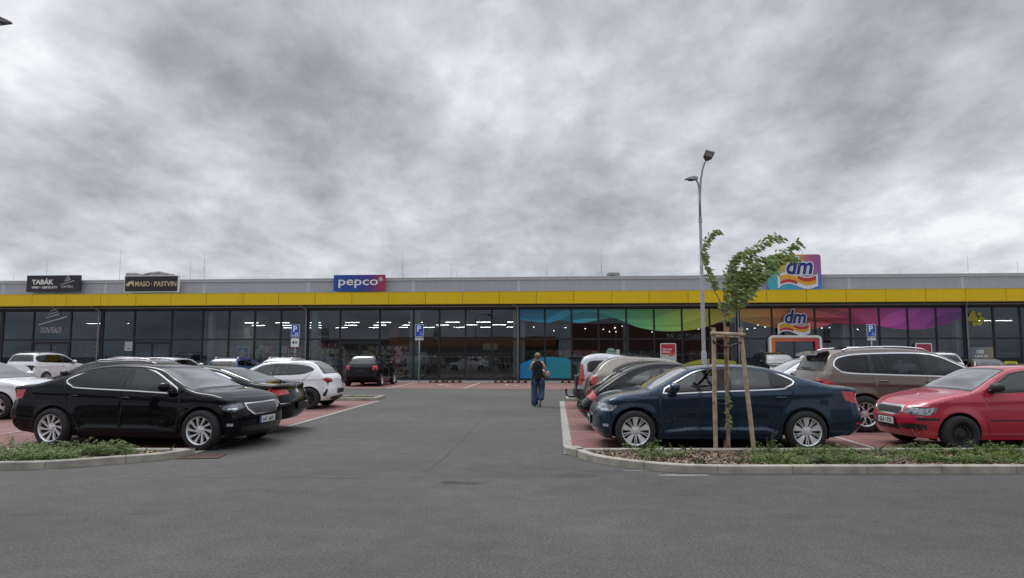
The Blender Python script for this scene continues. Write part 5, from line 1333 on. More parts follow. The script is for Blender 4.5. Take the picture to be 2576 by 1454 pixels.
# posters and stickers on or behind the glass
def px2(px, py, off=0.0): return FB(px, py, off)
def flatmat(name, c): return mat(name, c, .5, var=.05)
FM = {}
def fm(c):
    if c not in FM: FM[c] = flatmat('print_%d' % len(FM), c)
    return FM[c]
def rrect(x0, z0, x1, z1, r, n=5):
    P = []
    for cx, cz, a0 in ((x1-r, z0+r, -pi/2), (x1-r, z1-r, 0), (x0+r, z1-r, pi/2), (x0+r, z0+r, pi)):
        for k in range(n+1): a = a0+pi/2*k/n; P.append((cx+r*cos(a), cz+r*sin(a)))
    return P
def board(name, px0, py0, px1, py1, off, col, label, cat, thick=.02, rad=0, frame=None, fr=.05, group=None):
    """flat printed board parallel to the shop front, root at its lower middle"""
    u0, z1 = FB(px0, py0, off); u1, z0 = FB(px1, py1, off); c = (u0+u1)/2; w_ = u1-u0; h = z1-z0
    root = empty(name, BW(c, off, z0), -TH); tag(root, label, cat, group)
    def panel(nm, inset, y0, y1, m_, rad_):
        q = MB(); P = rrect(-w_/2+inset, inset, w_/2-inset, h-inset, max(.003, rad_)); q.prism(P, y0, y1); return q.build(nm, m_, root)
    if frame is not None:
        panel('frame', 0, -thick, thick, frame, rad); panel('panel', fr, -thick-.012, -thick-.001, col, max(0, rad-fr))
    else: panel('panel', 0, -thick, thick, col, rad)
    root['w'] = w_; root['h'] = h; root['yf'] = -thick-(.012 if frame is not None else 0)
    return root
def btext(root, s, x, z, size, c, width=None, bold=.02, shear=0, k=0, align='LEFT', name='lettering', ext=.003):
    m_ = c if not isinstance(c, tuple) else fm(c)
    return text_obj(name, s, size, m_, root, (x, root['yf']-.005-.003*k, z), bold=bold, width=width, shear=shear, align=align, ext=ext)
WH = (.75, .75, .73)
def poly(root, name, pts, c, y0=-.012, th=.01):
    q = MB(); m_ = c if not isinstance(c, tuple) else fm(c); q.prism(pts, y0, y0+th); return q.build(name, m_, root)

# rooftop signs
SO = .38
s = board('shop_sign', 71, 693.5, 201.5, 733.5, SO, fm((.022, .02, .03)), 'black rooftop sign reading TABÁK with a small hat logo', 'sign', .09)
W_, H_ = s['w'], s['h']
btext(s, 'TABÁK', -W_*.40, H_*.46, .43, WH, width=W_*.41, bold=.035); btext(s, 'VÍNO · DESTILÁTY', -W_*.40, H_*.20, .20, WH, width=W_*.49, bold=.03); btext(s, 'DON PEALO', W_*.16, H_*.22, .27, (.5, .5, .5), width=W_*.22, bold=.0)
def hat(root, x, z, k, c, y=None):
    y = y if y is not None else root['yf']
    for i, (a, b, h0, wd) in enumerate([(-.5, .5, 0, .05), (-.24, .22, .16, .055), (-.18, .17, .26, .05), (-.12, .13, .36, .05), (-.08, .08, .46, .045)]):
        sl = .26
        q = [(x+a*k, z+(h0+a*sl)*k), (x+b*k, z+(h0+b*sl)*k), (x+b*k, z+(h0+b*sl+wd)*k), (x+a*k, z+(h0+a*sl+wd*.6)*k)]
        poly(root, 'hat_logo', q, c, y-.014, .012)
hat(s, W_*.27, H_*.53, .95, (.5, .5, .5))
for (a, b) in ((.36, 0),): pass
s = board('shop_sign', 316, 694, 449.5, 735, SO, fm((.018, .016, .026)), 'black rooftop sign in a white frame reading MASO Z PASTVIN in cream letters', 'sign', .09, frame=M['white'], fr=.05)
W_, H_ = s['w'], s['h']; CR = (.55, .45, .28)
btext(s, 'MASO', -W_*.30, H_*.36, .46, CR, width=W_*.27, bold=.02); btext(s, 'PASTVIN', W_*.05, H_*.36, .46, CR, width=W_*.41, bold=.02); btext(s, 'z', W_*-.005, H_*.44, .2, CR, bold=.02)
cow = [(-.46, .36), (-.455, .5), (-.43, .58), (-.40, .66), (-.33, .68), (-.325, .6), (-.315, .36), (-.335, .36), (-.34, .46), (-.36, .5), (-.39, .5), (-.40, .36), (-.42, .36), (-.43, .44), (-.44, .36)]
poly(s, 'cow_logo', [(a*W_, b*H_) for a, b in cow][::-1], CR, s['yf']-.014, .012)
def grad(name, stops, axis=0, lo=-1.5, hi=1.5, vmix=None, rough=.4, em=0):
    m, t = nt(name); L = t.links.new
    b = N(t, 'ShaderNodeBsdfPrincipled'); o = N(t, 'ShaderNodeOutputMaterial'); L(b.outputs[0], o.inputs[0])
    tc = N(t, 'ShaderNodeTexCoord'); sx = N(t, 'ShaderNodeSeparateXYZ'); L(tc.outputs['Object'], sx.inputs[0])
    mr = N(t, 'ShaderNodeMapRange'); mr.inputs[1].default_value = lo; mr.inputs[2].default_value = hi; L(sx.outputs[axis], mr.inputs[0])
    r = ramp(t, stops); L(mr.outputs[0], r.inputs[0]); c = r.outputs[0]
    if vmix:
        st2, ax2, lo2, hi2, l3, h3 = vmix
        mr2 = N(t, 'ShaderNodeMapRange'); mr2.inputs[1].default_value = lo2; mr2.inputs[2].default_value = hi2; L(sx.outputs[ax2], mr2.inputs[0]); mr2.interpolation_type = 'SMOOTHSTEP'
        mr3 = N(t, 'ShaderNodeMapRange'); mr3.inputs[1].default_value = l3; mr3.inputs[2].default_value = h3; L(sx.outputs[axis], mr3.inputs[0])
        r2 = ramp(t, st2); L(mr3.outputs[0], r2.inputs[0]); mx = N(t, 'ShaderNodeMix', data_type='RGBA'); L(mr2.outputs[0], mx.inputs[0]); L(c, mx.inputs[6]); L(r2.outputs[0], mx.inputs[7]); c = mx.outputs[2]
    L(c, b.inputs['Base Color']); b.inputs['Roughness'].default_value = rough
    return m
gpep = grad('pepco_gradient', [(0, (.008, .07, .32)), (.55, (.02, .05, .30)), (.75, (.10, .03, .20)), (1, (.36, .02, .07))], 0, -1.6, 1.6)
s = board('shop_sign', 841, 692.3, 968.6, 731.5, SO, gpep, 'blue to magenta rooftop sign reading pepco in white letters', 'sign', .09)
W_, H_ = s['w'], s['h']
btext(s, 'pepco', -W_*.42, H_*.36, .78, M['white'], width=W_*.77, bold=.008)
ring = lambda cx, cz, r0, r1, n=20: ([(cx+r1*cos(2*pi*k/n), cz+r1*sin(2*pi*k/n)) for k in range(n)])
def annulus(root, name, cx, cz, r0, r1, c, n=24, y=-.012, th=.01, a0=0, a1=2*pi):
    q = MB(); vs = []; 
    for k in range(n+1):
        a = a0+(a1-a0)*k/n
        for r in (r0, r1): vs.append((cx+r*cos(a), y, cz+r*sin(a)))
    q.add(vs, [(2*k, 2*k+2, 2*k+3, 2*k+1) for k in range(n)]); return q.build(name, c if not isinstance(c, tuple) else fm(c), root)
annulus(s, 'ring_logo', W_*.42, H_*.72, .11, .14, M['white'], y=s['yf']-.006)
hp = [(0, -.07), (.065, .0), (.06, .045), (.03, .055), (0, .03), (-.03, .055), (-.06, .045), (-.065, 0)]
poly(s, 'heart_logo', [(W_*.42+a, H_*.72+b) for a, b in hp], M['white'], s['yf']-.014, .012)
# dm
gdm = grad('drugstore_gradient', [(0, (.05, .36, .42)), (.35, (.04, .34, .55)), (1, (.08, .16, .50))], 0, -1.7, 1.7,
           ([(0, (.12, .42, .30)), (.2, (.45, .40, .05)), (.5, (.62, .42, .03)), (.75, (.45, .12, .22)), (1, (.30, .09, .33))], 2, .45, 1.5, -1.7, 1.7))
M['dmblue'] = mat('navy_letters', (.012, .022, .20), .4); M['dmred'] = mat('red_ribbon', (.50, .03, .03), .4); M['dmyel'] = mat('amber_ribbon', (.70, .36, .02), .4); M['dmwhite'] = mat('logo_outline', (.68, .70, .74), .4)
def dmlogo(root, cx, z0, k, y):
    """ribbon and letters, k = width of the ribbon"""
    def wave(x): return .055*sin((x+.04)*2*pi*1.0)*1.0
    def band(x0, x1, lo, hi, n=24, lx=0, rx=0):
        top = []; bot = []
        for i in range(n+1):
            x = x0+(x1-x0)*i/n; top.append((x, hi(x))); bot.append((x, lo(x)))
        return bot + top[::-1]
    wv = lambda x: .07*sin(2*pi*(x+.5))
    T = lambda P: [(cx + x*k, z0 + z*k) for x, z in P]
    outline = band(-.53, .53, lambda x: wv(x)-.17-(.035 if x < -.45 else 0), lambda x: wv(x)+.155)
    poly(root, 'logo_outline', T(outline), M['dmwhite'], y-.012, .01)
    poly(root, 'ribbon', T(band(-.47, .48, lambda x: wv(x)-.02-.06*(x+.5), lambda x: wv(x)+.10-.08*(x+.5)*0.9)), M['dmyel'], y-.026, .012)
    poly(root, 'ribbon', T(band(-.46, -.02, lambda x: wv(x)-.12, lambda x: wv(x)-.045-.0*(x+.5))), M['dmred'], y-.030, .012)
    poly(root, 'ribbon', T(band(.0, .48, lambda x: wv(x)+.035-.03*x, lambda x: wv(x)+.125)), M['dmred'], y-.030, .012)
    for (b_, m_, yy) in ((.085, M['dmwhite'], y-.016), (.028, M['dmblue'], y-.024)):
        o = text_obj('lettering', 'dm', .62*k, m_, root, (cx+.03*k, yy, z0+.175*k), bold=b_, shear=.22, align='CENTER', ext=.002, sx=1.0)
        for v in o.data.vertices: v.co.x *= .90; v.co.z *= 1
s = board('shop_sign', 1930, 641.6, 2066, 728.6, SO, gdm, 'tall rainbow coloured rooftop sign with a dm logo over a ribbon', 'sign', .12, rad=.16)
dmlogo(s, .05*s['w'], s['h']*.27, s['w']*.72, s['yf'])
# small dm logo over the entrance
u0, z1 = FB(1957, 790, .3); u1, z0 = FB(2038, 840, .3)
s2 = empty('wall_logo', BW((u0+u1)/2, .25, z0), -TH); tag(s2, 'small dm logo with red and yellow ribbon above the drugstore entrance', 'logo')
dmlogo(s2, 0, .36, (u1-u0)*.98, 0)
q = MB(); q.box((-.6, .0, -.3), (-.55, .2, .3)); q.box((.55, .0, -.3), (.6, .2, .3)); q.build('bracket', M['frame'], s2)
# entrance portal
u0, z1 = FB(1934, 844, .35); u1, _ = FB(2067, 844, .35)
pt = empty('entrance_portal', BW((u0+u1)/2, .0, 0.01), -TH); tag(pt, 'white rounded entrance portal with an orange to red inner band around dark doors', 'portal')
w_ = u1-u0
def arch(name, ins, wd, y0, y1, m_):
    q = MB(); P = rrect(-w_/2+ins, -1, w_/2-ins, z1-ins, .28-ins*.5); P = [p for p in P if p[1] > 0]; 
    P = [(w_/2-ins, 0)] + P + [(-w_/2+ins, 0)]
    I = rrect(-w_/2+ins+wd, -1, w_/2-ins-wd, z1-ins-wd, max(.02, .28-ins*.5-wd)); I = [p for p in I if p[1] > 0]; I = [(w_/2-ins-wd, 0)] + I + [(-w_/2+ins+wd, 0)]
    n = len(P); vs = [(x, y0, z) for x, z in P] + [(x, y0, z) for x, z in I] + [(x, y1, z) for x, z in P] + [(x, y1, z) for x, z in I]
    fs = []
    for i in range(n-1): fs += [(i, i+1, n+i+1, n+i), (2*n+i, 3*n+i, 3*n+i+1, 2*n+i+1), (i, 2*n+i, 2*n+i+1, i+1), (n+i, n+i+1, 3*n+i+1, 3*n+i)]
    q.add(vs, fs); return q.build(name, m_, pt)
arch('outer_frame', 0, .14, -.38, -.06, M['white'])
arch('inner_band', .141, .24, -.33, -.06, grad('portal_gradient', [(0, (.62, .20, .04)), (.5, (.60, .13, .06)), (1, (.50, .05, .10))], 0, -1.6, 1.6))
q = MB(); q.box((-w_/2+.39, -.10, 0.02), (w_/2-.39, -.07, z1-.40)); q.build('door_leaf', M['pane_dark'], pt)
for x in (-w_/2+.42, 0, w_/2-.42):
    q = MB(); q.box((x-.03, -.13, .02), (x+.03, -.101, z1-.42)); q.build('door_frame', M['frame'], pt)
# coloured film waves behind the drugstore glass
def film(name, pts, m_, off): 
    q = MB(); P = [FB(x, y, off) for x, y in pts]; q.add([(u, -off, z) for u, z in P], [tuple(range(len(P)))]); return q.build(name, m_, bd)
c9 = lambda x, y: (1288+x/4.343, 727.7+y/4.343)
c7 = lambda x, y: (1674.4+x/2.655, 354.2+y/2.655)
c8 = lambda x, y: (1996.4+x/4.2597, 611.8+y/4.2597)
low = [c9(*p) for p in [(80, 325), (170, 345), (280, 358), (400, 366), (520, 335), (650, 355), (760, 368), (900, 345), (1110, 312), (1250, 372), (1400, 422), (1550, 450), (1700, 460), (1850, 455), (2000, 437), (2150, 402), (2300, 345), (2440, 305)]] + [c7(*p) for p in [(490, 1192), (600, 1225), (715, 1247), (860, 1258), (1000, 1255), (1100, 1225), (1200, 1185)]] + [c8(*p) for p in [(560, 802), (640, 830), (780, 865), (900, 885), (1000, 905), (1150, 920), (1300, 922), (1450, 910), (1600, 880), (1750, 820), (1825, 780)]]
low = smooth_poly(low, 3, False)
top = [(x, 775) for x, _ in low[::-1]]
fst = [(p_, tuple(v_*2.5+.012 for v_ in c_)) for p_, c_ in [(0, (.012, .13, .27)), (.14, (.015, .17, .22)), (.24, (.03, .18, .10)), (.33, (.08, .20, .05)), (.42, (.19, .21, .02)), (.50, (.22, .16, .03)), (.58, (.27, .11, .03)), (.68, (.26, .045, .04)), (.76, (.23, .02, .07)), (.86, (.19, .025, .15)), (1, (.10, .02, .15))]]
ua, ub = uf(1304), uf(2428)
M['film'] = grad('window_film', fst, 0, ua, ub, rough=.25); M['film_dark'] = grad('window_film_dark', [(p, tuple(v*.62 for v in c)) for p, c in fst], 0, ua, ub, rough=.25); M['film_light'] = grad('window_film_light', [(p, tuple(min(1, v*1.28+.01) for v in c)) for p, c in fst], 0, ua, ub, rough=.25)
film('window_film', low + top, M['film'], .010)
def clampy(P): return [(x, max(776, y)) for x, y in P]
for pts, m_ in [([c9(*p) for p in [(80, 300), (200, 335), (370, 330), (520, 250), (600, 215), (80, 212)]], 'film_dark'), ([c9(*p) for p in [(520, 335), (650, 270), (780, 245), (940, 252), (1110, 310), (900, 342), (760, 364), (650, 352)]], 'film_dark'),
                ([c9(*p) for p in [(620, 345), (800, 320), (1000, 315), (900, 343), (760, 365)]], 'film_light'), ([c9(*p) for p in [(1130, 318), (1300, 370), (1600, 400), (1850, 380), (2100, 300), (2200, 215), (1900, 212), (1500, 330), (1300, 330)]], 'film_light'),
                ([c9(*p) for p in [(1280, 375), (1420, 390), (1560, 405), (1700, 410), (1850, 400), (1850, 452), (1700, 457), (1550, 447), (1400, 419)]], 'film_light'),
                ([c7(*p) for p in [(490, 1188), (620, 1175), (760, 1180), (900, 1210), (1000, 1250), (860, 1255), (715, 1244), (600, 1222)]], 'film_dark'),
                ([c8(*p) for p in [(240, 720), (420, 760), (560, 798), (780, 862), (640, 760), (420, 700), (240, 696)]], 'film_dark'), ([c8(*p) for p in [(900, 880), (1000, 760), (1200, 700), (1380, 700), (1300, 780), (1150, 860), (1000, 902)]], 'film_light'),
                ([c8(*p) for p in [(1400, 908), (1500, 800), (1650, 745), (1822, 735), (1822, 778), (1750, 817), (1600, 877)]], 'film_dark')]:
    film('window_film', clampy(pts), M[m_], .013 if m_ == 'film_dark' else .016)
gcy = grad('cyan_film', [(0, (.01, .17, .42)), (.35, (.01, .23, .44)), (1, (.02, .25, .30))], 0, uf(1304), uf(1440), rough=.3)
lw = smooth_poly([c9(*p) for p in [(78, 820), (150, 790), (250, 755), (350, 738), (480, 740), (600, 757), (652, 778)]], 3, False)
film('window_film', lw + [c9(652, 985), c9(78, 985)], gcy, .012)
lw2 = smooth_poly([c9(*p) for p in [(365, 800), (450, 790), (560, 810), (652, 850)]], 3, False)
film('window_film', lw2 + [c9(652, 985), c9(365, 985)], grad('teal_film', [(0, (.012, .22, .33)), (1, (.02, .24, .25))], 0, uf(1370), uf(1440), rough=.3), .018)
film('window_film', smooth_poly([c9(*p) for p in [(1890, 812), (2000, 780), (2150, 762), (2300, 768), (2450, 788)]], 3, False) + [c9(2450, 985), c9(1890, 985)], flatmat('yellow_film', (.36, .36, .04)), .012)
# posters
s = board('poster_stand', 1661, 863.5, 1701.5, 908, .16, fm((.46, .03, .045)), 'red and white poster reading Super ceny bez akce in a white rounded frame', 'poster', .03, rad=.08, frame=M['white'], fr=.05)
W_, H_ = s['w'], s['h']; poly(s, 'pale_area', [(-W_*.43, .06), (W_*.43, .06), (W_*.43, H_*.36), (-W_*.43, H_*.36)], (.45, .55, .5), s['yf']-.006, .004)
btext(s, 'Super ceny', -W_*.36, H_*.62, .16, M['white'], width=W_*.58, bold=.03); btext(s, 'bez akce', -W_*.36, H_*.47, .16, M['white'], width=W_*.46, bold=.03)
poly(s, 'red_tag', [(.05, H_*.25), (W_*.38, H_*.32), (W_*.40, H_*.50), (.07, H_*.43)], (.50, .12, .08), s['yf']-.012, .004)
for px0, px1 in ((1388, 1416), (1437, 1464), (1483, 1506)):
    s = board('promo_board', px0-18, 880, px1, 893, -2.2, fm((.40, .12, .06)), 'orange red promotional board hanging above the drugstore counter reading využij výhody', 'board', .02, group='promotional boards in the drugstore')
    W_, H_ = s['w'], s['h']; poly(s, 'red_tag', [(0, -.12), (W_*.45, -.14), (W_*.5, H_*.9), (.04, H_)], (.42, .02, .03), s['yf']-.012, .008); btext(s, 'využij', .05, H_*.45, .22, WH, width=W_*.36, k=3); btext(s, 'výhody', .02, H_*.02, .22, WH, width=W_*.42, k=3)
s = board('poster', 990, 873, 1015.5, 916, -.06, fm((.42, .025, .035)), 'red window poster with a large white percent sign', 'poster', .01)
W_, H_ = s['w'], s['h']; btext(s, '%', 0, H_*.50, .85, WH, align='CENTER', bold=.03); poly(s, 'white_bar', [(-W_*.4, H_*.38), (W_*.4, H_*.38), (W_*.4, H_*.41), (-W_*.4, H_*.41)], WH, s['yf']-.01, .006); poly(s, 'white_note', [(-W_*.25, H_*.08), (W_*.2, H_*.08), (W_*.2, H_*.26), (-W_*.25, H_*.26)], WH, s['yf']-.01, .006)
s = board('poster', 979, 822, 1003, 862, -.4, fm((.16, .015, .022)), 'dark red hanging banner reading hity! týdne with a heart in a ring', 'banner', .01)
W_, H_ = s['w'], s['h']; PK = (.38, .16, .18); annulus(s, 'ring_logo', 0, H_*.72, .15, .19, PK, y=s['yf']-.006); poly(s, 'heart_logo', [(a*1.4, H_*.72+b*1.4) for a, b in hp], PK, s['yf']-.012, .01); btext(s, 'hity!', 0, H_*.30, .30, PK, align='CENTER'); btext(s, 'týdne', 0, H_*.08, .26, PK, align='CENTER')
s = board('poster', 722, 873, 750.5, 898, -.06, fm((.40, .02, .03)), 'red window poster reading SALE výprodej behind the four times parking plate', 'poster', .01)
W_, H_ = s['w'], s['h']; btext(s, 'SALE', 0, H_*.42, .36, WH, width=W_*.85, align='CENTER', bold=.03); btext(s, 'výprodej', 0, H_*.12, .18, WH, width=W_*.8, align='CENTER')
s = board('poster', 596, 872.5, 626, 902, -.06, fm((.05, .20, .40)), 'blue window poster with a white border above the blue estate car', 'poster', .01, frame=M['white'], fr=.04)
W_, H_ = s['w'], s['h']; poly(s, 'figure_print', [(-.2, .1), (.1, .12), (.25, .35), (.05, .5), (.1, .7), (-.1, .6), (-.25, .4)], (.55, .5, .45), s['yf']-.006, .004)
s = board('poster', 803, 826, 823, 852, -.5, fm((.03, .03, .025)), 'black hanging board reading pokladna above the tills', 'board', .01)
btext(s, 'poklad', 0, .06, .30, (.5, .5, .42), width=s['w']*1.1, align='CENTER')
for px in (812, 829, 845):
    s = board('poster', px-8, 862, px+6, 872, -.5, fm((.30, .03, .06)), 'small red placard with a percent sign hanging inside the pepco window', 'placard', .01, group='percent placards'); btext(s, '%', 0, .03, .24, WH, align='CENTER')
s = board('poster', 1215, 864, 1252, 880, -1.6, fm((.35, .38, .30)), 'pale green board above the clothes rails', 'board', .01)
s = board('poster', 493, 867, 513, 890, .03, fm((.42, .48, .5)), 'pale notice with a blue mark on the glass left of the butcher door', 'notice', .01); s.location.x -= 0; s.location = BW(uf(326), .03, zf(882)); btext(s, 'OPEN', 0, .1, .12, (.03, .15, .35), align='CENTER')
s = board('poster', 1525, 875, 1549, 902, .03, fm((.28, .40, .33)), 'round pale green window sticker reading Nakupujte above the white van', 'sticker', .008, rad=.30); btext(s, 'Nakupujte', 0, .42, .12, (.03, .12, .10), width=s['w']*.8, align='CENTER'); btext(s, 'tak, jak to', 0, .25, .12, (.03, .12, .10), width=s['w']*.7, align='CENTER')
s = board('poster', 1550, 879, 1559, 894, .03, fm((.55, .55, .55)), 'small white notice beside the green sticker', 'notice', .008)
s = board('poster_stand', 2302, 863, 2346, 905, .16, fm((.34, .04, .07)), 'dark red poster in a white frame beyond the brown SUV roof', 'poster', .03, rad=.08, frame=M['white'], fr=.06)
s = board('poster', 2440, 873, 2500, 905, .03, grad('pet_poster', [(0, (.12, .16, .22)), (.6, (.20, .22, .22)), (1, (.30, .24, .10))], 0, -.8, .8), 'pet shop window poster with a sunset sky reading 100 % v plné síle', 'poster', .01)
btext(s, '100', -.12, s['h']*.5, .32, WH, align='CENTER', bold=.02); btext(s, 'v plné síle', -.05, s['h']*.22, .2, WH, align='CENTER')
# yellow advertising frame at the far right
s = board('advertising_stand', 2524, 878, 2560, 930, .5, fm((.05, .16, .16)), 'yellow framed upright advertising stand by the pet shop window', 'stand', .04, rad=.1, frame=fm((.62, .60, .02)), fr=.12); s.location.z = 0
btext(s, 'AKCE', 0, s['h']*.6, .16, (.5, .5, .4), align='CENTER')
# Don Pealo logo on the glass
u0, z1 = FB(105, 795, .05); u1, z0 = FB(155, 838, .05)
s = empty('window_logo', BW((u0+u1)/2, .06, z0), -TH); s['yf'] = 0; tag(s, 'grey hat logo with DON PEALO lettering on the dark tobacco shop glass', 'logo')
hat(s, .1, .80, 2.0, (.62, .63, .65), y=-.005); text_obj('lettering', 'DON PEALO', .55, fm((.62, .63, .65)), s, (0, -.01, .02), width=1.45, align='CENTER', bold=-.004)
# paw print
s = empty('paw_sign', BW(uf(2454), .06, zf(820)), -TH); tag(s, 'yellow green paw print sticker high on the pet shop glass', 'paw print')
pc = (.42, .40, .03); uc = uf(2454); zc0 = zf(820)
def pp(P): return [(FB(x, y, .06)[0]-uc, FB(x, y, .06)[1]-zc0) for x, y in P]
pad = smooth_poly([c8(*p) for p in [(1915, 722), (1945, 740), (1960, 780), (1980, 815), (1965, 838), (1920, 835), (1875, 838), (1860, 815), (1880, 780), (1892, 745)]], 3)
poly(s, 'pad', pp(pad), pc, -.01, .01)
for (a, b, rx, ry, ro) in ((1990, 759, 27, 20, .1), (2015, 812, 34, 24, .3), (1990, 858, 32, 27, .2), (1936, 865, 26, 23, .5)): poly(s, 'toe', pp([c8(*p) for p in ell(a, b, rx, ry, 18, ro)]), pc, -.01, .01)

# ------------------------------------------------------------------ rooftop odds and ends
def rod(px, py0, py1, off=-2.5, guy=False, i=[0]):
    i[0] += 1
    a = AT(px, py1, D0+abs(off)); b = AT(px, py0, D0+abs(off))
    r = empty('lightning_rod', (a.x, a.y, ZPAR-.4)); tag(r, 'thin grey lightning rod standing on the flat roof', 'lightning rod', 'lightning rods on the roof')
    q = MB(); h = b.z-(ZPAR-.4); q.tube([(0, 0, 0), (0, 0, h*.5), (0, 0, h)], [.016, .010, .007], 6); q.build('rod', M['pipe'], r)
    if guy: q = MB(); q.tube([(0, 0, h*.6), (-.32, -.2, .1)], .007, 5); q.tube([(0, 0, h*.6), (.12, .2, .1)], .007, 5); q.build('brace', M['pipe'], r)
for a in [(117, 653, 690), (301, 628, 690), (479, 654, 690), (513, 634, 690, -2.5, True), (1012.5, 629, 690, -2.5, True), (1075, 675, 690), (1135, 662, 690), (1149, 682, 690), (1373, 683, 690), (1377, 661, 690), (1513, 625, 690, -2.5, True), (2019, 622, 650), (2263, 676, 690), (2436, 644, 690), (2465, 679, 690), (2561, 656, 690), (34, 690, 700)]: rod(*a)
M['vent'] = mat('weathered_metal', (.33, .33, .32), .6, var=.15)
def hvac(px0, px1, py0, D, label):
    a = AT(px0, py0, D0+D); b = AT(px1, py0, D0+D); r = empty('rooftop_unit', ((a.x+b.x)/2, a.y, ZPAR-.4)); tag(r, label, 'ventilation unit'); w_ = b.x-a.x; h = a.z-ZPAR+.4
    q = MB(); q.rbox((-w_/2, -.5, 0), (w_/2, .5, h), .04); q.build('casing', M['vent'], r)
    q = MB()
    for k in range(4): q.box((-w_*.4, -.52, h*.3+k*h*.15), (w_*.1, -.501, h*.3+k*h*.15+.04))
    q.build('louvre', M['ink'], r)
    q = MB(); q.tube([(w_*.45, 0, h*.8), (w_*.75, 0, h*.75), (w_*.8, 0, 0)], .09, 8); q.build('pipe', M['vent'], r)
hvac(1527, 1556, 686.5, 3, 'small grey ventilation unit on the roof above the drugstore'); hvac(326, 352, 688, 3, 'low grey ventilation unit behind the butcher sign, left one'); 
r = empty('rooftop_duct', (AT(400, 690, D0+3).x, D0+3, ZPAR-.4)); tag(r, 'bent silver duct rising behind the butcher sign', 'duct')
q = MB(); P = [AT(x, y, D0+3) for x, y in ((362, 692), (378, 688), (402, 685.5), (425, 691), (438, 694))]; q.tube([(p.x-r.location.x, 0, p.z-r.location.z) for p in P], .11, 8); q.build('duct', M['vent'], r, smooth=True)
q = MB(); p = AT(398, 690, D0+3); q.box((-.4, -.3, 0), (.5, .3, p.z-r.location.z)); q.build('casing', M['vent'], r)

# ------------------------------------------------------------------ wheel stops
M['stopw'] = mat('stop_reflector', (.55, .42, .34), .6)
u_ = lambda px: (G(px, 961) - Vector((0, D0, 0))).dot(Vector((cos(TH), -sin(TH), 0)))
ws = None
for px in (965, 987, 1107, 1148, 1268, 1309, 1431, 1472, 1590, 1630, 820, 860):
    if ws is None:
        ws = empty('wheel_stop'); q = MB(); q.prism([(-.5, 0), (.5, 0), (.42, .12), (-.42, .12)], -.08, .08); q.build('body', M['rubber'], ws)
        for x in (-.22, .16):
            q = MB(); q.prism([(x-.11, .03), (x+.13, .03), (x+.11, .11), (x-.09, .11)], -.084, -.081); q.build('reflector', M['stopw'], ws)
        r = ws
    else: r = copy_tree(ws)
    r.location = BW(u_(px), OF1+.12, .008); r.rotation_euler.z = -TH
    tag(r, 'black rubber wheel stop with pale reflector patches in front of the shop windows', 'wheel stop', 'wheel stops along the shop front')

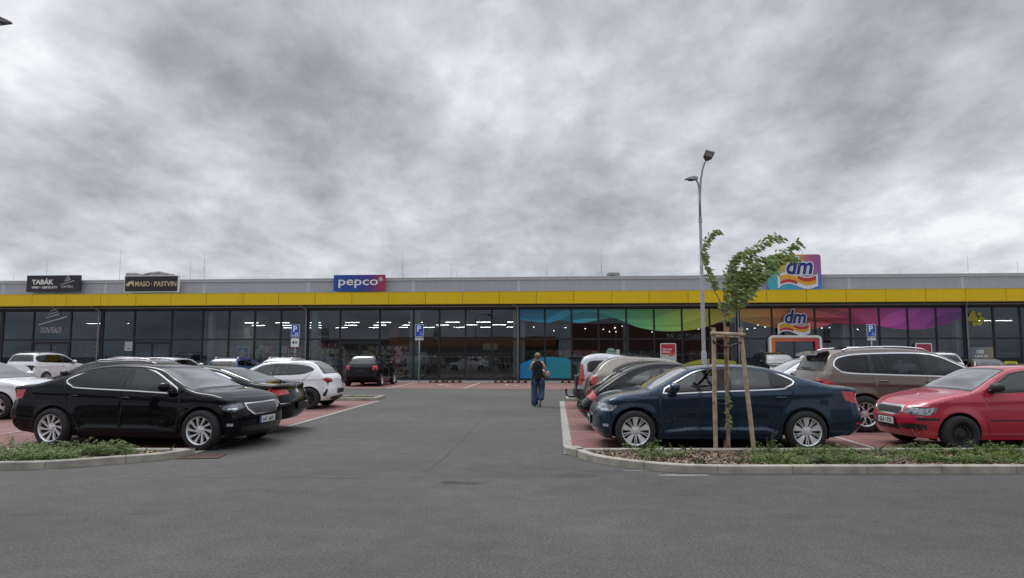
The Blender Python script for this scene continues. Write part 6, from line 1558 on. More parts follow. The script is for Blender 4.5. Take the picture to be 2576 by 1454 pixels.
# ------------------------------------------------------------------ parking signs
M['signblue'] = mat('sign_blue', (.012, .09, .42), .4); M['post'] = mat('galvanised_post', (.42, .43, .44), .45, metal=.4)
def wheelchair(root, x, z, k, y):
    annulus(root, 'wheelchair_symbol', x-.1*k, z-.25*k, .26*k, .34*k, M['white'], 18, y, .004, radians(110), radians(400))
    for P in ([(-.2, .5), (-.1, .5), (-.08, .05), (-.18, .05)], [(-.18, .05), (.28, .05), (.28, -.04), (-.16, -.04)], [(.22, .0), (.31, .0), (.5, -.42), (.41, -.46)]): poly(root, 'wheelchair_symbol', [(x+a*k, z+b*k) for a, b in P][::-1], M['white'], y-.002, .002)
    poly(root, 'wheelchair_symbol', [(x-.15*k+.09*k*cos(a), z+.65*k+.09*k*sin(a)) for a in [2*pi*i/10 for i in range(10)]], M['white'], y-.002, .002)
def psign(px, py0, py1, Y, sub, label):
    c = AT(px, (py0+py1)/2, Y); top = AT(px, py0, Y).z; bot = AT(px, py1, Y).z; h = top-bot; w_ = h*.70
    r = empty('parking_sign', (c.x, Y, 0), -TH); tag(r, label, 'parking sign')
    q = MB(); q.tube([(0, .03, 0), (0, .03, top-.05)], .03, 10); q.build('post', M['post'], r, smooth=True)
    q = MB(); q.prism(rrect(-w_/2, bot, w_/2, top, .05), -.008, .0); q.build('plate_border', M['white'], r)
    q = MB(); q.prism(rrect(-w_/2+.025, bot+.025, w_/2-.025, top-.025, .035), -.013, -.009); q.build('plate', M['signblue'], r)
    text_obj('letter', 'P', h*.66, M['white'], r, (-w_*.30 if sub != 'x' else -w_*.28, -.017, bot+h*.42), bold=.03, ext=.001)
    if sub == 'x':
        poly(r, 'dog_symbol', [(.10+a*.16, bot+.28*h+b*.16) for a, b in [(-.5, -.5), (-.35, -.5), (-.3, -.1), (.15, -.1), (.2, -.5), (.35, -.5), (.4, .2), (.6, .5), (.3, .5), (.1, .25), (-.4, .25), (-.6, .5)]], M['white'], -.018, .002)
        text_obj('lettering', 'RESERVE', .1, M['white'], r, (0, -.017, bot+h*.09), align='CENTER', width=w_*.8, bold=.02, ext=.001)
        b2 = bot-.06; a2 = b2-.56
        q = MB(); q.prism(rrect(-w_/2, a2, w_/2, b2, .05), -.008, 0); q.build('plate_border', M['ink'], r); q = MB(); q.prism(rrect(-w_/2+.015, a2+.015, w_/2-.015, b2-.015, .04), -.013, -.009); q.build('lower_plate', M['white'], r)
        text_obj('lettering', '4×', .34, M['ink'], r, (0, -.017, a2+.17), align='CENTER', bold=.02, ext=.001)
    else:
        wheelchair(r, w_*.20, bot+h*.24, .17, -.015)
        b2 = bot-.05; a2 = b2-.17
        q = MB(); q.prism(rrect(-w_/2, a2, w_/2, b2, .03), -.008, 0); q.build('plate_border', M['ink'], r); q = MB(); q.prism(rrect(-w_/2+.012, a2+.012, w_/2-.012, b2-.012, .02), -.013, -.009); q.build('lower_plate', M['white'], r)
        sg = 1 if sub == 'r' else -1; m_ = (a2+b2)/2
        P = [(-w_*.38*sg, m_-.012), (w_*.26*sg, m_-.012), (w_*.22*sg, m_-.045), (w_*.40*sg, m_), (w_*.22*sg, m_+.045), (w_*.26*sg, m_+.012), (-w_*.38*sg, m_+.012)]
        poly(r, 'arrow', P if sg > 0 else P[::-1], M['ink'], -.017, .002)
psign(743, 816.5, 848, 42.2, 'x', 'blue P parking sign reading RESERVE over a white 4× plate')
psign(1055, 815.5, 847, 41.3, 'r', 'blue disabled parking sign with an arrow pointing right, left of the walking person')
psign(2191.5, 815.6, 847, 39.3, 'l', 'blue disabled parking sign with an arrow pointing left, right of the drugstore entrance')

# ------------------------------------------------------------------ what the glass mirrors: buildings and trees behind the camera
M['brick'] = mat('red_brown_cladding', (.17, .060, .045), .8, var=.15, scale=.3); M['orange'] = mat('orange_cladding', (.38, .12, .04), .7, var=.1); M['darkwall'] = mat('dark_wall', (.06, .055, .055), .8)
r = empty('retail_hall', (14, -34, 0)); tag(r, 'red brown retail hall across the road, mirrored in the shop glass', 'building')
q = MB(); q.rbox((-14, -8, 0), (14, 0, 7.2), .05); q.build('wall', M['brick'], r); q = MB(); q.box((-9, .002, 0), (6, .06, 2.6)); q.build('shop_window', M['seal'], r); text_obj('lettering', 'NYGY CENTRUM', 1.6, M['white'], r, (8, .06, 4.3), rot=(pi/2, 0, pi), align='CENTER', bold=.01, width=11)
r = empty('retail_hall', (-24, -36, 0)); tag(r, 'low dark retail hall with an orange band across the road, mirrored in the shop glass', 'building')
q = MB(); q.rbox((-22, -8, 0), (21, 0, 4.6), .05); q.build('wall', M['darkwall'], r); q = MB(); q.box((-10, .002, 3.3), (21, .08, 5.0)); q.build('fascia', M['orange'], r)
# ------------------------------------------------------------------ parked cars
def place(pr, pf, R, half):
    a = G(*pr, R); b = G(*pf, R); d = (b-a).xy.normalized(); m = ((a+b)/2).xy
    n = Vector((-d.y, d.x)); n = n if n.y > 0 else -n
    c = m + n*half; return (c.x, c.y, 0), math.atan2(d.y, d.x)
hl = math.atan2(leftn.y, leftn.x); hr = math.atan2(rightn.y, rightn.x)
l, h = place((134, 1075), (512, 1082), .335, .88)
build_car('parked_car', 'glossy black saloon with turbine alloy wheels nosing out towards the aisle, left foreground', BLACK, l, h, fine=.045)
l, h = place((2022, 1084.5), (1601, 1083), .335, .88)
build_car('parked_car', 'dark blue saloon with five-spoke wheels parked behind the staked tree', BLUE, l, h, fine=.045)
a = G(2410, 1091, .30)
build_car('parked_car', 'red hatchback with black steel wheels cut off by the right edge', FABIA, (a.x+1.23, a.y+.76, 0), pi, fine=.045)
a = G(2177.7, 1041.9, .375)
build_car('parked_car', 'brown sport utility vehicle with silver roof rails behind the blue and red cars', V(SUV, glass=[(0,'glass_clear',SUV['glass'][0][2])] + SUV['glass'][1:]), (a.x+1.465, a.y+.90, 0), radians(-1.5), fine=.055)
build_car('parked_car', 'black coupe saloon with red tail lamps right behind the black saloon', CC, (-6.98, 15.0, 0), hl, fine=.055)
build_car('parked_car', 'black rounded beetle shaped car tail out behind the dark blue saloon', BEETLE, (3.60, 15.35, 0), hr+.02, fine=.05)
build_car('parked_car', 'beige hatchback between the black rounded car and the silver van', TALLHATCH, (3.98, 18.5, 0), hr, fine=.07)
build_car('parked_car', 'silver high roofed small van with a tow hitch at the far end of the row', V(VAN, plates={'r': ('2U7 4410', .75)}), (3.98, 21.2, 0), hr, fine=.07)
build_car('parked_car', 'white hatchback with tinted rear glass tail out at the end of the left row', CLIO, (-7.32, 21.5, 0), hl, fine=.06)
LEFTW = V(ESTATE, paint=PT['white'], rails=None, rim='twin')
build_car('parked_car', 'white saloon at the left edge with its windscreen towards the black saloon', V(LEFTW, glass=[(i, 'glass_clear', p) for i, _, p in ESTATE['glass']]), (-14.2, 18.2, 0), 0.0, fine=.07)
build_car('parked_car', 'dark grey estate car with roof rails behind the black saloon roof', V(ESTATE, rails=(.1, -1.6)), (-12.2, 20.9, 0), hl, fine=.08)
build_car('parked_car', 'dark grey hatchback beyond the estate with roof rails, windscreen to the right', V(TALLHATCH, paint=PT['dkgrey'], plates={}), (-12.6, 24.2, 0), 0.0, fine=.09)
OFR = D0*cos(TH) - Vector((-7.3, 35.3)).dot(n_.xy)
def row(px, sp, label, side='r', front=False, dy=0):
    u = FB(px, 930, OFR)[0]; hw = sp['W']/2
    u = u - hw if side == 'r' else u + hw
    c = BW(u, OFR - 2.15 + dy, 0); hd = (pi/2 - TH) if not front else (-pi/2 - TH)
    return build_car('parked_car', label, sp, (c.x, c.y, 0), hd, fine=.10)
OPEL = V(TALLHATCH, prof=scaled(HATCH['prof'], 1.10, 1.14), belt=1.06, paint=PT['black'], plates={'r': ('7B0 8312', .80)}, W=1.81)
row(949, OPEL, 'black people carrier facing the shop glass left of the percent poster')
MPV = V(SUV, prof=scaled(SUV['prof'], .95, 1.0), wf=1.39, wr=-1.39, chrome=None, paint=PT['white'], W=1.82, R=.35, arch=.40, rails=(.1, -1.6), railmat=M['plastic'])
row(90, MPV, 'white sport utility vehicle facing the tobacco shop at the left edge')
row(430, V(ESTATE, paint=PT['white'], rails=None, plates={}), 'white car facing the butcher shop, seen over the grey estate roof')
row(597, V(ESTATE, paint=PT['mblue']), 'bright blue estate car facing the shop below the blue poster')
row(735, V(ESTATE, paint=PT['white']), 'white estate car in the shop front row above the white hatchback')
row(1940, V(SUV, prof=scaled(SUV['prof'], .92, 1.0), wf=1.35, wr=-1.35, chrome=None, paint=PT['black'], W=1.82, R=.35, arch=.40, railmat=M['plastic']), 'black sport utility vehicle facing the camera left of the drugstore entrance', 'l', True)
row(2437, V(SUV, prof=scaled(SUV['prof'], .92, 1.0), wf=1.35, wr=-1.35, chrome=None, paint=PT['white'], W=1.80, R=.35, arch=.40, rails=(0, -1.5), railmat=M['plastic']), 'white sport utility vehicle behind the windscreen of the brown vehicle')
row(2562, V(HATCH, paint=PT['dkgrey'], W=1.75, rim='twin', rimmat=M['alloy']), 'dark grey hatchback by the yellow advertising stand, right edge')
build_car('parked_car', 'white crossover with roof rails between the brown vehicle and the shop row', V(TALLHATCH, paint=PT['white'], rails=(.0, -1.3), railmat=M['chrome'], plates={}), (8.75, 20.4, 0), hl, fine=.08)
for o in list(COL.objects):
    if o.get('label', '').startswith('brown sport'):
        q = MB(); q.prism([(-2.02, 1.70), (-2.24, 1.645), (-2.27, 1.60), (-2.16, 1.59), (-1.98, 1.665)], -.60, .60); q.build('roof_spoiler', M['gloss_black'], o, angle=40)
        q = MB(); q.tube([(-2.285, -.25, 1.32), (-2.275, .0, 1.335), (-2.24, .35, 1.33)], .014, 6); q.build('rear_wiper', M['plastic'], o)
        q = MB(); q.prism([(-1.35, 1.785), (-1.55, 1.80), (-1.62, 1.765), (-1.60, 1.74), (-1.35, 1.74)], -.03, .03); q.build('roof_aerial', M['plastic'], o)
# tow hitch under the silver van
hv_ = None
for o in list(COL.objects):
    if o.get('label', '').startswith('silver high roofed'): hv_ = o
q = MB(); q.tube([(-1.75, 0, .33), (-2.22, 0, .33), (-2.30, 0, .38), (-2.31, 0, .50)], .028, 8); sph(q, (-2.31, 0, .53), (.04, .04, .045), 10, 8); q.build('tow_hitch', M['plastic'], hv_, smooth=True)

# ------------------------------------------------------------------ the walking woman
M['skin'] = mat('skin', (.52, .31, .22), .55, var=.06, scale=6); M['hair'] = mat('dark_blond_hair', (.20, .13, .07), .6, var=.5, scale=40, bump=.5, bscale=80)
M['top'] = mat('black_cotton', (.006, .006, .008), .9, var=.2, scale=10, bump=.3, bscale=14); M['jeans'] = mat('blue_denim', (.028, .055, .11), .85, var=.35, scale=7, bump=.5, bscale=12)
M['bagm'] = mat('tan_leather', (.34, .24, .14), .5, var=.15); M['shoe'] = mat('black_shoe', (.01, .01, .01), .5); M['sole'] = mat('white_sole', (.55, .55, .53), .6)
pw = G(1353, 1022); wm = empty('person', (pw.x, pw.y, 0), 0.02); tag(wm, 'woman in black sleeveless top and wide blue jeans walking away with a tan shoulder bag', 'person')
def skin(name, verts, edges, root_i, m_, parent, sub=1):
    me = bpy.data.meshes.new(name); me.from_pydata([v[:3] for v in verts], edges, []); me.update(); o = link(name, me, parent)
    md = o.modifiers.new('skin', 'SKIN'); md.use_smooth_shade = True
    for i, v in enumerate(verts):
        r = v[3]; me.skin_vertices[0].data[i].radius = (r, r) if not isinstance(r, tuple) else r
        me.skin_vertices[0].data[i].use_root = (i == root_i)
    sb = o.modifiers.new('sub', 'SUBSURF'); sb.levels = sub; sb.render_levels = sub
    me.materials.append(m_); return o
Vv = []; Ee = []
def chain(pts, start=None):
    prev = start
    for p in pts:
        Vv.append(p); i = len(Vv)-1
        if prev is not None: Ee.append((prev, i))
        prev = i
    return prev
pel = chain([(0, 0, .92, .125)]); sp1 = chain([(0, .0, 1.10, .105), (0, .0, 1.28, .12), (0, .01, 1.375, .075)], pel); chest = sp1
nk = chain([(0, .015, 1.44, .048), (0, .03, 1.50, .062), (0, .04, 1.565, .085), (0, .04, 1.625, .072), (0, .035, 1.66, .035)], sp1)
hd_ = len(Vv)-3; chain([(0, .125, 1.545, .014)], hd_)                      # nose, on the far side
for sg in (-1, 1): chain([(sg*.088, .03, 1.555, .012)], hd_)               # ears
# left arm (image left) raised, hand at the nape / ear
sl = chain([(-.145, .0, 1.375, .052), (-.195, .03, 1.24, .042), (-.225, .10, 1.13, .036), (-.165, .115, 1.27, .030), (-.105, .075, 1.40, .024), (-.095, .05, 1.455, .026)], sp1)
for k, (dx, dz, ln) in enumerate([(-.020, .030, .055), (-.006, .038, .065), (.010, .038, .062), (.024, .030, .05)]):
    x, y, z = Vv[sl][:3]; chain([(x+dx*.8, y-.01, z+.028, .0085), (x+dx+.012, y-.015, z+.028+dz*.7, .008), (x+dx+.028, y-.010, z+.028+dz, .007)], sl)
x, y, z = Vv[sl][:3]; chain([(x+.028, y+.02, z-.002, .010), (x+.045, y+.02, z+.02, .008)], sl)
# right arm (image right), elbow bent, forearm forward holding the strap
sr = chain([(.150, .0, 1.370, .054), (.215, -.01, 1.22, .044), (.265, .0, 1.08, .037), (.245, .12, 1.07, .030), (.20, .24, 1.12, .023), (.185, .29, 1.14, .026)], sp1)
for dz in (.026, .009, -.009, -.026):
    x, y, z = Vv[sr][:3]; chain([(x-.005, y+.04, z+dz, .0085), (x-.025, y+.06, z+dz, .008), (x-.045, y+.045, z+dz*.9, .007)], sr)
x, y, z = Vv[sr][:3]; chain([(x-.02, y+.01, z+.035, .010), (x-.045, y+.03, z+.04, .008)], sr)
# legs inside the jeans, feet
l1 = chain([(-.085, .0, .86, .09), (-.095, .03, .50, .055), (-.10, .01, .12, .038), (-.10, .05, .06, .038), (-.10, .15, .035, .030)], pel)
r1 = chain([(.09, .0, .86, .09), (.115, .05, .50, .055), (.075, -.17, .22, .038), (.07, -.17, .13, .036), (.06, -.11, .05, .03)], pel)
skin('body', Vv, Ee, 0, M['skin'], wm)
def loft(name, secs, m_, seg=20, parent=wm, wob=0.0, seed=1, cap=True):
    rnd = random.Random(seed); q = MB(); ph = [rnd.uniform(0, 6) for _ in range(4)]
    for i, s in enumerate(secs):
        cx, cy, cz, rx, ry = s[:5]
        for k in range(seg):
            a = 2*pi*k/seg; w_ = 1 + wob*(sin(3*a+ph[0]+i*.9)*.5 + sin(5*a+ph[1]-i*1.3)*.5)
            q.v.append((cx+rx*cos(a)*w_, cy+ry*sin(a)*w_, cz + (s[5]*cos(a) if len(s) > 5 else 0)))
    for i in range(len(secs)-1):
        for k in range(seg): q.f.append((i*seg+k, i*seg+(k+1) % seg, (i+1)*seg+(k+1) % seg, (i+1)*seg+k)); q.m.append(0)
    if cap: q.f.append(tuple(range(seg-1, -1, -1))); q.m.append(0); q.f.append(tuple((len(secs)-1)*seg+k for k in range(seg))); q.m.append(0)
    return q.build(name, m_, parent, smooth=True)
loft('top', [(0, 0, .80, .215, .155), (0, 0, .90, .205, .15), (0, 0, 1.0, .185, .14), (0, 0, 1.10, .168, .128), (0, 0, 1.20, .170, .13), (0, .0, 1.28, .172, .13), (0, .0, 1.35, .150, .115), (0, .005, 1.395, .130, .09), (0, .01, 1.425, .095, .07), (0, .012, 1.438, .070, .058)], M['top'], wob=.06, seed=3)
loft('jeans', [(-.075, 0, .90, .120, .135), (-.10, 0, .78, .118, .135), (-.105, .01, .62, .105, .12), (-.105, .03, .46, .098, .108), (-.102, .02, .30, .100, .105), (-.10, .0, .16, .105, .112), (-.10, .0, .045, .102, .12)], M['jeans'], wob=.09, seed=5)
loft('jeans', [(.075, 0, .90, .120, .135), (.105, 0, .78, .120, .135), (.115, .02, .62, .108, .12), (.118, .04, .50, .100, .11), (.115, -.01, .40, .100, .112), (.100, -.08, .30, .100, .11), (.080, -.15, .20, .095, .11)], M['jeans'], wob=.10, seed=8)
for (x, y, z, pt_) in ((-.10, .08, 0.0, 0), (.062, -.10, .01, 1)):
    q = MB(); Mt = Matrix.Translation((x, y, z)) @ Matrix.Rotation(radians(-48) if pt_ else 0, 4, 'X') if not pt_ else Matrix.Translation((x, y-.0, z+.0)) @ Matrix.Rotation(radians(-50), 4, 'X')
    P = ell(0, 0, .045, .125, 18)
    vs = [Mt @ Vector((a, b, 0)) for a, b in P] + [Mt @ Vector((a*1.02, b*1.0, .025)) for a, b in P] + [Mt @ Vector((a*.85, b*.9 - .01, .065)) for a, b in P]
    n = 18
    q.add(vs, [tuple(range(n-1, -1, -1)), tuple(range(2*n, 3*n))] + [(i, (i+1) % n, n+(i+1) % n, n+i) for i in range(n)] + [(n+i, n+(i+1) % n, 2*n+(i+1) % n, 2*n+i) for i in range(n)])
    q.m = [1, 0] + [1]*n + [0]*n; q.build('shoe', [M['shoe'], M['sole']], wm, smooth=False)
q = MB(); rnd = random.Random(2)
sph(q, (0, .018, 1.592), (.098, .108, .098), 20, 14, cut=1); sph(q, (.005, -.085, 1.60), (.042, .040, .05), 12, 8, cut=1); sph(q, (0, -.02, 1.515), (.062, .055, .055), 14, 8, cut=1)
for k in range(40):
    a = rnd.uniform(pi, 2*pi); z = rnd.uniform(1.50, 1.62); p0 = Vector((.09*cos(a), .02+.1*sin(a), z)); q.tube([p0, p0*1.0+Vector((cos(a)*.02, sin(a)*.02-.0, -.02)), p0+Vector((cos(a)*.015, sin(a)*.02, -.045))], [.006, .004, .001], 4)
q.build('hair', M['hair'], wm, smooth=True)
bg_ = empty('shoulder_bag', (pw.x+.30, pw.y+.02, 1.0)); tag(bg_, 'tan leather shoulder bag hanging under the walking woman right arm', 'bag')
q = MB(); sph(q, (0, 0, .0), (.085, .15, .115), 16, 10); q.build('pouch', M['bagm'], bg_, smooth=True); q = MB(); q.tube([(0, -.12, .07), (-.06, -.07, .2), (-.10, -.02, .30), (-.13, .02, .385), (-.10, .06, .28), (-.03, .10, .15), (0, .13, .07)], .010, 6); q.build('strap', mat('bag_strap', (.12, .07, .04), .6), bg_, smooth=True)

# ------------------------------------------------------------------ staked young tree
TY = G(1834, 1142).y
M['bark'] = mat('cherry_bark', (.21, .155, .12), .8, var=.45, scale=22, bump=.6, bscale=40)
M['stake'] = mat('stake_timber', (.42, .25, .12), .8, var=.42, scale=9, bump=.5, bscale=25)
M['stake2'] = mat('weathered_timber', (.40, .31, .215), .8, var=.3, scale=9, bump=.5, bscale=25)
def leaf2(name, lo, hi, under):
    m, t = nt(name); L = t.links.new
    b = N(t, 'ShaderNodeBsdfPrincipled'); o = N(t, 'ShaderNodeOutputMaterial'); ge = N(t, 'ShaderNodeNewGeometry'); r = ramp(t, [(0, lo), (.75, hi), (1, under)]); L(ge.outputs['Random Per Island'], r.inputs[0])
    L(r.outputs[0], b.inputs['Base Color']); b.inputs['Roughness'].default_value = .42; tl = N(t, 'ShaderNodeBsdfTranslucent'); L(r.outputs[0], tl.inputs[0]); mx = N(t, 'ShaderNodeMixShader'); mx.inputs[0].default_value = .3
    L(b.outputs[0], mx.inputs[1]); L(tl.outputs[0], mx.inputs[2]); L(mx.outputs[0], o.inputs[0]); return m
M['leaf'] = leaf2('cherry_leaves', (.07, .115, .028), (.22, .31, .065), (.36, .42, .22))
M['leaf_new'] = leaf2('young_leaves', (.12, .20, .03), (.24, .34, .06), (.30, .38, .12))
tr = empty('young_tree', G(1834, 1142)); T0 = tr.location.copy(); tag(tr, 'young staked cherry tree with leaves blown to the right on the right planting island', 'tree')
def tp(x, y, dy=0): p = AT(x, y, TY+dy); return p - T0
c10 = lambda x, y: (1725.9+x/5.941, 566.7+y/5.941)
q = MB(); P = [(1834, 1146), (1832, 1090), (1829, 1000), (1827, 930), (1825.5, 880), (1824, 830), c10(572, 1375)]
P = smooth_poly([tuple(tp(*p)) for p in P], 1, False) if False else [tp(*p) for p in P]
dens = []
for i in range(len(P)-1):
    for k in range(5): dens.append(P[i].lerp(P[i+1], k/5))
dens.append(P[-1]); rnd = random.Random(6)
q.tube([p + Vector((rnd.uniform(-.003, .003), 0, 0)) for p in dens], [(.033-.012*i/len(dens))*rnd.uniform(.94, 1.08) for i in range(len(dens))], 10); q.build('trunk', M['bark'], tr, smooth=True)
BR = [[(572, 1370), (545, 1250), (505, 1130), (430, 990), (370, 830), (320, 700), (265, 580), (232, 450), (236, 370), (280, 250), (340, 150), (430, 88), (490, 95)],
      [(574, 1370), (600, 1200), (612, 1000), (622, 800), (640, 630), (700, 505), (800, 430), (860, 400), (1000, 330), (1130, 270), (1200, 205), (1300, 145), (1390, 185)],
      [(576, 1370), (640, 1200), (740, 1000), (850, 820), (960, 670), (1100, 540), (1280, 465), (1400, 430), (1530, 340), (1620, 268), (1680, 268)],
      [(576, 1370), (655, 1180), (800, 1030), (950, 890), (1100, 760), (1210, 640), (1350, 530), (1490, 480), (1590, 510)],
      [(578, 1330), (690, 1060), (790, 800), (880, 580), (980, 510), (1050, 500)],
      [(580, 1300), (700, 1150), (820, 1080), (940, 1010)],
      [(574, 1300), (560, 1050), (565, 880), (610, 700), (680, 560), (760, 440)],
      [(700, 1080), (860, 950), (1010, 920)], [(660, 1150), (760, 900), (900, 780), (1080, 820)], [(570, 1350), (530, 1230), (495, 1190)], [(620, 950), (760, 720), (860, 640), (1000, 620)], [(850, 820), (1000, 770), (1180, 740)], [(960, 670), (1080, 650), (1230, 700)], [(860, 400), (870, 480), (950, 440)], [(650, 1180), (760, 1130), (850, 1100)], [(700, 1060), (830, 1010), (960, 985)], [(800, 790), (930, 730), (1110, 800)], [(1100, 540), (1210, 570), (1290, 660)], [(640, 630), (700, 700), (800, 690)]]
lf = MB(); rnd = random.Random(21)
def leaf(q, base, d, l, wd, m_=0):
    d = d.normalized(); s = d.cross(Vector((rnd.uniform(-.5, .5), -1, rnd.uniform(-.2, .6)))).normalized(); nn = s.cross(d)
    pts = []; 
    c0 = base; c1 = base + d*l*.35 + nn*l*.07; c2 = base + d*l*.7 + nn*l*.05 + Vector((0, 0, -l*.05)); c3 = base + d*l + Vector((0, 0, -l*.18))
    q.add([c0, c1+s*wd*.5-nn*wd*.12, c2+s*wd*.42-nn*wd*.12, c3, c2-s*wd*.42-nn*wd*.12, c1-s*wd*.5-nn*wd*.12, c1, c2], [(0, 6, 1), (6, 7, 2, 1), (7, 3, 2), (0, 5, 6), (5, 4, 7, 6), (4, 3, 7)])
for bi, b in enumerate(BR):
    pts = smooth_poly([c10(*p) for p in b], 6, False); n = len(pts); dyt = rnd.uniform(-.28, .28)
    W3 = [tp(x, y, dyt*(i/n)) for i, (x, y) in enumerate(pts)]
    q = MB(); r0 = .0115 if bi < 4 else .007; q.tube(W3, [max(.0022, r0*(1-i/n)**.8) for i in range(n)], 6); q.build('branch', M['bark'], tr, smooth=True)
    L_ = [0]
    for a, c in zip(W3, W3[1:]): L_.append(L_[-1]+(c-a).length)
    s = L_[-1]*(.22 if bi < 5 else .15); tot = L_[-1]
    if bi == 0: s = tot*.30
    while s < tot:
        i = max(k for k in range(n) if L_[k] <= s); i = min(i, n-2); t_ = (s-L_[i])/max(1e-6, L_[i+1]-L_[i]); p = W3[i].lerp(W3[i+1], t_); tang = (W3[i+1]-W3[i]).normalized()
        for _ in range(2):
            wind = Vector((1.0, rnd.uniform(-.5, .5), rnd.uniform(-.95, -.05)))
            if rnd.random() < .12: wind = Vector((rnd.uniform(-.8, .2), rnd.uniform(-.6, .6), rnd.uniform(-.4, .6)))
            d = wind*.85 + tang*.35; sprd = 1.2 if bi in (0,) else 2.2
            pet = Vector((rnd.uniform(-.012, .022), rnd.uniform(-.03, .03), rnd.uniform(-.030, .018)))*sprd*1.2
            leaf(lf, p+pet, d, rnd.uniform(.070, .118), rnd.uniform(.026, .040))
        s += rnd.uniform(.012, .022)
    for k in range(3): leaf(lf, W3[-1], Vector((1, rnd.uniform(-.4, .4), -.25-k*.2)), .085, .036)
lf.build('foliage', M['leaf'], tr)
ln_ = MB()
for k in range(26):
    y = 985 + 100*k/26; x = 1830 + rnd.uniform(-3, 5); leaf(ln_, tp(x, y, -.04), Vector((rnd.choice([-1, 1, 1])*1.0, rnd.uniform(-.8, -.2), rnd.uniform(-.6, .3))), rnd.uniform(.045, .07), rnd.uniform(.022, .034))
for k in range(7): leaf(ln_, tp(*c10(580+rnd.uniform(0, 70), 1420)), Vector((1, rnd.uniform(-.5, .5), rnd.uniform(-.3, .3))), .06, .025)
ln_.build('trunk_shoots', M['leaf_new'], tr)
sup = empty('tree_support', (T0.x, T0.y, 0)); tag(sup, 'three timber stakes with cross rails and black straps around the young tree', 'tree stakes')
def lp_(px, py, Y): return AT(px, py, Y) - Vector((T0.x, T0.y, 0))
YA, YB = TY-.12, TY+.42
SK = [((1800.5, 1143), (1795, 824), YA, 'stake2', .036), ((1825, 1132), (1829.5, 822), YB, 'stake', .036), ((1898, 1142), (1862, 824), YA, 'stake2', .036)]
for a, b, Y, m_, r in SK:
    p0, p1 = lp_(*a, Y), lp_(*b, Y); p0.z = -.02; q = MB(); rn = random.Random(3); q.tube([p0.lerp(p1, k/12) + Vector((rn.uniform(-.002, .002), 0, 0)) for k in range(13)], [r*rn.uniform(.95, 1.05) for _ in range(13)], 12); q.build('stake', M[m_], sup, angle=50)
q = MB(); q.tube([lp_(1788, 838, YA-.05), lp_(1830, 840, YA-.06), lp_(1874, 842, YA-.05)], .030, 12); q.build('cross_rail', M['stake2'], sup, angle=50)
q = MB(); q.tube([lp_(1798, 847, YA), lp_(1828, 846, YB)], .026, 10); q.build('cross_rail', M['stake2'], sup, angle=50)
q = MB(); q.tube([lp_(1864, 847, YA), lp_(1831, 846, YB)], .026, 10); q.build('cross_rail', M['stake2'], sup, angle=50)
def strap(P, w_=.014):
    q = MB(); q.tube(P, w_, 8, flat=.5); q.build('strap', M['plastic'], sup, smooth=True)
strap([lp_(1793, 860, YA-.04), lp_(1808, 866, YA), lp_(1824, 874, TY-.05), lp_(1836, 871, TY-.03), lp_(1852, 865, YA), lp_(1866, 861, YA-.03)], .022); strap([lp_(1793, 855, YA-.045), lp_(1799, 864, YA-.045)], .03); strap([lp_(1822, 862, YB-.05), lp_(1838, 862, YB-.05)], .022)
strap([lp_(1794, 1013, YA-.04), lp_(1810, 1015, TY-.06), lp_(1835, 1020, TY-.05)], .016); strap([lp_(1835, 1020, TY+.04), lp_(1826, 1017, YB-.04)], .016)

# ------------------------------------------------------------------ lamp posts
M['galv'] = mat('galvanised_steel', (.36, .37, .385), .42, metal=.35, var=.18, scale=3); M['lampgrey'] = mat('lamp_head_grey', (.07, .07, .08), .45)
LY = 24.6; lm = empty('street_lamp', (AT(1771.5, 917, LY).x, LY, 0)); tag(lm, 'tall galvanised double headed street lamp behind the dark blue saloon', 'street lamp'); LX = lm.location.x
def lz(py): return AT(1288, py, LY).z
c7p = lambda x, y: Vector((AT(*c7(x, y), LY).x-LX, 0, AT(*c7(x, y), LY).z))
q = MB(); zb_ = lz(888); q.tube([(0, 0, 0), (0, 0, zb_), (0, 0, zb_+.08)], [.095, .095, .07], 14); q.build('base', M['galv'], lm, angle=40)
q = MB(); z1_, z2_ = lz(667), lz(556); q.tube([(0, 0, zb_+.05), (0, 0, z1_), (0, 0, z1_+.03), (0, 0, z2_)], [.072, .066, .055, .052], 14); q.build('pole', M['galv'], lm, angle=40)
q = MB(); q.tube([(0, 0, z2_-.06), (0, 0, z2_+.12)], .065, 14); q.build('collar', M['galv'], lm, angle=40)
p_ = [Vector((0, 0, z2_+.1)), Vector((0, 0, lz(500)))] + [c7p(230, 340), c7p(232, 270), c7p(240, 200), c7p(252, 155), c7p(262, 138)]
for i, v in enumerate(p_): v.y = -.05*max(0, i-2)
q = MB(); q.tube(p_, [.048, .046, .044, .04, .036, .034, .032], 12); q.build('arm', M['galv'], lm, smooth=True)
tipp = p_[-1]; hd = MB(); Mt = Matrix.Translation(tipp) @ Matrix.Rotation(radians(14), 4, 'Y') @ Matrix.Rotation(radians(-35), 4, 'X')
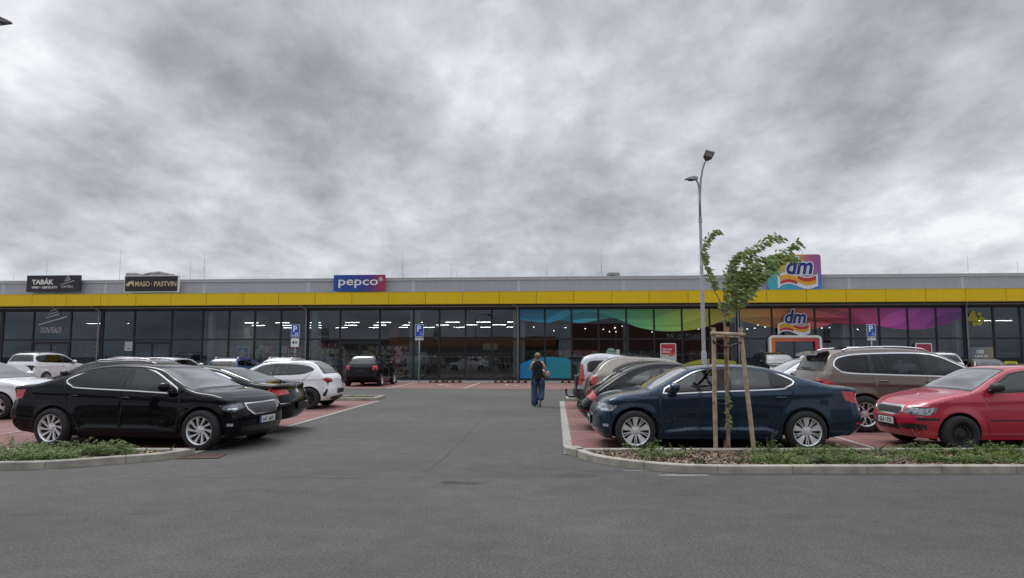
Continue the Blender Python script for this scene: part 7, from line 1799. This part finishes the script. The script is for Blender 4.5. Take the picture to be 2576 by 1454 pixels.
hd.prism([(-.05, -.02), (.05, -.02), (.10, .04), (.155, .10), (.165, .40), (-.165, .40), (-.155, .10), (-.10, .04)], -.035, .035, 0, f=lambda x, y, z: Mt @ Vector((x, -z, y)))
hd.build('lamp_head', M['lampgrey'], lm)
q = MB(); q.prism([(-.13, .20), (.13, .20), (.13, .37), (-.13, .37)], -.045, -.036, 0, f=lambda x, y, z: Mt @ Vector((x, -z, y))); q.build('lens', M['post'], lm)
q = MB(); P = [c7p(230, 385), c7p(224, 320), c7p(216, 280), c7p(204, 262), c7p(190, 257)]; P[0].x = 0; q.tube(P, .034, 10); q.build('arm', M['galv'], lm, smooth=True)
q = MB(); e = P[-1]; q.prism([(.12, -.02), (.12, .07), (-.02, .10), (-.22, .06), (-.34, .0), (-.1, -.02)], -.12, .12, 0, f=lambda x, y, z: (e.x+x, y, e.z+z)); q.build('lamp_head', M['galv'], lm)
q = MB(); q.box((e.x-.2, -.09, e.z-.05), (e.x-.02, .09, e.z-.021)); q.build('lens', M['lampgrey'], lm)
# the lamp whose head just enters the picture at the top left
Y2 = 9.0; tip = AT(29.5, 56.5, Y2); l2 = empty('street_lamp', (tip.x-2.2, Y2, 0)); tag(l2, 'dark lamp head tip entering at the top left corner', 'street lamp')
q = MB(); q.tube([(0, 0, 0), (0, 0, tip.z-.2), (.3, 0, tip.z+.15), (1.5, 0, tip.z+.2)], [.09, .05, .04, .035], 12); q.build('pole', M['galv'], l2, smooth=True)
q = MB(); z_ = tip.z; f3 = lambda x, y, z: (x, y, z)
vs = [(1.5, -.2, z_+.02), (1.5, .2, z_+.0), (2.2, -.03, z_-.01), (2.2, .03, z_-.01), (1.5, -.16, z_+.30), (1.5, .16, z_+.30), (2.19, -.02, z_+.012), (2.19, .02, z_+.012)]
q.add(vs, [(0, 1, 3, 2), (4, 6, 7, 5), (0, 2, 6, 4), (1, 5, 7, 3), (2, 3, 7, 6), (0, 4, 5, 1)]); q.build('lamp_head', M['lampgrey'], l2)
q = MB(); q.add([(1.55, -.17, z_+.012), (1.55, .15, z_-.006), (2.05, .04, z_-.016), (2.05, -.05, z_-.010)], [(0, 1, 2, 3)]); q.build('lens', M['post'], l2)
